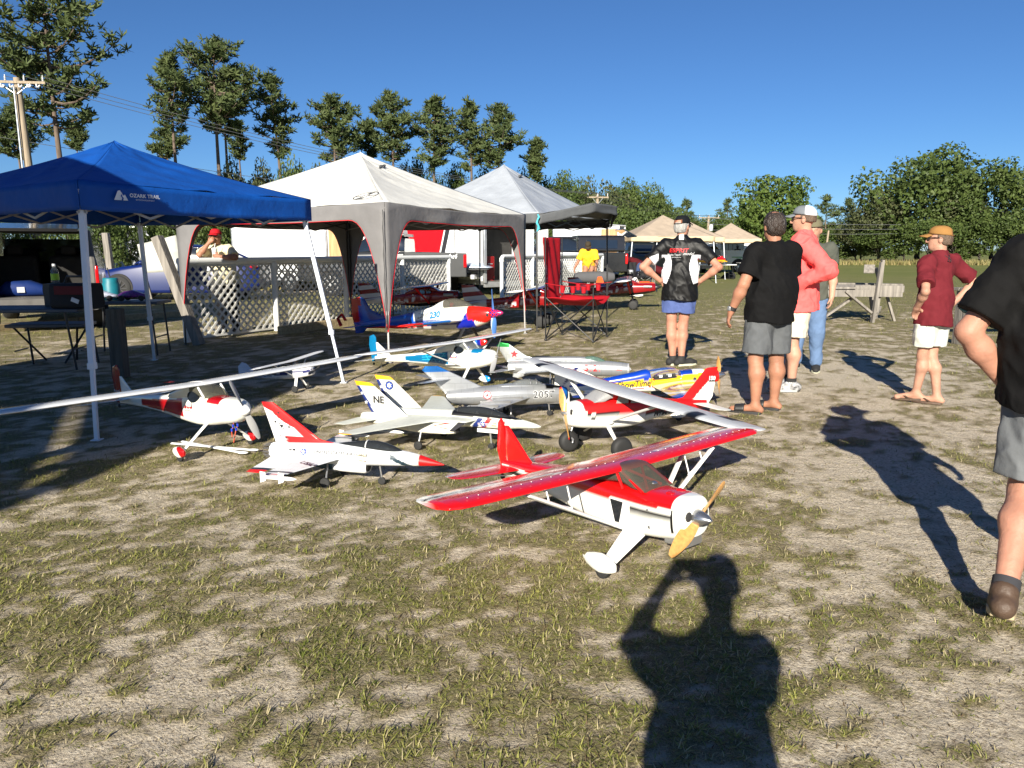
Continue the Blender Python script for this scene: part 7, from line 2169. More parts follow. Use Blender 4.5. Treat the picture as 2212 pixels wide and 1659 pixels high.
	g.grid(lambda u, v: (-0.02 + 0.18 * u, prof(u) * math.cos(2 * PI * v), prof(u) * math.sin(2 * PI * v)), 60, 96)
	g.build('spinner', gloss, hub, smooth=60, col=lambda x, y, z: ((0.12, 0.12, 0.50) if (int((x + 0.02) / 0.026) + int((math.atan2(z, y) + PI) / (2 * PI) * 12)) % 2 else (0.85, 0.14, 0.12)))
	# red rudder gust lock / ribbon
	g = MB(); g.tube([(-1.9, -0.20, nz + 0.02), (-1.93, -0.22, nz + 0.14), (-1.86, -0.2, nz + 0.20), (-1.80, -0.2, nz + 0.10)], (0.04, 0.012), n=8); g.build('gust_lock_ribbon', mat('red_ribbon', hx('d0201c'), 0.6), p)
laser()


# ---- 11 bush planes in red and white stripes
def bush(label, x, y, h, number=None, pt=0.10, mir=False):
	p = plane_root(label, x, y, h, pt)
	nz = 0.50
	DR = (0.50, 0.045, 0.06)
	def fcol(xx, yy, z):
		if z < nz - 0.085: return (0.07, 0.06, 0.07)
		k = (z - nz) + 0.12 * (xx + 0.5)
		if -1.05 < xx < -0.05 and -0.09 < z - nz < 0.06:
			q = (z - nz + 0.09) * 1.0 - (xx + 0.85) * 0.11
			if 0.0 < q < 0.012 or 0.028 < q < 0.046 or 0.062 < q < 0.072: return (0.80, 0.80, 0.80)
		if xx < -1.05 and z < nz + 0.12: return (0.80, 0.80, 0.80)
		return DR
	S = [(0.62, nz - 0.01, 0.07, 0.07, 2), (0.60, nz - 0.012, 0.10, 0.10, 2.2), (0.45, nz - 0.015, 0.125, 0.125, 2.6), (0.25, nz - 0.012, 0.135, 0.140, 3), (0.0, nz - 0.005, 0.14, 0.150, 3.4), (-0.25, nz + 0.0, 0.13, 0.150, 3.6), (-0.6, nz + 0.02, 0.095, 0.115, 3.4), (-1.0, nz + 0.04, 0.06, 0.08, 3.2), (-1.42, nz + 0.05, 0.015, 0.05, 3)]
	f = fus(p, S, fcol, n=150, seg=44)
	wz = nz + 0.235
	C = [(0.22, nz + 0.12, 0.11, 0.006, 3), (0.10, nz + 0.16, 0.12, 0.05, 3), (0.0, nz + 0.18, 0.124, 0.055, 3.4), (-0.25, nz + 0.17, 0.122, 0.06, 3.4), (-0.5, nz + 0.13, 0.09, 0.03, 3.2)]
	fus(p, C, lambda xx, yy, z: DR, gloss, n=40, seg=32, name='cabin')
	for s in (-1, 1):
		for x0 in (0.07, -0.06):
			g = MB(); g.prism([(x0, s * 0.132, nz + 0.10), (x0 - 0.01, s * 0.126, nz + 0.19), (x0 - 0.10, s * 0.126, nz + 0.19), (x0 - 0.10, s * 0.132, nz + 0.10)], (0, 0, 0), (0, s * 0.006, 0)); g.build('cabin_window', glass_dark, p, smooth=0)
		g = MB(); g.lathe([(0, 0.018), (0.004, 0.016)], (-0.32, s * 0.128, nz + 0.09), (0, s, 0), 14); g.build('access_port', wht_paint, p)
		strut(p, (0.0, s * 0.135, nz - 0.10), (-0.04, s * 0.72, wz - 0.01), 0.014, mat('red_frame_paint', (0, 0, 0)))
		g = MB(); g.tube([(0.03, s * 0.09, nz - 0.13), (0.05, s * 0.30, 0.13)], (0.018, 0.012), n=8); g.build('gear_leg', black_metal, p)
		mwheel(p, 0.05, s * 0.34, 0.12, 0.09, fat=True)
		if number:
			lettering(number, 0.085, (-0.93 + 0.2, s * 0.2, nz - 0.055), (1, 0, 0) if s < 0 else (-1, 0, 0), (0, 0, 1), print_white, p, target=f, bold=0.003)
		g = MB(); g.lathe([(0, 0.03), (0.1, 0.034), (0.2, 0.03)], (0.33, s * 0.135, nz + 0.04), (1, 0, -0.1), 12); g.build('exhaust_stack', steel, p, smooth=60)
	def wcol(xx, yy, z):
		return (0.82, 0.82, 0.80) if yy > 1.18 else ((0.06, 0.06, 0.07) if 0.5 < yy < 1.0 and xx > -0.02 else DR if yy < 0.30 else (0.55, 0.05, 0.06))
	wings(p, [(0.0, 0.06, 0.42, wz), (1.22, 0.06, 0.42, wz + 0.02), (1.33, 0.0, 0.30, wz + 0.022, 0.6)], wcol, t=0.13, n=36, cn=14)
	wings(p, [(0.0, -1.18, 0.26, nz + 0.07, 0.6), (0.42, -1.24, 0.18, nz + 0.07, 0.6)], lambda xx, yy, z: (0.82, 0.82, 0.82) if yy > 0.25 else DR, t=0.07, sym=True, n=10, name='tailplane')
	fin_poly(p, [(-1.0, nz + 0.10), (-1.28, nz + 0.42), (-1.54, nz + 0.44), (-1.52, nz + 0.0), (-1.38, nz + 0.05)], 0.02, lambda xx, yy, z: (0.80, 0.80, 0.80) if int((z - nz + 0.05) / 0.085) % 2 == 0 else DR)
	prop(p, (0.635, 0, nz - 0.01), 0.30, R(20), prop_black, 0.05, spin_r=0.062, spin_l=0.15, spin_m=prop_black)
	mwheel(p, -1.45, 0, 0.03, 0.02, z=nz - 0.08)
	return p


bush('dark red and white striped bush plane numbered N783TB on big black tyres', 0.58, 14.3, R(-14), 'N783TB')
bush('dark red and white striped bush plane hiding behind the large aerobatic plane', -1.62, 15.2, R(-12))
bush('dark red bush plane with black spinner standing behind the red camp chair', 3.0, 18.6, R(-10))


# ---- 12 small dark-shaded trainer under the blue canopy
def small():
	c = G(640, 845)
	p = plane_root('small white trainer plane numbered N4768Z standing in the shade behind the long white wing', c.x, c.y, R(-14), 0.14)
	nz = 0.20
	def fcol(x, y, z):
		return (0.10, 0.12, 0.36) if abs(z - nz - 0.012) < 0.006 or abs(z - nz + 0.006) < 0.004 else (0.84, 0.84, 0.84)
	f = fus(p, [(0.24, nz, 0.03, 0.035, 2.2), (0.22, nz, 0.05, 0.05, 2.6), (0.08, nz, 0.058, 0.062, 3), (-0.1, nz + 0.005, 0.055, 0.062, 3.2), (-0.35, nz + 0.015, 0.03, 0.04, 3), (-0.62, nz + 0.022, 0.008, 0.02, 2.6)], fcol, foam, n=80, seg=40)
	fus(p, [(0.08, nz + 0.06, 0.05, 0.004, 3), (0.02, nz + 0.085, 0.052, 0.03, 3), (-0.1, nz + 0.085, 0.05, 0.03, 3), (-0.2, nz + 0.06, 0.04, 0.01, 3)], lambda x, y, z: (0, 0, 0), glass_dark, n=20, seg=24, name='cabin_glazing')
	wings(p, [(0.0, 0.05, 0.17, nz + 0.118), (0.62, 0.05, 0.16, nz + 0.135), (0.68, 0.02, 0.09, nz + 0.137, .5)], lambda x, y, z: (0.82, 0.83, 0.85) if x > -0.07 else (0.14, 0.16, 0.40), foam, t=0.12, n=20)
	wings(p, [(0.0, -0.50, 0.12, nz + 0.03, 0.6), (0.2, -0.54, 0.07, nz + 0.03, 0.5)], lambda x, y, z: W_, foam, t=0.07, sym=True, n=8, name='tailplane')
	fin_poly(p, [(-0.44, nz + 0.03), (-0.53, nz + 0.15), (-0.58, nz + 0.17), (-0.64, nz + 0.13), (-0.65, nz + 0.02)], 0.012, lambda x, y, z: (0.80, 0.80, 0.84), foam)
	for s in (-1, 1):
		g = MB(); g.tube([(0.05, s * 0.03, nz - 0.05), (0.06, s * 0.11, 0.04)], (0.016, 0.005), n=8); g.build('gear_leg', wht_paint, p)
		mwheel(p, 0.06, s * 0.12, 0.036, 0.022)
		strut(p, (0.04, s * 0.05, nz - 0.04), (0.0, s * 0.32, nz + 0.12), 0.004)
		lettering('N4768Z', 0.035, (-0.22, s * 0.08, nz + 0.01), (1, 0, 0) if s < 0 else (-1, 0, 0), (0, 0, 1), print_black, p, target=f, bold=0.001)
	prop(p, (0.25, 0, nz), 0.12, R(10), prop_black, 0.022, spin_r=0.018, spin_l=0.03, spin_m=print_black)
small()


# ---- 13 orange nosed plane out on the grass, and 14 yellow and red one on the far table
def orange():
	c = G(1365, 643)
	p = plane_root('white and blue plane with bright orange nose resting on grass beyond the chair', c.x, c.y, R(12), 0.08)
	nz = 0.36; OR = (0.93, 0.33, 0.10)
	def fcol(x, y, z):
		if x > 0.18 - 1.6 * (z - nz): return OR
		if abs(z - nz - 0.015 - 0.03 * (x - 0.1)) < 0.022: return (0.10, 0.28, 0.62)
		if abs(z - nz + 0.04) < 0.009 and x > -0.2: return OR
		return W_
	fus(p, [(0.62, nz + 0.02, 0.04, 0.045, 2), (0.55, nz + 0.015, 0.075, 0.085, 2.4), (0.3, nz, 0.085, 0.115, 3), (0.0, nz - 0.01, 0.085, 0.105, 3.2), (-0.5, nz - 0.01, 0.06, 0.075, 3), (-1.1, nz + 0.0, 0.015, 0.04, 2.6)], fcol, n=110, seg=36)
	g = MB(); g.lathe([(0, 0.05), (0.06, 0.042), (0.14, 0.012), (0.155, 0.002)], (0.62, 0, nz + 0.02), (1, 0, 0), 20); g.build('spinner', mat('orange_paint', lin(OR), 0.3, coat=0.5), p, smooth=60)
	for k in (0, 1):
		g = MB(); g.tube([(0.64, 0, nz + 0.02), (0.63, 0.02 * (-1) ** k, nz + 0.02 - 0.06 * (-1) ** k), (0.62, 0.03 * (-1) ** k, nz + 0.02 - 0.20 * (-1) ** k)], [(0.018, 0.008), (0.03, 0.006), (0.014, 0.004)], n=8); g.build('blade', mat('dark_blue_prop', hx('25356e'), 0.4), p, smooth=60)
	# wing cabane frame with the wing taken off
	for (a, b) in (((0.22, 0.06, nz + 0.10), (0.15, 0.06, nz + 0.25)), ((0.05, 0.06, nz + 0.10), (0.15, 0.06, nz + 0.25)), ((-0.15, 0.06, nz + 0.09), (0.15, 0.06, nz + 0.25)), ((-0.15, 0.06, nz + 0.09), (-0.14, 0.06, nz + 0.22))):
		for s in (-1, 1):
			g = MB(); g.tube([(a[0], s * a[1], a[2]), (b[0], s * b[1], b[2])], 0.010, n=6); g.build('cabane_strut', wht_paint, p)
	for s in (-1, 1):
		g = MB(); g.tube([(0.20, s * 0.05, nz - 0.10), (0.18, s * 0.22, 0.08)], (0.014, 0.008), n=8); g.build('gear_leg', black_plastic, p)
		wheel_pant(p, 0.15, s * 0.24, 0.30, 0.09, 0.10, lambda x, y, z: W_)
		mwheel(p, 0.18, s * 0.24, 0.04, 0.03)
	wings(p, [(0.0, -0.85, 0.22, nz + 0.02, 0.6), (0.36, -0.90, 0.15, nz + 0.02, 0.5)], lambda x, y, z: (0.10, 0.28, 0.62), t=0.07, sym=True, n=8, name='tailplane')
	fin_poly(p, [(-0.75, nz + 0.03), (-0.95, nz + 0.2), (-1.15, nz + 0.2), (-1.17, nz - 0.02)], 0.016, lambda x, y, z: (0.10, 0.28, 0.62))
orange()

# ------------------------------------------------------------------ people
def surfnet(f, o, h):
	"""naive surface nets on a scalar field (negative inside) -> verts, quads"""
	s = f < 0
	nx, ny, nz = f.shape
	cnt = np.zeros((nx - 1, ny - 1, nz - 1), np.int8)
	for dx in (0, 1):
		for dy in (0, 1):
			for dz in (0, 1):
				cnt += s[dx:nx - 1 + dx, dy:ny - 1 + dy, dz:nz - 1 + dz]
	I = np.argwhere((cnt > 0) & (cnt < 8))
	idx = np.full(cnt.shape, -1, np.int64); idx[I[:, 0], I[:, 1], I[:, 2]] = np.arange(len(I))
	acc = np.zeros((len(I), 3)); num = np.zeros(len(I))
	C = [(0, 0, 0), (1, 0, 0), (0, 1, 0), (1, 1, 0), (0, 0, 1), (1, 0, 1), (0, 1, 1), (1, 1, 1)]
	for a in range(8):
		for b in range(a + 1, 8):
			d = [C[b][k] - C[a][k] for k in range(3)]
			if sum(abs(q) for q in d) != 1: continue
			fa = f[I[:, 0] + C[a][0], I[:, 1] + C[a][1], I[:, 2] + C[a][2]]; fb = f[I[:, 0] + C[b][0], I[:, 1] + C[b][1], I[:, 2] + C[b][2]]
			m = (fa < 0) != (fb < 0)
			t = np.where(m, fa / (fa - fb + 1e-12), 0)
			P = np.array(C[a])[None] + t[:, None] * np.array(d)[None]
			acc[m] += P[m]; num[m] += 1
	V = (I + acc / num[:, None]) * h + np.array(o)
	Q = []
	for ax in range(3):
		sl0 = [slice(1, -1)] * 3; sl1 = [slice(1, -1)] * 3
		sl0[ax] = slice(0, -1); sl1[ax] = slice(1, None)
		a = s[tuple(sl0)]; b = s[tuple(sl1)]
		E = np.argwhere(a != b)
		off = np.array([1, 1, 1]); off[ax] = 0
		E0 = E + off
		sg = s[E0[:, 0], E0[:, 1], E0[:, 2]]
		u, v = [(1, 2), (2, 0), (0, 1)][ax]
		def cell(du, dv):
			c = E0.copy(); c[:, u] -= du; c[:, v] -= dv
			return idx[c[:, 0], c[:, 1], c[:, 2]]
		q = np.stack([cell(1, 1), cell(0, 1), cell(0, 0), cell(1, 0)], 1)
		q[~sg] = q[~sg][:, ::-1]
		Q.append(q)
	Q = np.concatenate(Q); Q = Q[(Q >= 0).all(1)]
	return V, Q


class SDF:
	def __init__(s): s.p = []

	def cap(s, a, b, r0, r1, k=0.03, sc=None, rz=0.0):
		s.p.append(('c', np.array(a, float), np.array(b, float), r0, r1, k, sc, rz)); return s

	def ell(s, c, r, k=0.03, rz=0.0, rx=0.0):
		s.p.append(('e', np.array(c, float), np.array(r, float), rx, 0, k, None, rz)); return s

	def mesh(s, h, wr=0.0, wf=(9, 9, 5), seed=0, cut=None):
		lo = np.array([9., 9, 9]); hi = -lo
		for p in s.p:
			if p[0] == 'c':
				m = max(p[3], p[4]); lo = np.minimum(lo, np.minimum(p[1], p[2]) - m * 1.4); hi = np.maximum(hi, np.maximum(p[1], p[2]) + m * 1.4)
			else: m = p[2].max(); lo = np.minimum(lo, p[1] - m); hi = np.maximum(hi, p[1] + m)
		lo -= 3 * h + 0.02; hi += 3 * h + 0.02
		n = np.ceil((hi - lo) / h).astype(int) + 1
		f = np.full(n, 0.5, np.float32)
		for p in s.p:
			k = p[5]
			if p[0] == 'c':
				m = max(p[3], p[4]) * 1.35 + k + 2 * h; a0 = np.minimum(p[1], p[2]) - m; a1 = np.maximum(p[1], p[2]) + m
			else: m = p[2].max() + k + 2 * h; a0 = p[1] - m; a1 = p[1] + m
			i0 = np.clip(np.floor((a0 - lo) / h).astype(int), 0, n); i1 = np.clip(np.ceil((a1 - lo) / h).astype(int) + 1, 0, n)
			X = (lo[0] + h * np.arange(i0[0], i1[0]))[:, None, None]; Y = (lo[1] + h * np.arange(i0[1], i1[1]))[None, :, None]; Z = (lo[2] + h * np.arange(i0[2], i1[2]))[None, None, :]
			c0 = (p[1] + p[2]) / 2 if p[0] == 'c' else p[1]
			x, y, z = X - c0[0], Y - c0[1], Z - c0[2]
			cs, sn = math.cos(p[7]), math.sin(p[7])
			x, y = x * cs + y * sn, -x * sn + y * cs
			if p[0] == 'c':
				a = p[1] - c0; b = p[2] - c0
				a = np.array([a[0] * cs + a[1] * sn, -a[0] * sn + a[1] * cs, a[2]]); b = np.array([b[0] * cs + b[1] * sn, -b[0] * sn + b[1] * cs, b[2]])
				mn = 1.0
				if p[6]:
					x, y = x / p[6][0], y / p[6][1]; a = a / np.array([p[6][0], p[6][1], 1]); b = b / np.array([p[6][0], p[6][1], 1]); mn = min(p[6][:2])
				ab = b - a; L = (ab ** 2).sum() + 1e-12
				t = np.clip(((x - a[0]) * ab[0] + (y - a[1]) * ab[1] + (z - a[2]) * ab[2]) / L, 0, 1)
				d = (np.sqrt((x - a[0] - t * ab[0]) ** 2 + (y - a[1] - t * ab[1]) ** 2 + (z - a[2] - t * ab[2]) ** 2) - (p[3] + (p[4] - p[3]) * t)) * (0.5 + 0.5 * mn)
			else:
				if p[3]:
					c2, s2 = math.cos(p[3]), math.sin(p[3]); y, z = y * c2 + z * s2, -y * s2 + z * c2
				r = p[2]
				q = np.sqrt((x / r[0]) ** 2 + (y / r[1]) ** 2 + (z / r[2]) ** 2)
				g = np.sqrt((x / r[0] ** 2) ** 2 + (y / r[1] ** 2) ** 2 + (z / r[2] ** 2) ** 2)
				d = q * (q - 1) / (g + 1e-6)
			sub = f[i0[0]:i1[0], i0[1]:i1[1], i0[2]:i1[2]]
			hh = np.maximum(k - np.abs(sub - d), 0) / k
			f[i0[0]:i1[0], i0[1]:i1[1], i0[2]:i1[2]] = np.minimum(sub, d) - hh * hh * k * 0.25
		if wr:
			J = np.argwhere(np.abs(f) < 0.05)
			P = lo + J * h
			w = fbm(P[:, 0] * wf[0] + P[:, 2] * 3.0, P[:, 1] * wf[1] + P[:, 2] * 2.0, P[:, 2] * wf[2], o=3, s=seed)
			w = 1 - np.abs(w) * 2.4
			f[J[:, 0], J[:, 1], J[:, 2]] -= (wr * w).astype(np.float32)
		if cut is not None:
			X = (lo[0] + h * np.arange(n[0]))[:, None, None]; Y = (lo[1] + h * np.arange(n[1]))[None, :, None]; Z = (lo[2] + h * np.arange(n[2]))[None, None, :]
			f = np.maximum(f, cut(X, Y, Z)).astype(np.float32)
		f[0] = f[-1] = 0.5; f[:, 0] = f[:, -1] = 0.5; f[:, :, 0] = f[:, :, -1] = 0.5
		return surfnet(f, lo, h)


def skin_mat(name, rgb):
	return mat(name, rgb, 0.55, var=0.20, scale=9, sss=0.06, bump=0.16, bscale=45, spec=0.3)


skin_a = skin_mat('tanned_skin', (0.33, 0.155, 0.095))
skin_b = skin_mat('fair_skin', (0.42, 0.225, 0.155))
skin_c = skin_mat('reddened_fair_skin', (0.41, 0.20, 0.135))
cloth = mat_attr('woven_cloth', rough=0.85, coat=0.0, var=0.08, scale=20, bump=0.6, bscale=16, spec=0.2)
satin = mat_attr('sport_cloth', rough=0.55, coat=0.0, var=0.06, scale=20, bump=0.25, bscale=22, spec=0.35)
hair_dark = mat('dark_hair', (0.028, 0.018, 0.013), 0.45, var=0.4, scale=30, bump=0.9, bscale=70, stretch=(1.4, 1.4, 0.35))
hair_grey = mat('silver_hair', (0.33, 0.32, 0.30), 0.5, var=0.2, scale=30, bump=0.8, bscale=70, stretch=(1.4, 1.4, 0.4))
hair_brown = mat('short_brown_hair', (0.10, 0.065, 0.042), 0.6, var=0.3, scale=40, bump=0.7, bscale=90)
black_lens = mat('sunglass_lens', (0.01, 0.01, 0.012), 0.1, coat=0.5)
sole_tan = mat('tan_rubber_sole', (0.44, 0.36, 0.22), 0.75, var=0.15)
leather_br = mat('brown_leather', (0.075, 0.045, 0.028), 0.6, var=0.25, bump=0.3)
V3 = lambda *a: np.array(a, float)


def nrm(v):
	v = np.asarray(v, float); return v / (np.linalg.norm(v) + 1e-9)


def hand(S, w, d, n, th, curl=0.35, sc=1.0, spread=0.12):
	"""w wrist, d finger direction, n palm normal, th thumb-side direction"""
	d, n = nrm(d), nrm(n); th = nrm(th - d * np.dot(th, d)); n = nrm(np.cross(d, th)) * (1 if np.dot(np.cross(d, th), n) > 0 else -1)
	k = 0.008
	S.cap(w, w + d * 0.035 * sc, 0.024 * sc, 0.024 * sc, 0.02)
	for o in (-0.026, -0.009, 0.009, 0.026):
		S.cap(w + d * 0.02 * sc + th * o * 0.7 * sc, w + d * 0.085 * sc + th * o * sc, 0.015 * sc, 0.0125 * sc, 0.012)
	for i, (o, L) in enumerate(((0.029, 0.070), (0.010, 0.079), (-0.009, 0.073), (-0.027, 0.057))):
		b = w + d * (0.088 - 0.004 * abs(i - 1)) * sc + th * o * sc
		dir_ = nrm(d + th * spread * (1.2 - 0.8 * i) * 0.5); a = 0.0
		cu = curl * (1 + 0.18 * i)
		r = 0.0098 * sc * (1 if i < 3 else 0.9)
		for j, fr in enumerate((0.45, 0.32, 0.27)):
			a += cu * (0.7, 1.1, 0.8)[j]
			dd = dir_ * math.cos(a) + n * math.sin(a)
			e = b + dd * L * fr * sc
			S.cap(b, e, r * (1 - 0.08 * j), r * (0.93 - 0.08 * j), k); b = e
	b = w + d * 0.025 * sc + th * 0.022 * sc + n * 0.006 * sc
	t1 = nrm(d * 0.75 + th * 0.8 + n * 0.25)
	e = b + t1 * 0.042 * sc; S.cap(b, e, 0.0145 * sc, 0.0115 * sc, 0.014)
	t2 = nrm(d * 0.95 + th * 0.35 + n * (0.2 + 0.4 * curl)); e2 = e + t2 * 0.030 * sc; S.cap(e, e2, 0.011 * sc, 0.0095 * sc, k)
	S.cap(e2, e2 + nrm(t2 + n * 0.2) * 0.020 * sc, 0.0098 * sc, 0.008 * sc, k)


def person(label, loc, heading, H, J, skin, shirt, shorts, shoe='sandal', hair=None, hat=None, head_yaw=0.0, head_pitch=0.0, build=1.0, belly=0.0, sleeve=0.62, short_len=0.88, shirt_m=None, shirt_hem=0.86, h=0.0075, loose=1.0, glasses=False, wr=0.010, seed=1, bald=False, collar=False, socks=None, pants_loose=1.0, head_drop=0.0):
	"""J: joints in metres for a 1.78 m figure facing +y (x = the person's right)"""
	sc = H / 1.78
	j = dict(hipL=V3(-0.095, 0, 0.92), hipR=V3(0.095, 0, 0.92), kneeL=V3(-0.11, 0.02, 0.49), kneeR=V3(0.11, 0.02, 0.49), ankL=V3(-0.12, -0.03, 0.085), ankR=V3(0.12, -0.03, 0.085), toeL=V3(-0.15, 0.18, 0.02), toeR=V3(0.15, 0.18, 0.02),
			shL=V3(-0.185, 0, 1.455), shR=V3(0.185, 0, 1.455), elL=V3(-0.24, -0.03, 1.16), elR=V3(0.24, -0.03, 1.16), wrL=V3(-0.25, 0.06, 0.91), wrR=V3(0.25, 0.06, 0.91),
			hdL=V3(0, 0.1, -1), hdR=V3(0, 0.1, -1), hnL=V3(1, 0, 0), hnR=V3(-1, 0, 0), htL=V3(0, 1, 0), htR=V3(0, 1, 0), neck=V3(0, -0.005, 1.51), head=V3(0, 0.025, 1.675), pel=V3(0, 0, 0.97), chest=V3(0, 0, 1.32), curlL=0.35, curlR=0.35)
	j.update(J)
	for k in list(j):
		if isinstance(j[k], np.ndarray) and k[:2] not in ('hd', 'hn', 'ht'): j[k] = j[k] * sc
	root = thing('person', label, 'person', loc, heading)
	q = lambda v: v * sc
	S = SDF(); b = build
	pel, ch = j['pel'], j['chest']; up = nrm(ch - pel)
	waist = pel + (ch - pel) * 0.42
	# trunk (kept just inside the clothes)
	S.cap(pel, waist, q(0.112 * b), q(0.105 * b + belly * .7), q(0.05), (1.28, 0.86))
	S.cap(waist, ch, q(0.108 * b + belly * .5), q(0.118 * b), q(0.06), (1.25, 0.84))
	S.cap(j['shL'] * 0.8 + ch * 0.2, j['shR'] * 0.8 + ch * 0.2, q(0.070 * b), q(0.070 * b), q(0.06))
	hd = j['head']
	S.cap(j['neck'] - V3(0, 0, q(0.03)), hd - V3(0, q(0.02), q(0.055)), q(0.060), q(0.055), q(0.03))
	for s in ('L', 'R'):
		S.cap(j['sh' + s], j['el' + s], q(0.056 * b), q(0.043 * b), q(0.04))
		m = j['el' + s] * 0.68 + j['wr' + s] * 0.32
		S.cap(j['el' + s], m, q(0.043 * b), q(0.045 * b), q(0.02)); S.cap(m, j['wr' + s], q(0.045 * b), q(0.0285), q(0.03))
		hand(S, j['wr' + s], j['hd' + s], j['hn' + s], j['ht' + s], j['curl' + s], sc * 1.0)
		S.cap(j['hip' + s], j['knee' + s], q(0.088 * b), q(0.056 * b), q(0.05))
		c = j['knee' + s] * 0.70 + j['ank' + s] * 0.30 + V3(0, -q(0.020), 0)
		S.cap(j['knee' + s], c, q(0.056 * b), q(0.062 * b), q(0.03)); S.cap(c, j['ank' + s], q(0.060 * b), q(0.036), q(0.04))
		t = j['toe' + s]; a = j['ank' + s]
		S.cap(a, a + V3(0, 0, q(-0.045)) - nrm((t - a) * V3(1, 1, 0)) * q(0.045), q(0.036), q(0.032), q(0.02))
		S.cap(a - V3(0, 0, q(0.03)), t * V3(1, 1, 0) + V3(0, 0, a[2] * 0.35 + q(0.0)) - nrm((t - a) * V3(1, 1, 0)) * q(0.03), q(0.036), q(0.026), q(0.03))
		if shoe in ('sandal', 'flip'):
			f = nrm((t - a) * V3(1, 1, 0)); sd = V3(f[1], -f[0], 0)
			for i in range(5):
				bb = t - f * q(0.055) + sd * q(0.034 - 0.017 * i) * (1 if s == 'L' else -1) + V3(0, 0, q(0.008) + (a[2] - q(0.085)) * 0.0)
				S.cap(bb, bb + f * q(0.052 - 0.006 * i), q(0.0125 if i == 0 else 0.0095), q(0.010 if i == 0 else 0.0078), q(0.006))
	# head
	cy, sy = math.cos(head_yaw), math.sin(head_yaw); cpz, spz = math.cos(head_pitch), math.sin(head_pitch)
	def hp(x, y, z):
		y, z = y * cpz - z * spz, y * spz + z * cpz
		return hd + V3(x * cy - y * sy, x * sy + y * cy, z) * sc
	S.ell(hp(0, -0.012, 0.025), V3(0.078, 0.098, 0.100) * sc, q(0.02), head_yaw)
	S.ell(hp(0, 0.022, -0.045), V3(0.062, 0.072, 0.075) * sc, q(0.03), head_yaw)
	S.ell(hp(0, 0.058, -0.088), V3(0.032, 0.026, 0.026) * sc, q(0.03), head_yaw)
	S.cap(hp(0, 0.088, 0.012), hp(0, 0.108, -0.026), q(0.011), q(0.016), q(0.015))
	S.cap(hp(-0.03, 0.083, 0.022), hp(0.03, 0.083, 0.022), q(0.014), q(0.014), q(0.02))
	S.cap(hp(-0.022, 0.078, -0.058), hp(0.022, 0.078, -0.058), q(0.011), q(0.011), q(0.008)); S.cap(hp(-0.018, 0.078, -0.070), hp(0.018, 0.078, -0.070), q(0.010), q(0.010), q(0.006))
	for s in (-1, 1):
		S.ell(hp(s * 0.080, -0.008, -0.012), V3(0.010, 0.022, 0.033) * sc, q(0.008), head_yaw)
		S.ell(hp(s * 0.033, 0.082, 0.004), V3(0.013, 0.012, 0.010) * sc, q(0.004), head_yaw)
	Vv, F = S.mesh(h)
	mesh_np('body', Vv, F, skin, root)
	# shirt
	T = SDF(); g = 0.022 * loose; hem = q(shirt_hem)
	base = pel * 1.0; base = base + up * (hem - q(0.03) - pel[2]) / max(up[2], 0.3)
	T.cap(base, waist, q(0.136 * b + g), q(0.122 * b + belly + g * 0.8), q(0.06), (1.30, 1.0))
	T.cap(waist, ch, q(0.120 * b + belly * 0.8 + g * 0.8), q(0.130 * b + g * 0.4), q(0.07), (1.25, 0.86))
	T.cap(j['shL'] * 0.9 + ch * 0.1, j['shR'] * 0.9 + ch * 0.1, q(0.080 * b), q(0.080 * b), q(0.07))
	nk = j['neck']
	T.cap(nk - V3(0, 0, q(0.05)), nk + V3(0, 0, q(-0.005 if not collar else 0.012)), q(0.080), q(0.064), q(0.05))
	for s in ('L', 'R'):
		if sleeve <= 1.0:
			e = j['sh' + s] + (j['el' + s] - j['sh' + s]) * sleeve
			T.cap(j['sh' + s], e, q(0.074 * b), q(0.070 * b * loose ** .5), q(0.05))
		else:
			T.cap(j['sh' + s], j['el' + s], q(0.078 * b), q(0.062 * b), q(0.05))
			e = j['el' + s] + (j['wr' + s] - j['el' + s]) * (sleeve - 1.0)
			T.cap(j['el' + s], e, q(0.066 * b), q(0.046), q(0.04))
	hz = hem; nz_ = nk[2] + q(0.018)
	def cutf(X, Y, Z):
		c = np.maximum(hz + 0.010 * np.sin(X * 17 + seed) - Z, -1)
		return c + 0 * X + 0 * Y
	def cut_all(X, Y, Z):
		c = cutf(X, Y, Z)
		if sleeve <= 1.0:
			for s in ('L', 'R'):
				a = j['sh' + s]; d = nrm(j['el' + s] - a); L = np.linalg.norm(j['el' + s] - a) * sleeve
				t = (X - a[0]) * d[0] + (Y - a[1]) * d[1] + (Z - a[2]) * d[2] - L
				rr = np.sqrt(np.maximum((X - a[0]) ** 2 + (Y - a[1]) ** 2 + (Z - a[2]) ** 2 - (t + L) ** 2, 0))
				side = (X * (1 if s == 'R' else -1)) > 0.05
				c = np.where((rr < q(0.13)) & (t > -0.02) & side & (rr < q(0.10 * b)) & (np.abs(X) > np.abs(a[0]) * 0.8), np.maximum(c, t), c)
		return c
	Vv, F = T.mesh(max(h, 0.0085), wr=wr * 1.5, wf=(6.5, 6.5, 4.5), seed=seed, cut=cut_all)
	col = np.array([lin(shirt(*p)) for p in Vv / sc]) if callable(shirt) else np.tile(np.array(lin(shirt)), (len(Vv), 1))
	mesh_np('shirt', Vv, F, shirt_m or cloth, root, col=col)
	# shorts or trousers
	P = SDF(); gl = 0.026 * pants_loose
	P.cap(pel + V3(0, 0, q(0.05)), pel - V3(0, 0, q(0.05)), q(0.118 * b + gl * .3), q(0.124 * b + gl * .4), q(0.05), (1.30, 0.92))
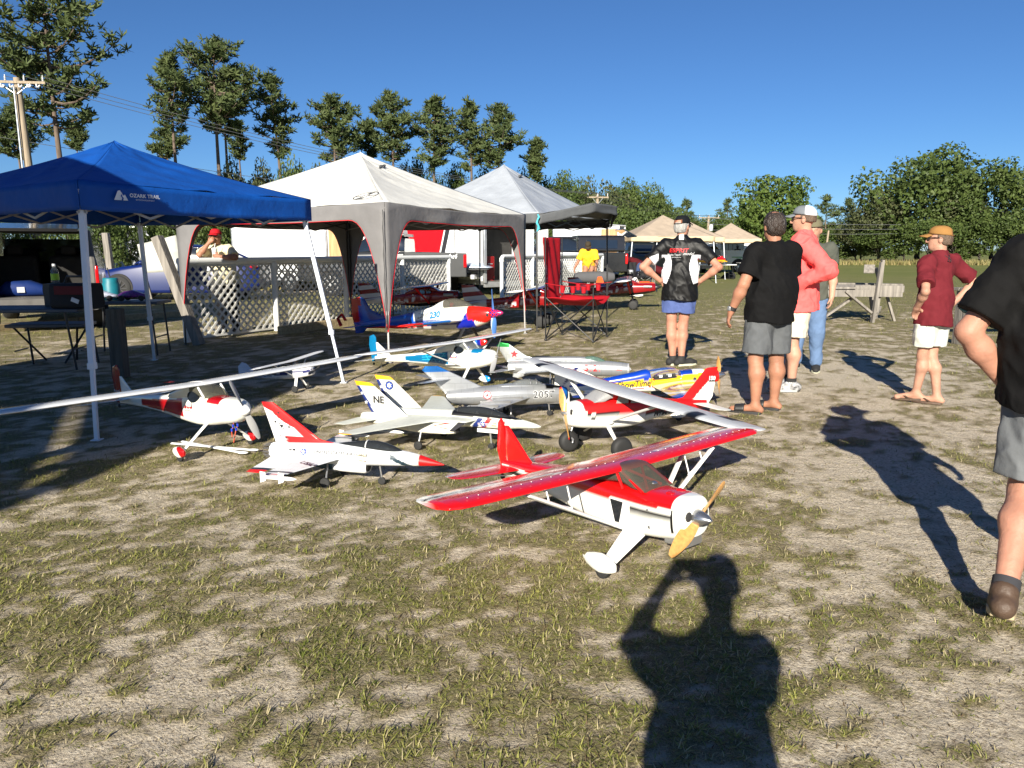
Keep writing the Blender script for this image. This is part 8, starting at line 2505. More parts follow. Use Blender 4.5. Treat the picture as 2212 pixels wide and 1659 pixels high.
	for s in ('L', 'R'):
		a, k_ = j['hip' + s], j['knee' + s]
		if short_len <= 1.0:
			e = a + (k_ - a) * short_len
			P.cap(a, e, q(0.100 * b + gl * .5), q(0.084 * b + gl), q(0.045))
		else:
			P.cap(a, k_, q(0.100 * b + gl * .4), q(0.072 * b + gl * .4), q(0.045))
			P.cap(k_, k_ + (j['ank' + s] - k_) * (short_len - 1), q(0.072 * b + gl * .4), q(0.066), q(0.03))
	def cutp(X, Y, Z):
		c = Z - (min(pel[2] + q(0.09), hem + q(0.02)) if up[2] > 0.8 else pel[2] + q(0.09)) + 0 * X + 0 * Y
		if short_len <= 1.0:
			for s in ('L', 'R'):
				a, k_ = j['hip' + s], j['knee' + s]; d = nrm(k_ - a); L = np.linalg.norm(k_ - a) * short_len
				t = (X - a[0]) * d[0] + (Y - a[1]) * d[1] + (Z - a[2]) * d[2] - L
				rr2 = (X - a[0]) ** 2 + (Y - a[1]) ** 2 + (Z - a[2]) ** 2 - (t + L) ** 2
				c = np.where((rr2 < q(0.15) ** 2) & (t > -0.03), np.maximum(c, t), c)
		return c
	Vv, F = P.mesh(max(h, 0.0085), wr=wr * 1.25, wf=(8, 8, 4), seed=seed + 5, cut=cutp)
	col = np.array([lin(shorts(*p)) for p in Vv / sc]) if callable(shorts) else np.tile(np.array(lin(shorts)), (len(Vv), 1))
	mesh_np('shorts' if short_len <= 1 else 'trousers', Vv, F, cloth, root, col=col)
	# footwear
	for s in ('L', 'R'):
		a, t = j['ank' + s], j['toe' + s]; f = nrm((t - a) * V3(1, 1, 0)); sd = V3(f[1], -f[0], 0)
		lift = a[2] - q(0.085)
		heel = a - f * q(0.055); heel[2] = lift + q(0.012); tip = t + f * q(0.010); tip[2] = q(0.012) + t[2] - q(0.02)
		if shoe in ('sandal', 'flip'):
			g_ = MB(); rings = []
			for i in range(9):
				u = i / 8; c = heel * (1 - u) + tip * u; w = q(0.036 + 0.014 * math.sin(PI * min(1, u * 1.05)) - 0.018 * max(0, u - 0.85) / 0.15)
				rings.append([Vector(c + sd * w * m_ + V3(0, 0, z_)) for m_, z_ in ((-1, -q(0.012)), (1, -q(0.012)), (1, q(0.012)), (-1, q(0.012)))])
			g_.loft(rings); sh = g_.build('shoe_sole', leather_br if shoe == 'flip' else black_plastic, root, smooth=40, bevel=0.003)
			g_ = MB()
			if shoe == 'sandal':
				c = heel * 0.36 + tip * 0.64
				g_.grid(lambda u, v: Vector(c + f * q(-0.045 + 0.085 * v) + sd * q(0.054) * math.cos(PI * u) + V3(0, 0, q(0.012 + (0.062 - 0.012 * v) * math.sin(PI * u) ** 0.7))), 14, 6)
				g_.build('strap', black_plastic, sh, smooth=60, solid=0.006)
			else:
				c = heel * 0.28 + tip * 0.72
				for e in (-1, 1):
					g_ = MB(); g_.tube([Vector(c + V3(0, 0, q(0.03))), Vector(c - f * q(0.045) + sd * e * q(0.035) + V3(0, 0, q(0.042))), Vector(c - f * q(0.10) + sd * e * q(0.045) + V3(0, 0, q(0.015)))], (0.011, 0.005), n=6); g_.build('strap', leather_br, sh, smooth=60)
		else:
			Sh = SDF()
			Sh.cap(heel + V3(0, 0, q(0.035)), heel * 0.3 + tip * 0.7 + V3(0, 0, q(0.030)), q(0.046), q(0.044), q(0.03)); Sh.cap(heel * 0.3 + tip * 0.7 + V3(0, 0, q(0.028)), tip - f * q(0.02) + V3(0, 0, q(0.022)), q(0.044), q(0.034), q(0.03))
			Sh.cap(a + V3(0, 0, q(-0.03)), a + V3(0, 0, q(0.005)), q(0.050), q(0.050), q(0.02))
			Vv, F = Sh.mesh(max(h, 0.007), cut=lambda X, Y, Z: (lift * 0 + min(heel[2], tip[2]) - 0.002) - Z + 0 * X + 0 * Y)
			up_m, so_m = shoe
			so = mesh_np('shoe', Vv, F, up_m, root)
			g_ = MB(); rings = []
			for i in range(9):
				u = i / 8; c = heel * (1 - u) + tip * u; w = q(0.040 + 0.012 * math.sin(PI * u) - 0.02 * max(0, u - 0.85) / 0.15)
				rings.append([Vector(c + sd * w * m_ + V3(0, 0, z_)) for m_, z_ in ((-1, -q(0.012)), (1, -q(0.012)), (1, q(0.016)), (-1, q(0.016)))])
			g_.loft(rings); g_.build('shoe_sole', so_m, so, smooth=40, bevel=0.004)
			if socks:
				g_ = MB(); g_.tube([Vector(a - V3(0, 0, q(0.01))), Vector(a + (j['knee' + s] - a) * 0.13)], q(0.050), n=16, caps=False); g_.build('sock', socks, root, smooth=60)
	# hair / hat / glasses
	if hair is not None:
		hm, low, front = hair
		Hs = SDF(); hs2 = 0.93 if hat is not None else 1.0
		Hs.ell(hp(0, -0.016, 0.028), V3(0.087, 0.106, 0.107) * sc * hs2, 0.01, head_yaw)
		Hs.ell(hp(0, -0.05, -0.02), V3(0.076, 0.066, 0.080) * sc, 0.02, head_yaw)
		fz = lambda X, Y: -(X - hd[0]) * sy + (Y - hd[1]) * cy
		def cuth(X, Y, Z):
			yy = fz(X, Y) / sc; zz = (Z - hd[2]) / sc
			a1 = (yy - front) * 1.0 - 0.0          # in front of the hairline
			a2 = low - zz - 0.0 * yy + np.maximum(0, yy + 0.01) * 1.2
			c = np.maximum(np.minimum(a1, 0.078 - zz), a2)
			if hat is not None: c = np.maximum(c, zz - 0.045)
			if bald:
				xx = ((X - hd[0]) * cy + (Y - hd[1]) * sy) / sc
				c = np.maximum(c, 0.045 - np.sqrt(xx ** 2 + (yy + 0.035) ** 2 + 0.3 * np.minimum(0, zz - 0.1) ** 2) * 1.0)
			return c * sc + 0 * X
		Vv, F = Hs.mesh(min(h, 0.007), wr=0.006, wf=(40, 40, 14), seed=seed, cut=cuth)
		mesh_np('hair', Vv, F, hm, root)
	if hat is not None:
		kind, cols, backward = hat
		yaw = head_yaw + (PI if backward else 0)
		hc, hs_ = math.cos(yaw), math.sin(yaw)
		def hq(x, y, z):
			y, z = (y * cpz - z * spz, y * spz + z * cpz) if not backward else (y * cpz + z * spz, -y * spz + z * cpz)
			return Vector(hd + V3(x * hc - y * hs_, x * hs_ + y * hc, z) * sc)
		g_ = MB(); cc = []
		for i in range(13):
			ph = (i / 12) * PI / 2
			for k in range(28):
				a = 2 * PI * k / 28
				rr = 1.0 if ph < 0.01 else math.cos(ph) ** 0.72
				y0 = -0.012
				dz = 0.012 * math.sin(a)
				g_.v.append(tuple(hq(0.089 * rr * math.cos(a), y0 + 0.110 * rr * math.sin(a), 0.040 + dz * (1 - i / 12) + 0.088 * math.sin(ph))))
				c = cols[0] if (math.sin(a) > -0.15 or len(cols) < 2) else cols[1]
				if (a > 4.25 and a < 5.17 and i < 4 and kind == 'cap_gap'): c = (0.6, 0.4, 0.3)
				cc.append(lin(c))
		for i in range(12):
			for k in range(28):
				if kind in ('cap_gap',) and i < 4 and 19 <= k <= 22: continue
				k2 = (k + 1) % 28
				g_.f.append((i * 28 + k, i * 28 + k2, (i + 1) * 28 + k2, (i + 1) * 28 + k)); g_.m.append(0)
		g_.c = cc
		cap_o = g_.build('cap', cloth, root, smooth=70, solid=0.004)
		if kind == 'wide':
			g_ = MB(); g_.grid(lambda u, v: hq((0.088 + 0.085 * v) * math.cos(2 * PI * u), -0.012 + (0.108 + 0.09 * v) * math.sin(2 * PI * u), 0.045 - 0.02 * v + 0.03 * v * math.cos(4 * PI * u)), 36, 5)
			g_.c = [lin(cols[0])] * len(g_.v); g_.build('hat_brim', cloth, cap_o, smooth=70, solid=0.006)
		else:
			g_ = MB(); g_.grid(lambda u, v: hq(0.080 * math.sin((u - 0.5) * 2.5) * (1 - 0.06 * v), 0.045 + 0.052 * math.cos((u - 0.5) * 2.5) + 0.085 * v * math.cos((u - 0.5) * 1.9), 0.050 - 0.022 * v - 0.016 * (abs(u - 0.5) * 2) ** 2), 16, 6)
			g_.c = [lin(cols[-1] if kind == 'cap2' else cols[0])] * len(g_.v); g_.build('cap_brim', cloth, cap_o, smooth=70, solid=0.005)
			if kind == 'cap_gap':
				g_ = MB(); g_.tube([hq(0.088 * math.cos(a), -0.012 - 0.11 * abs(math.sin(a)), 0.032) for a in np.linspace(-0.9 - PI / 2 + PI / 2, PI + 0.9 - 0.0, 3)], 0.002, n=4) if False else g_.tube([hq(0.090 * math.cos(a), -0.012 + 0.111 * math.sin(a), 0.030) for a in np.linspace(R(236), R(304), 9)], (0.012, 0.003), n=6)
				g_.c = [lin(cols[0])] * len(g_.v); g_.build('cap_strap', cloth, cap_o, smooth=70)
	if glasses:
		for s in (-1, 1):
			g_ = MB(); g_.ell(Vector(hp(s * 0.034, 0.092, 0.006)), (0.030 * sc, 0.012 * sc, 0.021 * sc), (0, 0, head_yaw)); gl_ = g_.build('sunglasses', black_lens, root)
			g_ = MB(); g_.tube([Vector(hp(s * 0.064, 0.082, 0.012)), Vector(hp(s * 0.084, 0.04, 0.012)), Vector(hp(s * 0.086, -0.02, 0.004))], 0.004, n=6); g_.build('glasses_arm', black_lens, gl_)
	return root, j, sc


HIP = dict(elL=V3(-0.44, -0.12, 1.20), elR=V3(0.44, -0.12, 1.20), wrL=V3(-0.235, -0.02, 1.03), wrR=V3(0.235, -0.02, 1.03), hdL=V3(0.55, 0.75, -0.2), hdR=V3(-0.55, 0.75, -0.2), hnL=V3(1, -0.3, 0), hnR=V3(-1, -0.3, 0), htL=V3(0, 0, -1), htR=V3(0, 0, -1))


def p_at(px, py):
	g = G(px, py); return Vector((g.x, g.y, 0))


# man in lettered black polo, hands on hips
def polo(x, y, z):
	ax = abs(x)
	if z > 1.515 and -0.03 < x < 0.02 and y < 0.0: return (0.92, 0.92, 0.92)
	if z < 1.34 and z > 1.0 and ax < 0.225:
		e = 0.150 - 0.045 * math.sin((z - 1.02) / 0.34 * PI * 0.9)
		if ax > e and (z - 1.02) > (ax - 0.16) * 0.3 - 0.02 and y < 0.10: return (0.90, 0.90, 0.92)
	if x < -0.26 and z < 1.33 - 0.6 * (ax - 0.26) - 0.4 * (y + 0.06): return (0.90, 0.90, 0.92)
	return (0.035, 0.035, 0.04)
pe, je, se = person('man in black polo with red lettering and white side panels, hands on hips', p_at(1462, 789), R(-14), 1.86,
	dict(HIP, kneeL=V3(-0.085, 0.02, 0.49), kneeR=V3(0.055, 0.05, 0.49), ankL=V3(-0.05, 0.0, 0.085), ankR=V3(0.05, -0.04, 0.085), toeL=V3(0.10, 0.14, 0.02), toeR=V3(0.22, 0.08, 0.02)),
	skin_c, polo, (0.30, 0.36, 0.55), shoe=(mat('black_knit_shoe', (0.018, 0.018, 0.018), 0.8), mat('pale_shoe_sole', (0.5, 0.5, 0.38), 0.6)), hair=(hair_grey, -0.075, 0.02), hat=('cap_gap', [(0.06, 0.07, 0.09)], False), head_yaw=R(-28), build=0.98, belly=0.012, sleeve=0.72, shirt_hem=0.80, shirt_m=satin, short_len=0.62, glasses=True, collar=True, wr=0.011, seed=3)
def on_back(root, body, size, x, z, m, **k):
	tgt = [c for c in root.children if c.name.startswith('shirt')][0]
	return lettering(body, size, (x, -0.35, z), (1, 0, 0), (0, 0, 1), m, root, target=tgt, off=0.004, **k)
on_back(pe, 'ESPRIT', 0.066, -0.03, 1.39 * se, print_red, bold=0.0015, shear=0.12, sx=1.2)
on_back(pe, 'model', 0.050, 0.085, 1.352 * se, print_white, shear=0.5)
on_back(pe, 'Flight Team', 0.034, -0.085, 1.340 * se, print_white)
on_back(pe, 'www.espritmodel.com', 0.018, -0.08, 1.313 * se, print_white)

# man in plain black t-shirt with watch
pb_, jb, sb_ = person('man in plain black t-shirt, grey shorts and black slide sandals with a wristwatch', p_at(1650, 889), R(20), 1.77,
	dict(elL=V3(-0.315, -0.02, 1.17), wrL=V3(-0.365, 0.07, 0.93), hdL=V3(-0.1, 0.35, -1), hnL=V3(0.6, -0.6, 0), htL=V3(0.4, 0.8, 0), elR=V3(0.26, 0.06, 1.18), wrR=V3(0.17, 0.25, 1.0), hdR=V3(-0.5, 0.6, -0.4),
		ankL=V3(-0.14, -0.05, 0.085), ankR=V3(0.13, 0.03, 0.085), kneeL=V3(-0.13, 0.0, 0.49), kneeR=V3(0.125, 0.03, 0.49), toeL=V3(-0.30, 0.12, 0.02), toeR=V3(0.0, 0.20, 0.02), curlL=0.30),
	skin_a, (0.035, 0.035, 0.04), (0.34, 0.35, 0.36), shoe='sandal', hair=(hair_dark, -0.085, 0.035), head_yaw=R(-6), build=1.10, belly=0.022, sleeve=0.74, short_len=0.86, shirt_hem=0.83, bald=True, loose=1.15, seed=11, wr=0.010)
g = MB(); w = jb['wrL']; d = nrm(jb['wrL'] - jb['elL'])
g.tube([Vector(w - d * 0.045), Vector(w - d * 0.012)], 0.036, n=18); wt = g.build('wristwatch', black_plastic, pb_, smooth=60)
g = MB(); g.box(Vector(w - d * 0.028 + V3(-0.037, 0.0, 0)), (0.012, 0.036, 0.038)); g.build('watch_face', alu, wt, bevel=0.004)

# man in coral shirt, side on
person('man in coral long-sleeved shirt, white trucker cap and beige shorts', p_at(1716, 842), R(62), 1.88,
	dict(elL=V3(-0.27, -0.26, 1.20), wrL=V3(-0.20, 0.02, 1.06), hdL=V3(0.6, 0.8, 0.1), hnL=V3(0, -0.3, -1), htL=V3(0, 0, 1), elR=V3(0.29, -0.10, 1.19), wrR=V3(0.18, 0.16, 1.10), hdR=V3(-0.7, 0.6, 0), hnR=V3(0, -0.3, -1), htR=V3(0, 0, 1), kneeL=V3(-0.10, 0.04, 0.49), ankL=V3(-0.12, 0.02, 0.085), toeL=V3(-0.20, 0.22, 0.02), ankR=V3(0.13, 0.10, 0.085), kneeR=V3(0.11, 0.06, 0.49), toeR=V3(0.2, 0.28, 0.02)),
	skin_b, (0.93, 0.38, 0.37), (0.80, 0.77, 0.70), shoe=(mat('grey_running_shoe', (0.16, 0.16, 0.17), 0.7, var=0.8, scale=25, col2=(0.6, 0.6, 0.6)), mat('grey_shoe_sole', (0.35, 0.35, 0.34), 0.7)), socks=mat('black_sock', (0.02, 0.02, 0.02), 0.9), hair=(hair_brown, -0.03, 0.02), hat=('cap', [(0.42, 0.44, 0.46), (0.88, 0.89, 0.90)], False), head_yaw=R(2), build=0.98, sleeve=1.88, short_len=0.86, shirt_hem=0.80, collar=True, glasses=True, loose=1.25, wr=0.016, seed=21)
# man mostly hidden behind him
person('man in jeans and camouflage cap almost hidden behind the man in coral shirt', p_at(1738, 800), R(150), 1.80,
	dict(), skin_b, (0.30, 0.31, 0.28), (0.36, 0.45, 0.58), shoe=(mat('black_knit_shoe', (0, 0, 0)), mat('pale_shoe_sole', (0, 0, 0))), hair=(hair_brown, -0.05, 0.02), hat=('cap', [(0.40, 0.38, 0.30)], True), short_len=1.92, h=0.011, seed=31)

# boy in maroon t-shirt
pk_, jk, sk_ = person('boy in maroon t-shirt, suede tan cap and pale shorts, hands on hips', p_at(1998, 872), R(24), 1.66,
	dict(HIP, elL=V3(-0.37, -0.16, 1.17), elR=V3(0.46, -0.08, 1.24), wrL=V3(-0.26, 0.0, 1.0), hdL=V3(0.5, 0.5, -0.6), hnL=V3(1, -0.3, 0), htL=V3(0.7, -0.7, 0.5), ankL=V3(-0.02, 0.10, 0.11), ankR=V3(0.085, -0.06, 0.085), kneeL=V3(-0.03, 0.06, 0.50), kneeR=V3(0.07, 0.03, 0.49), toeL=V3(-0.12, 0.28, 0.02), toeR=V3(-0.03, 0.13, 0.02), spreadL=0.3),
	skin_b, (0.38, 0.11, 0.14), (0.76, 0.77, 0.73), shoe='flip', hair=(hair_brown, -0.062, 0.025), hat=('cap_gap', [(0.56, 0.41, 0.23)], False), head_yaw=R(40), build=0.86, sleeve=0.78, short_len=0.74, shirt_hem=0.81, glasses=True, loose=1.35, wr=0.012, seed=41)
g = MB(); nk = jk['neck']
g.tube([Vector(nk + V3(-0.05, 0.02, 0.02)), Vector(nk + V3(-0.03, -0.07, 0.0)), Vector(nk + V3(0.0, -0.085, -0.02)), Vector(nk + V3(0.03, -0.07, 0.0)), Vector(nk + V3(0.05, 0.02, 0.02))], 0.004, n=6); g.build('glasses_cord', black_plastic, pk_)
g = MB(); g.tube([Vector(nk + V3(0.0, -0.088, -0.015)), Vector(nk + V3(-0.02, -0.095, -0.05)), Vector(nk + V3(0.015, -0.1, -0.06)), Vector(nk + V3(0.0, -0.09, -0.02)), Vector(nk + V3(0.03, -0.095, -0.05))], 0.004, n=6); g.build('cord_knot', black_plastic, pk_)

# man walking at the right edge
pr_, jr, sr_ = person('man in black printed t-shirt and grey shorts striding past with hand in pocket', Vector((2.19, 2.86, 0)), R(-38), 1.74,
	dict(shL=V3(-0.20, 0, 1.455), elL=V3(-0.36, -0.10, 1.16), wrL=V3(-0.215, 0.03, 0.93), hdL=V3(0.3, 0.3, -1), hnL=V3(1, 0, 0), htL=V3(0, 1, 0), elR=V3(0.30, -0.12, 1.17), wrR=V3(0.30, 0.10, 0.95), hipL=V3(-0.095, 0, 0.92), kneeL=V3(-0.10, 0.0, 0.50), ankL=V3(-0.115, -0.32, 0.155), toeL=V3(-0.13, -0.14, 0.02), kneeR=V3(0.10, 0.16, 0.52), ankR=V3(0.10, 0.30, 0.085), toeR=V3(0.12, 0.52, 0.02)),
	skin_c, (0.045, 0.043, 0.045), (0.40, 0.41, 0.42), shoe=(leather_br, sole_tan), hair=(hair_brown, -0.06, 0.02), hat=('wide', [(0.20, 0.12, 0.08)], False), build=1.08, belly=0.02, sleeve=0.80, short_len=0.84, shirt_hem=0.86, socks=mat('charcoal_sock', (0.03, 0.03, 0.035), 0.9), loose=1.3, wr=0.013, seed=51, head_yaw=R(-5))
tg = [c for c in pr_.children if c.name.startswith('shirt')][0]
teal = mat('teal_print', hx('1f6a72'), 0.6)
lettering('A', 0.11, (-0.45, -0.06, 1.23 * sr_), (0.1, -1, 0), (-0.25, 0, 1), teal, pr_, target=tg, bold=0.004, off=0.004)
gp = mat('grey_line_print', (0.30, 0.32, 0.34), 0.6)
for (bod, s_, x_, z_) in (('Mission T.A.', 0.022, -0.09, 1.30), ('FLY FIELD', 0.022, 0.0, 1.37), ('I', 0.10, -0.02, 1.24), ('Y', 0.12, 0.03, 1.26), ('EST', 0.02, -0.09, 1.2)):
	on_back(pr_, bod, s_, x_ * sr_, z_ * sr_, gp)

# man in red cap leaning on the fence with a cup
pf, jf, sf = person('man in red cap and cream t-shirt leaning on the fence, hand at his mouth', D(478, 560, 12.95).to_2d().to_3d(), R(176), 1.80,
	dict(pel=V3(0, -0.16, 0.97), hipL=V3(-0.095, -0.16, 0.92), hipR=V3(0.095, -0.16, 0.92), kneeL=V3(-0.11, -0.10, 0.49), kneeR=V3(0.11, -0.10, 0.49), ankL=V3(-0.12, -0.14, 0.085), ankR=V3(0.12, -0.14, 0.085), toeL=V3(-0.13, 0.08, 0.02), toeR=V3(0.13, 0.08, 0.02), shL=V3(-0.185, 0.10, 1.45), shR=V3(0.185, 0.10, 1.45), neck=V3(0, 0.10, 1.50), head=V3(0, 0.15, 1.665), chest=V3(0, 0.05, 1.32),
		elR=V3(0.20, 0.36, 1.36), wrR=V3(0.05, 0.31, 1.555), hdR=V3(-0.6, 0, 0.6), hnR=V3(0, -1, 0), htR=V3(0.5, 0, 0.8), curlR=0.9, elL=V3(-0.40, 0.34, 1.32), wrL=V3(-0.18, 0.42, 1.335), hdL=V3(1, 0.1, 0.05), hnL=V3(0, -1, 0), htL=V3(0, 0, 1), curlL=0.7),
	skin_a, (0.84, 0.80, 0.66), (0.05, 0.05, 0.06), shoe=(mat('black_knit_shoe', (0, 0, 0)), mat('pale_shoe_sole', (0, 0, 0))), hair=(hair_brown, -0.05, 0.02), hat=('cap', [(0.72, 0.10, 0.14)], False), glasses=True, h=0.010, sleeve=0.85, short_len=1.92, shirt_hem=0.85, build=1.06, seed=61)
for s_ in ((0.012, 0.035, 'lanyard'),):
	g = MB(); g.tube([Vector(jf['neck'] + V3(-0.06, 0.06, 0.0)), Vector(jf['chest'] + V3(-0.01, 0.19, 0.0)), Vector(jf['chest'] + V3(0.0, 0.19, -0.06))], (0.008, 0.003), n=6); g.build('lanyard', print_red, pf)
# the cup he holds stays a thing of its own
t = thing('drink_cup', 'clear plastic drink cup with straw held on the fence rail', 'cup')
cpos = pf.matrix_basis @ Vector(jf['wrL'] + V3(0.11, -0.045, -0.02))
t.location = cpos
g = MB(); g.lathe([(0, 0.032), (0.002, 0.034), (0.14, 0.046), (0.143, 0.046)], n=18); g.build('cup_body', mat('frosted_plastic', (0.62, 0.63, 0.62), 0.3, var=0.1), t, smooth=50)
g = MB(); g.lathe([(0.142, 0.048), (0.15, 0.049), (0.165, 0.04), (0.17, 0.01)], n=18); g.build('lid', mat('clear_lid', (0.75, 0.75, 0.75), 0.2), t, smooth=50)
g = MB(); g.tube([(0, 0, 0.16), (0.02, 0, 0.24)], 0.006, n=6); g.build('straw', wht_paint, t)

# man in yellow bending over a bag
py_, jy, sy_ = person('man in yellow t-shirt and camouflage cap lifting a grey bag', D(1272, 560, 23.0).to_2d().to_3d(), R(168), 1.80,
	dict(pel=V3(0, -0.12, 0.96), chest=V3(0, 0.08, 1.27), shL=V3(-0.19, 0.12, 1.39), shR=V3(0.19, 0.12, 1.39), neck=V3(0, 0.15, 1.44), head=V3(0, 0.24, 1.565), elL=V3(-0.26, 0.16, 1.10), elR=V3(0.30, 0.16, 1.11), wrL=V3(-0.24, 0.30, 0.88), wrR=V3(0.40, 0.28, 0.90), kneeL=V3(-0.11, 0.05, 0.50), kneeR=V3(0.11, 0.05, 0.50)),
	skin_a, (0.93, 0.71, 0.18), (0.62, 0.56, 0.46), shoe=(leather_br, sole_tan), hair=(hair_brown, -0.05, 0.02), hat=('cap', [(0.24, 0.21, 0.16)], False), head_pitch=R(-38), h=0.013, sleeve=0.85, short_len=0.85, shirt_hem=0.78, loose=1.5, seed=71)
# figure bending in maroon by the far chairs, and one in grey by the camper
person('person in maroon top and jeans bending over beside the black camp chairs', D(1368, 600, 31.0).to_2d().to_3d(), R(78), 1.74,
	dict(pel=V3(0, -0.25, 0.93), hipL=V3(-0.095, -0.25, 0.88), hipR=V3(0.095, -0.25, 0.88), kneeL=V3(-0.11, -0.12, 0.48), kneeR=V3(0.11, -0.12, 0.48), chest=V3(0, 0.12, 1.06), shL=V3(-0.18, 0.24, 1.10), shR=V3(0.18, 0.24, 1.10), neck=V3(0, 0.30, 1.12), head=V3(0, 0.43, 1.13), elL=V3(-0.20, 0.32, 0.82), elR=V3(0.20, 0.32, 0.82), wrL=V3(-0.18, 0.46, 0.66), wrR=V3(0.18, 0.46, 0.66)),
	skin_b, (0.30, 0.06, 0.09), (0.22, 0.28, 0.42), shoe=(leather_br, sole_tan), hair=(hair_dark, -0.07, 0.03), head_pitch=R(-60), h=0.014, sleeve=1.8, short_len=1.9, shirt_hem=0.5, seed=81)
person('man in grey cap and grey t-shirt standing beside the white camper', D(1637, 590, 46.0).to_2d().to_3d(), R(165), 1.76,
	dict(wrL=V3(-0.10, 0.26, 1.02), wrR=V3(0.10, 0.26, 1.02), elL=V3(-0.27, 0.02, 1.16), elR=V3(0.27, 0.02, 1.16), hdL=V3(1, 0.3, 0), hdR=V3(-1, 0.3, 0)),
	skin_b, (0.26, 0.27, 0.29), (0.30, 0.28, 0.25), shoe=(leather_br, sole_tan), hair=(hair_brown, -0.05, 0.02), hat=('cap', [(0.40, 0.42, 0.44)], False), h=0.016, seed=91)


# the photographer: stands behind the camera, known only by the shadow on the grass
def sh(px, py, y):
	g = G(px, py); t = (y - g.y) / SUN_DIR.y
	return g + SUN_DIR * t
hc = sh(1557, 1250, -0.26); lw = Vector((-0.075, -0.035, CAM_H - 0.09)); rw = Vector((0.085, -0.035, CAM_H - 0.09))
le = sh(1360, 1388, -0.20); ls = sh(1418, 1415, -0.30); rs_ = sh(1636, 1415, -0.30)
fx = (ls.x + rs_.x) / 2
print('photographer head', hc, 'elbow', le, 'sh', ls, rs_)
Hp = (hc.z + 0.105)
kf = 1.78 / Hp
ox, oy = fx, -0.30
L_ = lambda v: V3((v.x - ox) * kf, (v.y - oy) * kf, v.z * kf)
wd_ = max(0.17, (rs_.x - ls.x) * 0.5 * kf)
person('photographer in dark t-shirt and cap holding up a phone', Vector((ox, oy, 0)), 0.0, Hp,
	dict(shL=L_(ls), shR=L_(rs_), head=L_(hc), neck=L_(sh(1550, 1352, -0.29)), chest=V3(0, 0, L_(ls)[2] - 0.12), elL=L_(le), elR=V3(0.20, 0.14, 1.15), wrL=L_(lw), wrR=L_(rw), hdL=V3(0.5, 0.0, 0.8), hdR=V3(-0.5, 0.0, 0.8), hnL=V3(0.8, 0.4, -0.3), hnR=V3(-0.8, 0.4, -0.3), htL=V3(0.6, -0.4, 0.3), htR=V3(-0.6, -0.4, 0.3), curlL=0.5, curlR=0.5),
	skin_b, (0.10, 0.11, 0.14), (0.30, 0.30, 0.28), shoe=(leather_br, sole_tan), hair=(hair_brown, -0.05, 0.02), hat=('cap', [(0.15, 0.16, 0.2)], False), h=0.011, build=0.96, belly=0.01, loose=1.0, seed=99, short_len=0.88)
t = thing('mobile_phone', 'dark mobile phone held up by the photographer', 'phone', (0.0, -0.016, CAM_H))
g = MB(); g.box((0.03, 0, -0.02), (0.15, 0.008, 0.073)); g.build('phone_body', black_plastic, t, bevel=0.003)
g = MB(); g.box((0.03, -0.0055, -0.02), (0.142, 0.002, 0.066)); g.build('screen', glass_dark, t)

# ------------------------------------------------------------------ unseen gabled shelter left of the camera, added and shaped to shade the blue canopy
def shade_shelter():
	a, b = Vector((-3.77, 3.0, 3.3)), Vector((-4.62, -3.3, 3.3)); e = (b - a).normalized()
	out = Vector((e.y, -e.x, 0)); out = out if out.x < 0 else -out
	c = (a + b) / 2 + out * 2.15; c.z = 0
	t = thing('shade_shelter', 'unseen open timber shelter with gable roof, added to cast shade from the left', 'shade_shelter', c)
	A, B = a - c, b - c; W = 4.3; rise = 1.15
	n = 9
	for s in (0, 1):
		for i in range(n):
			p, q = A.lerp(B, i / n), A.lerp(B, (i + 1) / n - 0.004)
			if s: p, q = p + out * W, q + out * W
			r = out * (W / 2 if not s else -W / 2) + Vector((0, 0, rise))
			g = MB(); g.add([p, q, q + r, p + r] + [v + Vector((0, 0, 0.05)) for v in (p, q, q + r, p + r)], [(0, 1, 2, 3), (4, 5, 6, 7), (0, 1, 5, 4), (1, 2, 6, 5), (2, 3, 7, 6), (3, 0, 4, 7)])
			g.build('roof_sheet', mat('green_roof_metal', (0.10, 0.16, 0.12), 0.5, var=0.1), t, smooth=0)
	for p in (A, B):
		g = MB(); g.prism([p + Vector((0, 0, -0.1)), p + out * W + Vector((0, 0, -0.1)), p + out * W / 2 + Vector((0, 0, rise - 0.03))], (0, 0, 0), e * (0.05 if p is A else -0.05)); g.build('gable_board', wood_grey, t, smooth=0)
	for u in (0.03, 0.5, 0.97):
		for s in (0.03, 0.97):
			p = A.lerp(B, u) + out * W * s; g = MB(); g.bar((p.x, p.y, 0), (p.x, p.y, 3.25), 0.14); g.build('post', wood_grey, t, smooth=0, bevel=0.01)
	for s in (0.03, 0.97):
		g = MB(); g.bar(A + out * W * s + Vector((0, 0, -0.12)), B + out * W * s + Vector((0, 0, -0.12)), 0.10, 0.22); g.build('beam', wood_grey, t, smooth=0)
shade_shelter()


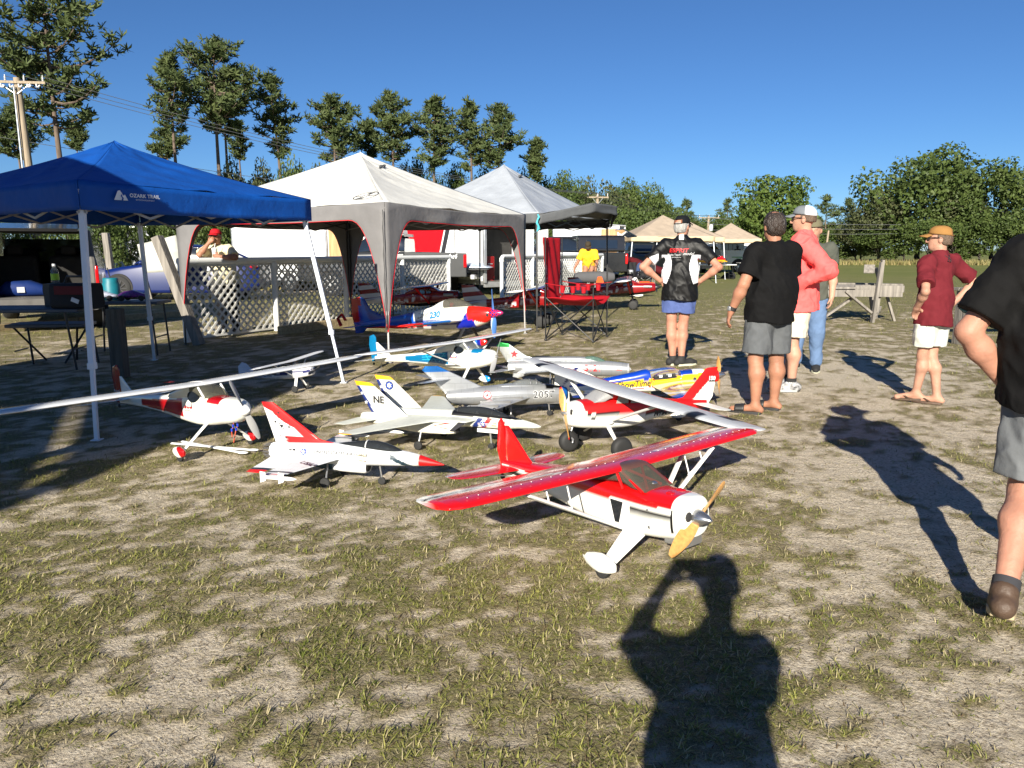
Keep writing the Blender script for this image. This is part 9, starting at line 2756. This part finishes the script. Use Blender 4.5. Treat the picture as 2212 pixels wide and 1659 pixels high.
# ------------------------------------------------------------------ folding camp chairs
def camp_chair(label, loc, rz, W, Dp, zs, zb, cm, fm, arms=True, txt=None, group=None):
	t = thing('camp_chair', label, 'chair', loc, rz, group)
	w, d = W / 2, Dp / 2          # local +x is the way it faces
	r = 0.013 * max(0.7, W)
	def rod(*p, n='frame_tube'):
		g = MB(); g.tube(list(p), r, n=8); g.build(n, fm, t, smooth=60)
	F_, B_ = d, -d
	za = zs + 0.26 * W
	rod((B_, -w, 0.02), (B_ - 0.02, -w, zb)); rod((B_, w, 0.02), (B_ - 0.02, w, zb))
	rod((F_, -w, 0.02), (F_ - 0.02, -w * 0.94, za)); rod((F_, w, 0.02), (F_ - 0.02, w * 0.94, za))
	for s in (-1, 1):
		rod((B_, s * w, 0.03), (F_, s * w, zs)); rod((F_, s * w, 0.03), (B_, s * w, zs))
	for x in (F_, B_):
		rod((x, -w, 0.03), (x, w, zs)); rod((x, w, 0.03), (x, -w, zs))
	for x in (F_, B_):
		for s in (-1, 1):
			g = MB(); g.ell((x, s * w, 0.02), (r * 2.2, r * 2.2, 0.02)); g.build('foot', black_plastic, t)
	g = MB(); g.grid(lambda u, v: (B_ + (F_ - B_) * 1.05 * u, (v * 2 - 1) * w, zs - 0.16 * W * math.sin(PI * v) ** 0.9 * (0.35 + 0.65 * math.sin(PI * min(1, u * 0.8 + 0.1))) + 0.03 * W * math.sin(u * 9) * math.cos(v * 7) * 0.4 - 0.02 * u * (1 - abs(v * 2 - 1))), 18, 18); seat = g.build('seat', cm, t, smooth=180, solid=0.006)
	g = MB(); bk = lambda u, v: (B_ - 0.03 + 0.07 * W * math.sin(PI * v) * (1 - u) - 0.10 * W * math.sin(PI * v) * u * 0.3 - 0.02 * u + 0.012 * math.sin(v * 17 + u * 5), (v * 2 - 1) * w * (0.98 if u > .9 else 0.92), zs - 0.12 * W + (zb - zs + 0.12 * W) * u)
	g.grid(bk, 24, 20); back = g.build('backrest', cm, t, smooth=180, solid=0.006)
	if arms:
		for s in (-1, 1):
			g = MB(); g.grid(lambda u, v: (B_ + (F_ - B_) * 1.08 * u, s * w + (v - 0.5) * 0.10 * W, za - 0.05 * W * math.sin(PI * u) + 0.01), 14, 4); am = g.build('armrest', cm, t, smooth=180, solid=0.008)
			for k in range(3):
				g = MB(); g.lathe([(-0.12 * W, 0.038 * W), (-0.02 * W, 0.05 * W), (0.0, 0.05 * W)], (B_ + (F_ - B_) * (0.35 + 0.22 * k), s * w, za - 0.04 * W), (0, 0, 1), 12); g.build('cup_holder', cm, am, smooth=60)
	if txt:
		lettering(txt, 0.10, (B_ - 0.2, -w * 0.62, (zs + zb) / 2 - 0.05), (0, 0, 1), (0, 1, 0), print_white, t, target=back, off=0.006) if False else lettering(txt, 0.085, (B_ + 0.3, -w * 0.72, zs + 0.32), (0, 0, 1), (0, -1, 0), print_white, t, target=back, off=0.008)
	return t


ch_red = fabric('red_chair_cloth', hx('a8101e'), 0.75, 0.08, 0.5, 8)
ch_blk = fabric('black_chair_cloth', (0.02, 0.02, 0.022), 0.8, 0.02, 0.4, 8)
camp_chair('oversized red folding camp chair with black legs and white lettering', Vector((1.08, 12.28, 0)), R(-22), 0.86, 0.80, 0.70, 1.66, ch_red, black_metal, txt='XXXL chair')
cb = camp_chair('black folding camp chair with a white spotted pattern beside the tan canopy', D(1372, 604, 29.5).to_2d().to_3d(), R(-60), 0.62, 0.55, 0.46, 0.98, ch_blk, black_metal)
camp_chair('black folding camp chair next to the bending person in maroon', D(1396, 604, 30.2).to_2d().to_3d(), R(-110), 0.60, 0.52, 0.44, 0.92, ch_blk, grey_metal)


# ------------------------------------------------------------------ folding tables and gear under the blue canopy
def fold_table(label, loc, rz, L, Wd, H, m, xleg=False):
	t = thing('folding_table', label, 'table', loc, rz)
	g = MB(); g.box((0, 0, H), (L, Wd, 0.045)); g.build('tabletop', m, t, bevel=0.012)
	for s in (-1, 1):
		for q in (-1, 1):
			g = MB(); g.tube([(s * L * 0.40, q * Wd * 0.42, H - 0.02), (s * L * (0.44 if not xleg else 0.2), q * Wd * (0.42 if not xleg else -0.42), 0.01)], 0.014, n=8); g.build('leg', black_metal, t, smooth=60)
		g = MB(); g.tube([(s * L * 0.42, -Wd * 0.40, H * 0.35), (s * L * 0.42, Wd * 0.40, H * 0.35)], 0.010, n=8); g.build('cross_brace', black_metal, t)
	return t


tab_grey = mat('slate_table_top', (0.06, 0.07, 0.09), 0.5, var=0.15)
c = D(60, 669, 9.1); fold_table('dark folding table with tool bag under the blue canopy', (c.x - 0.2, 9.2, 0), R(6), 1.75, 0.72, 0.74, tab_grey)
c2 = D(268, 652, 10.4); fold_table('smaller dark folding table with toy cars beside the post stump', (c2.x, 10.45, 0), R(4), 1.05, 0.55, 0.74, tab_grey)
st = G(90, 790)
fold_table('low black folding stool with crossed legs under the tool table', (st.x, st.y + 0.3, 0), R(8), 0.95, 0.42, 0.50, tab_grey, xleg=True)
TX, TY = c.x - 0.2, 9.2


def solid(name, label, cat, loc, parts, rz=0.0):
	t = thing(name, label, cat, loc, rz)
	for nm, mb, m in parts: mb.build(nm, m, t, smooth=50)
	return t


g = MB(); g.loft([rrect(0.15 * k, 0.0, 0.30, rad=0.06, x=x, tum=0.15) for x, k in ((-0.26, 0.9), (-0.24, 1), (0.24, 1), (0.26, 0.9))]); g2 = MB(); g2.box((0, -0.152, 0.22), (0.36, 0.012, 0.10)); g3 = MB(); g3.tube([(-0.14, 0, 0.29), (-0.10, 0, 0.38), (0.10, 0, 0.38), (0.14, 0, 0.29)], 0.014, n=8); g4 = MB(); g4.box((0.06, -0.156, 0.10), (0.09, 0.012, 0.05), (0, 0.4, 0))
solid('tool_bag', 'black and dark red tool bag with white patch standing on the dark table', 'bag', (D(170 * 0.95, 640, 9.0).x, 9.05, 0.765), [('bag_body', g, ch_blk), ('red_pocket', g2, mat('dark_red_cloth', hx('5a1016'), 0.8)), ('handle', g3, black_plastic), ('white_patch', g4, print_white)])
g = MB(); g.lathe([(0, 0.040), (0.01, 0.046), (0.10, 0.046), (0.16, 0.042), (0.20, 0.020), (0.22, 0.018)], n=16); g2 = MB(); g2.lathe([(0.045, 0.0468), (0.125, 0.0468)], n=16); g3 = MB(); g3.lathe([(0.215, 0.02), (0.245, 0.02)], n=12)
solid('bottle', 'clear bottle with lime green label standing behind the tool bag', 'bottle', (D(119, 600, 9.35).x, 9.35, 0.765 + 0.28), [('bottle_body', g, clear_can), ('label_band', g2, mat('lime_label', hx('9ec82a'), 0.5)), ('bottle_cap', g3, wht_paint)])
g = MB(); g.box((0, 0, 0.14), (0.26, 0.22, 0.28)); solid('storage_case', 'black case under the bottle on the dark table', 'case', (D(119, 600, 9.35).x, 9.40, 0.765), [('case_body', g, black_plastic)])
g = MB(); g.lathe([(0, 0.10), (0.01, 0.115), (0.22, 0.115), (0.25, 0.10), (0.30, 0.10), (0.31, 0.09)], n=20); g2 = MB(); g2.tube([(-0.11, 0, 0.20), (-0.17, 0, 0.19), (-0.18, 0, 0.08), (-0.11, 0, 0.05)], 0.016, n=8); g3 = MB(); g3.tube([(0.0, 0, 0.30), (-0.03, 0, 0.45)], 0.008, n=6)
solid('water_jug', 'big teal insulated jug with handle and straw on the smaller table', 'jug', (D(240, 620, 10.5).x, 10.5, 0.765), [('jug_body', g, mat('teal_plastic', hx('0d6a78'), 0.5)), ('handle', g2, mat('teal_plastic', (0, 0, 0))), ('straw', g3, black_plastic)])
for i, (px, cl, lab) in enumerate(((222, hx('8a8fa0'), 'white and blue toy car on the smaller table'), (290, hx('6a2a78'), 'purple and red toy car on the smaller table'))):
	g = MB(); g.loft([rrect(hw, 0.05, z1, rad=0.03, x=x, tum=0.2) for x, hw, z1 in ((-0.20, 0.05, 0.09), (-0.12, 0.08, 0.13), (0.0, 0.085, 0.15), (0.1, 0.07, 0.11), (0.2, 0.04, 0.08))])
	t = solid('toy_car', lab, 'toy car', (D(px, 640, 10.35).x, 10.35, 0.765), [('shell', g, mat('toy_paint_%d' % i, cl, 0.3, var=0.5, scale=30, coat=0.5))], R(5))
	for sx in (-0.13, 0.13):
		for sy in (-1, 1): mwheel(t, sx, sy * 0.10, 0.04, 0.035)
g = MB(); g.loft([rrect(0.20 * k, 0, 0.28 * k, rad=0.12, x=x) for x, k in ((-0.36, 0.6), (-0.25, 0.95), (0.1, 1.0), (0.32, 0.7))]); g2 = MB(); g2.box((0.0, -0.20, 0.12), (0.12, 0.03, 0.10))
solid('duffel_bag', 'blue duffel bag with silver tag in the open back of the black vehicle', 'bag', (-8.9, 13.6, 0.635), [('bag_body', g, fabric('blue_bag_cloth', hx('0c2a66'), 0.7)), ('silver_tag', g2, alu)], R(20))

# grey kit bag held by the man in yellow
bp = D(1284, 592, 22.4)
g = MB(); g.loft([rrect(0.17 * k, -0.17 * k, 0.17 * k, rad=0.15, x=x) for x, k in ((-0.62, 0.55), (-0.5, 0.9), (-0.1, 1.0), (0.35, 1.0), (0.6, 0.7))]); g2 = MB(); g2.tube([(-0.2, 0, 0.16), (-0.1, 0, 0.42), (0.05, 0, 0.42), (0.15, 0, 0.16)], 0.014, n=8); g3 = MB(); g3.prism([(0.0, -0.18, -0.16), (0.24, -0.18, -0.16), (0.17, -0.18, 0.02), (0.05, -0.18, 0.02)], (0, 0, 0), (0, -0.02, 0))
solid('kit_bag', 'long grey kit bag with orange flap held by the man in yellow', 'bag', (bp.x, bp.y, 0.66), [('bag_body', g, fabric('grey_bag_cloth', (0.10, 0.10, 0.105), 0.8)), ('handle', g2, black_plastic), ('orange_flap', g3, mat('orange_cloth', hx('e0591c'), 0.7))], R(10))


# ------------------------------------------------------------------ weathered bench with uprights at the field edge, second bench, far tables
def work_bench():
	o = Vector((7.25, 15.6, 0)); t = thing('work_bench', 'weathered plank workbench with tall upright boards standing on the field', 'bench', o, R(-3))
	def plank(a, b, w, h, m=wood_grey):
		g = MB(); g.bar(a, b, w, h); g.build('plank', m, t, smooth=0, bevel=0.006)
	z = 0.70
	for i in range(3): plank((-1.9, -0.35 + 0.24 * i, z + 0.012 * (i % 2)), (0.25, -0.35 + 0.24 * i, z + 0.01 * i), 0.22, 0.045)
	plank((-0.25, -0.42, z - 0.02), (0.72, -0.44, z - 0.02), 0.06, 0.14); plank((-0.3, 0.45, z + 0.05), (1.05, 0.40, z + 0.03), 0.20, 0.04)
	for y in (-0.44, 0.40): plank((-1.7, y, z - 0.11), (0.7, y, z - 0.11), 0.05, 0.14)
	plank((0.12, -0.52, 0.0), (0.20, -0.52, 1.22), 0.05, 0.11); plank((0.27, -0.34, 0.16), (0.30, -0.34, 1.26), 0.05, 0.09); plank((0.50, 0.1, z), (0.36, 0.12, 1.10), 0.16, 0.04)
	plank((0.0, -0.45, z + 0.30), (0.06, -0.30, z + 0.46), 0.20, 0.03)
	for a, b in (((-0.45, -0.46, z - 0.06), (0.10, -0.48, 0.20)), ((-0.15, -0.3, z - 0.15), (-0.85, -0.25, 0.02)), ((0.5, -0.1, z - 0.06), (0.72, -0.15, 0.0)), ((0.42, 0.4, z - 0.06), (0.56, 0.42, 0.0)), ((-1.5, 0.3, z - 0.1), (-1.55, 0.32, 0.0)), ((-1.5, -0.3, z - 0.1), (-1.55, -0.32, 0.0)), ((0.14, -0.5, 0.12), (0.36, -0.2, 0.30))): plank(a, b, 0.12, 0.045)
work_bench()
o = D(2090, 620, 11.6)
t = thing('bench', 'small weathered bench partly hidden by the man striding past', 'bench', (o.x + 0.45, 11.6, 0), R(4))
for i in range(2):
	g = MB(); g.bar((-0.6, -0.1 + 0.2 * i, 0.86), (1.2, -0.1 + 0.2 * i, 0.86), 0.18, 0.045); g.build('plank', wood_grey, t, smooth=0, bevel=0.006)
for x in (-0.5, 1.1):
	g = MB(); g.bar((x, 0, 0), (x, 0, 0.83), 0.10, 0.26, up=(0, 1, 0)); g.build('leg', wood_grey, t, smooth=0, bevel=0.006)
yt = D(1548, 568, 37.0); fold_table('white folding table carrying a yellow plane under the tan canopies', (yt.x, 37.2, 0), R(2), 1.9, 0.75, 0.74, wht_paint)
ft = D(1610, 575, 44.0); fold_table('small grey folding table in front of the camper', (ft.x, 44.0, 0), R(5), 0.9, 0.6, 0.72, grey_metal)
p = plane_root('yellow and red model plane fuselage with black propeller lying on the white table', yt.x - 0.1, 37.2, R(12), 0.0); p.location.z = 0.77
fus(p, [(0.6, 0.2, 0.07, 0.08, 2.2), (0.5, 0.2, 0.10, 0.12, 2.6), (0.1, 0.19, 0.11, 0.15, 3), (-0.5, 0.17, 0.07, 0.09, 3), (-1.0, 0.16, 0.02, 0.05, 2.6)], lambda x, y, z: (0.95, 0.68, 0.08) if z < 0.2 else (0.75, 0.08, 0.10), n=40, seg=24)
wings(p, [(0.0, 0.35, 0.36, 0.12), (0.8, 0.32, 0.3, 0.14)], lambda x, y, z: (0.95, 0.68, 0.08), t=0.12, n=8)
prop(p, (0.62, 0, 0.2), 0.26, R(30), prop_black, 0.05, spin_r=0.05, spin_l=0.1, spin_m=prop_black)
g = MB(); g.loft([rrect(0.16 * k, 0, 0.36 * k, rad=0.1, x=x) for x, k in ((-0.4, 0.3), (-0.2, 0.8), (0.15, 1.0), (0.3, 0.7))]); g2 = MB(); g2.tube([(-0.1, 0, 0.26), (0, -0.1, 0.36), (0.15, 0, 0.33)], 0.012, n=6)
solid('rucksack', 'black rucksack lying on grass beside a tan canopy leg', 'bag', D(1575, 597, 38.5).to_2d().to_3d(), [('bag_body', g, ch_blk), ('strap', g2, black_plastic)])
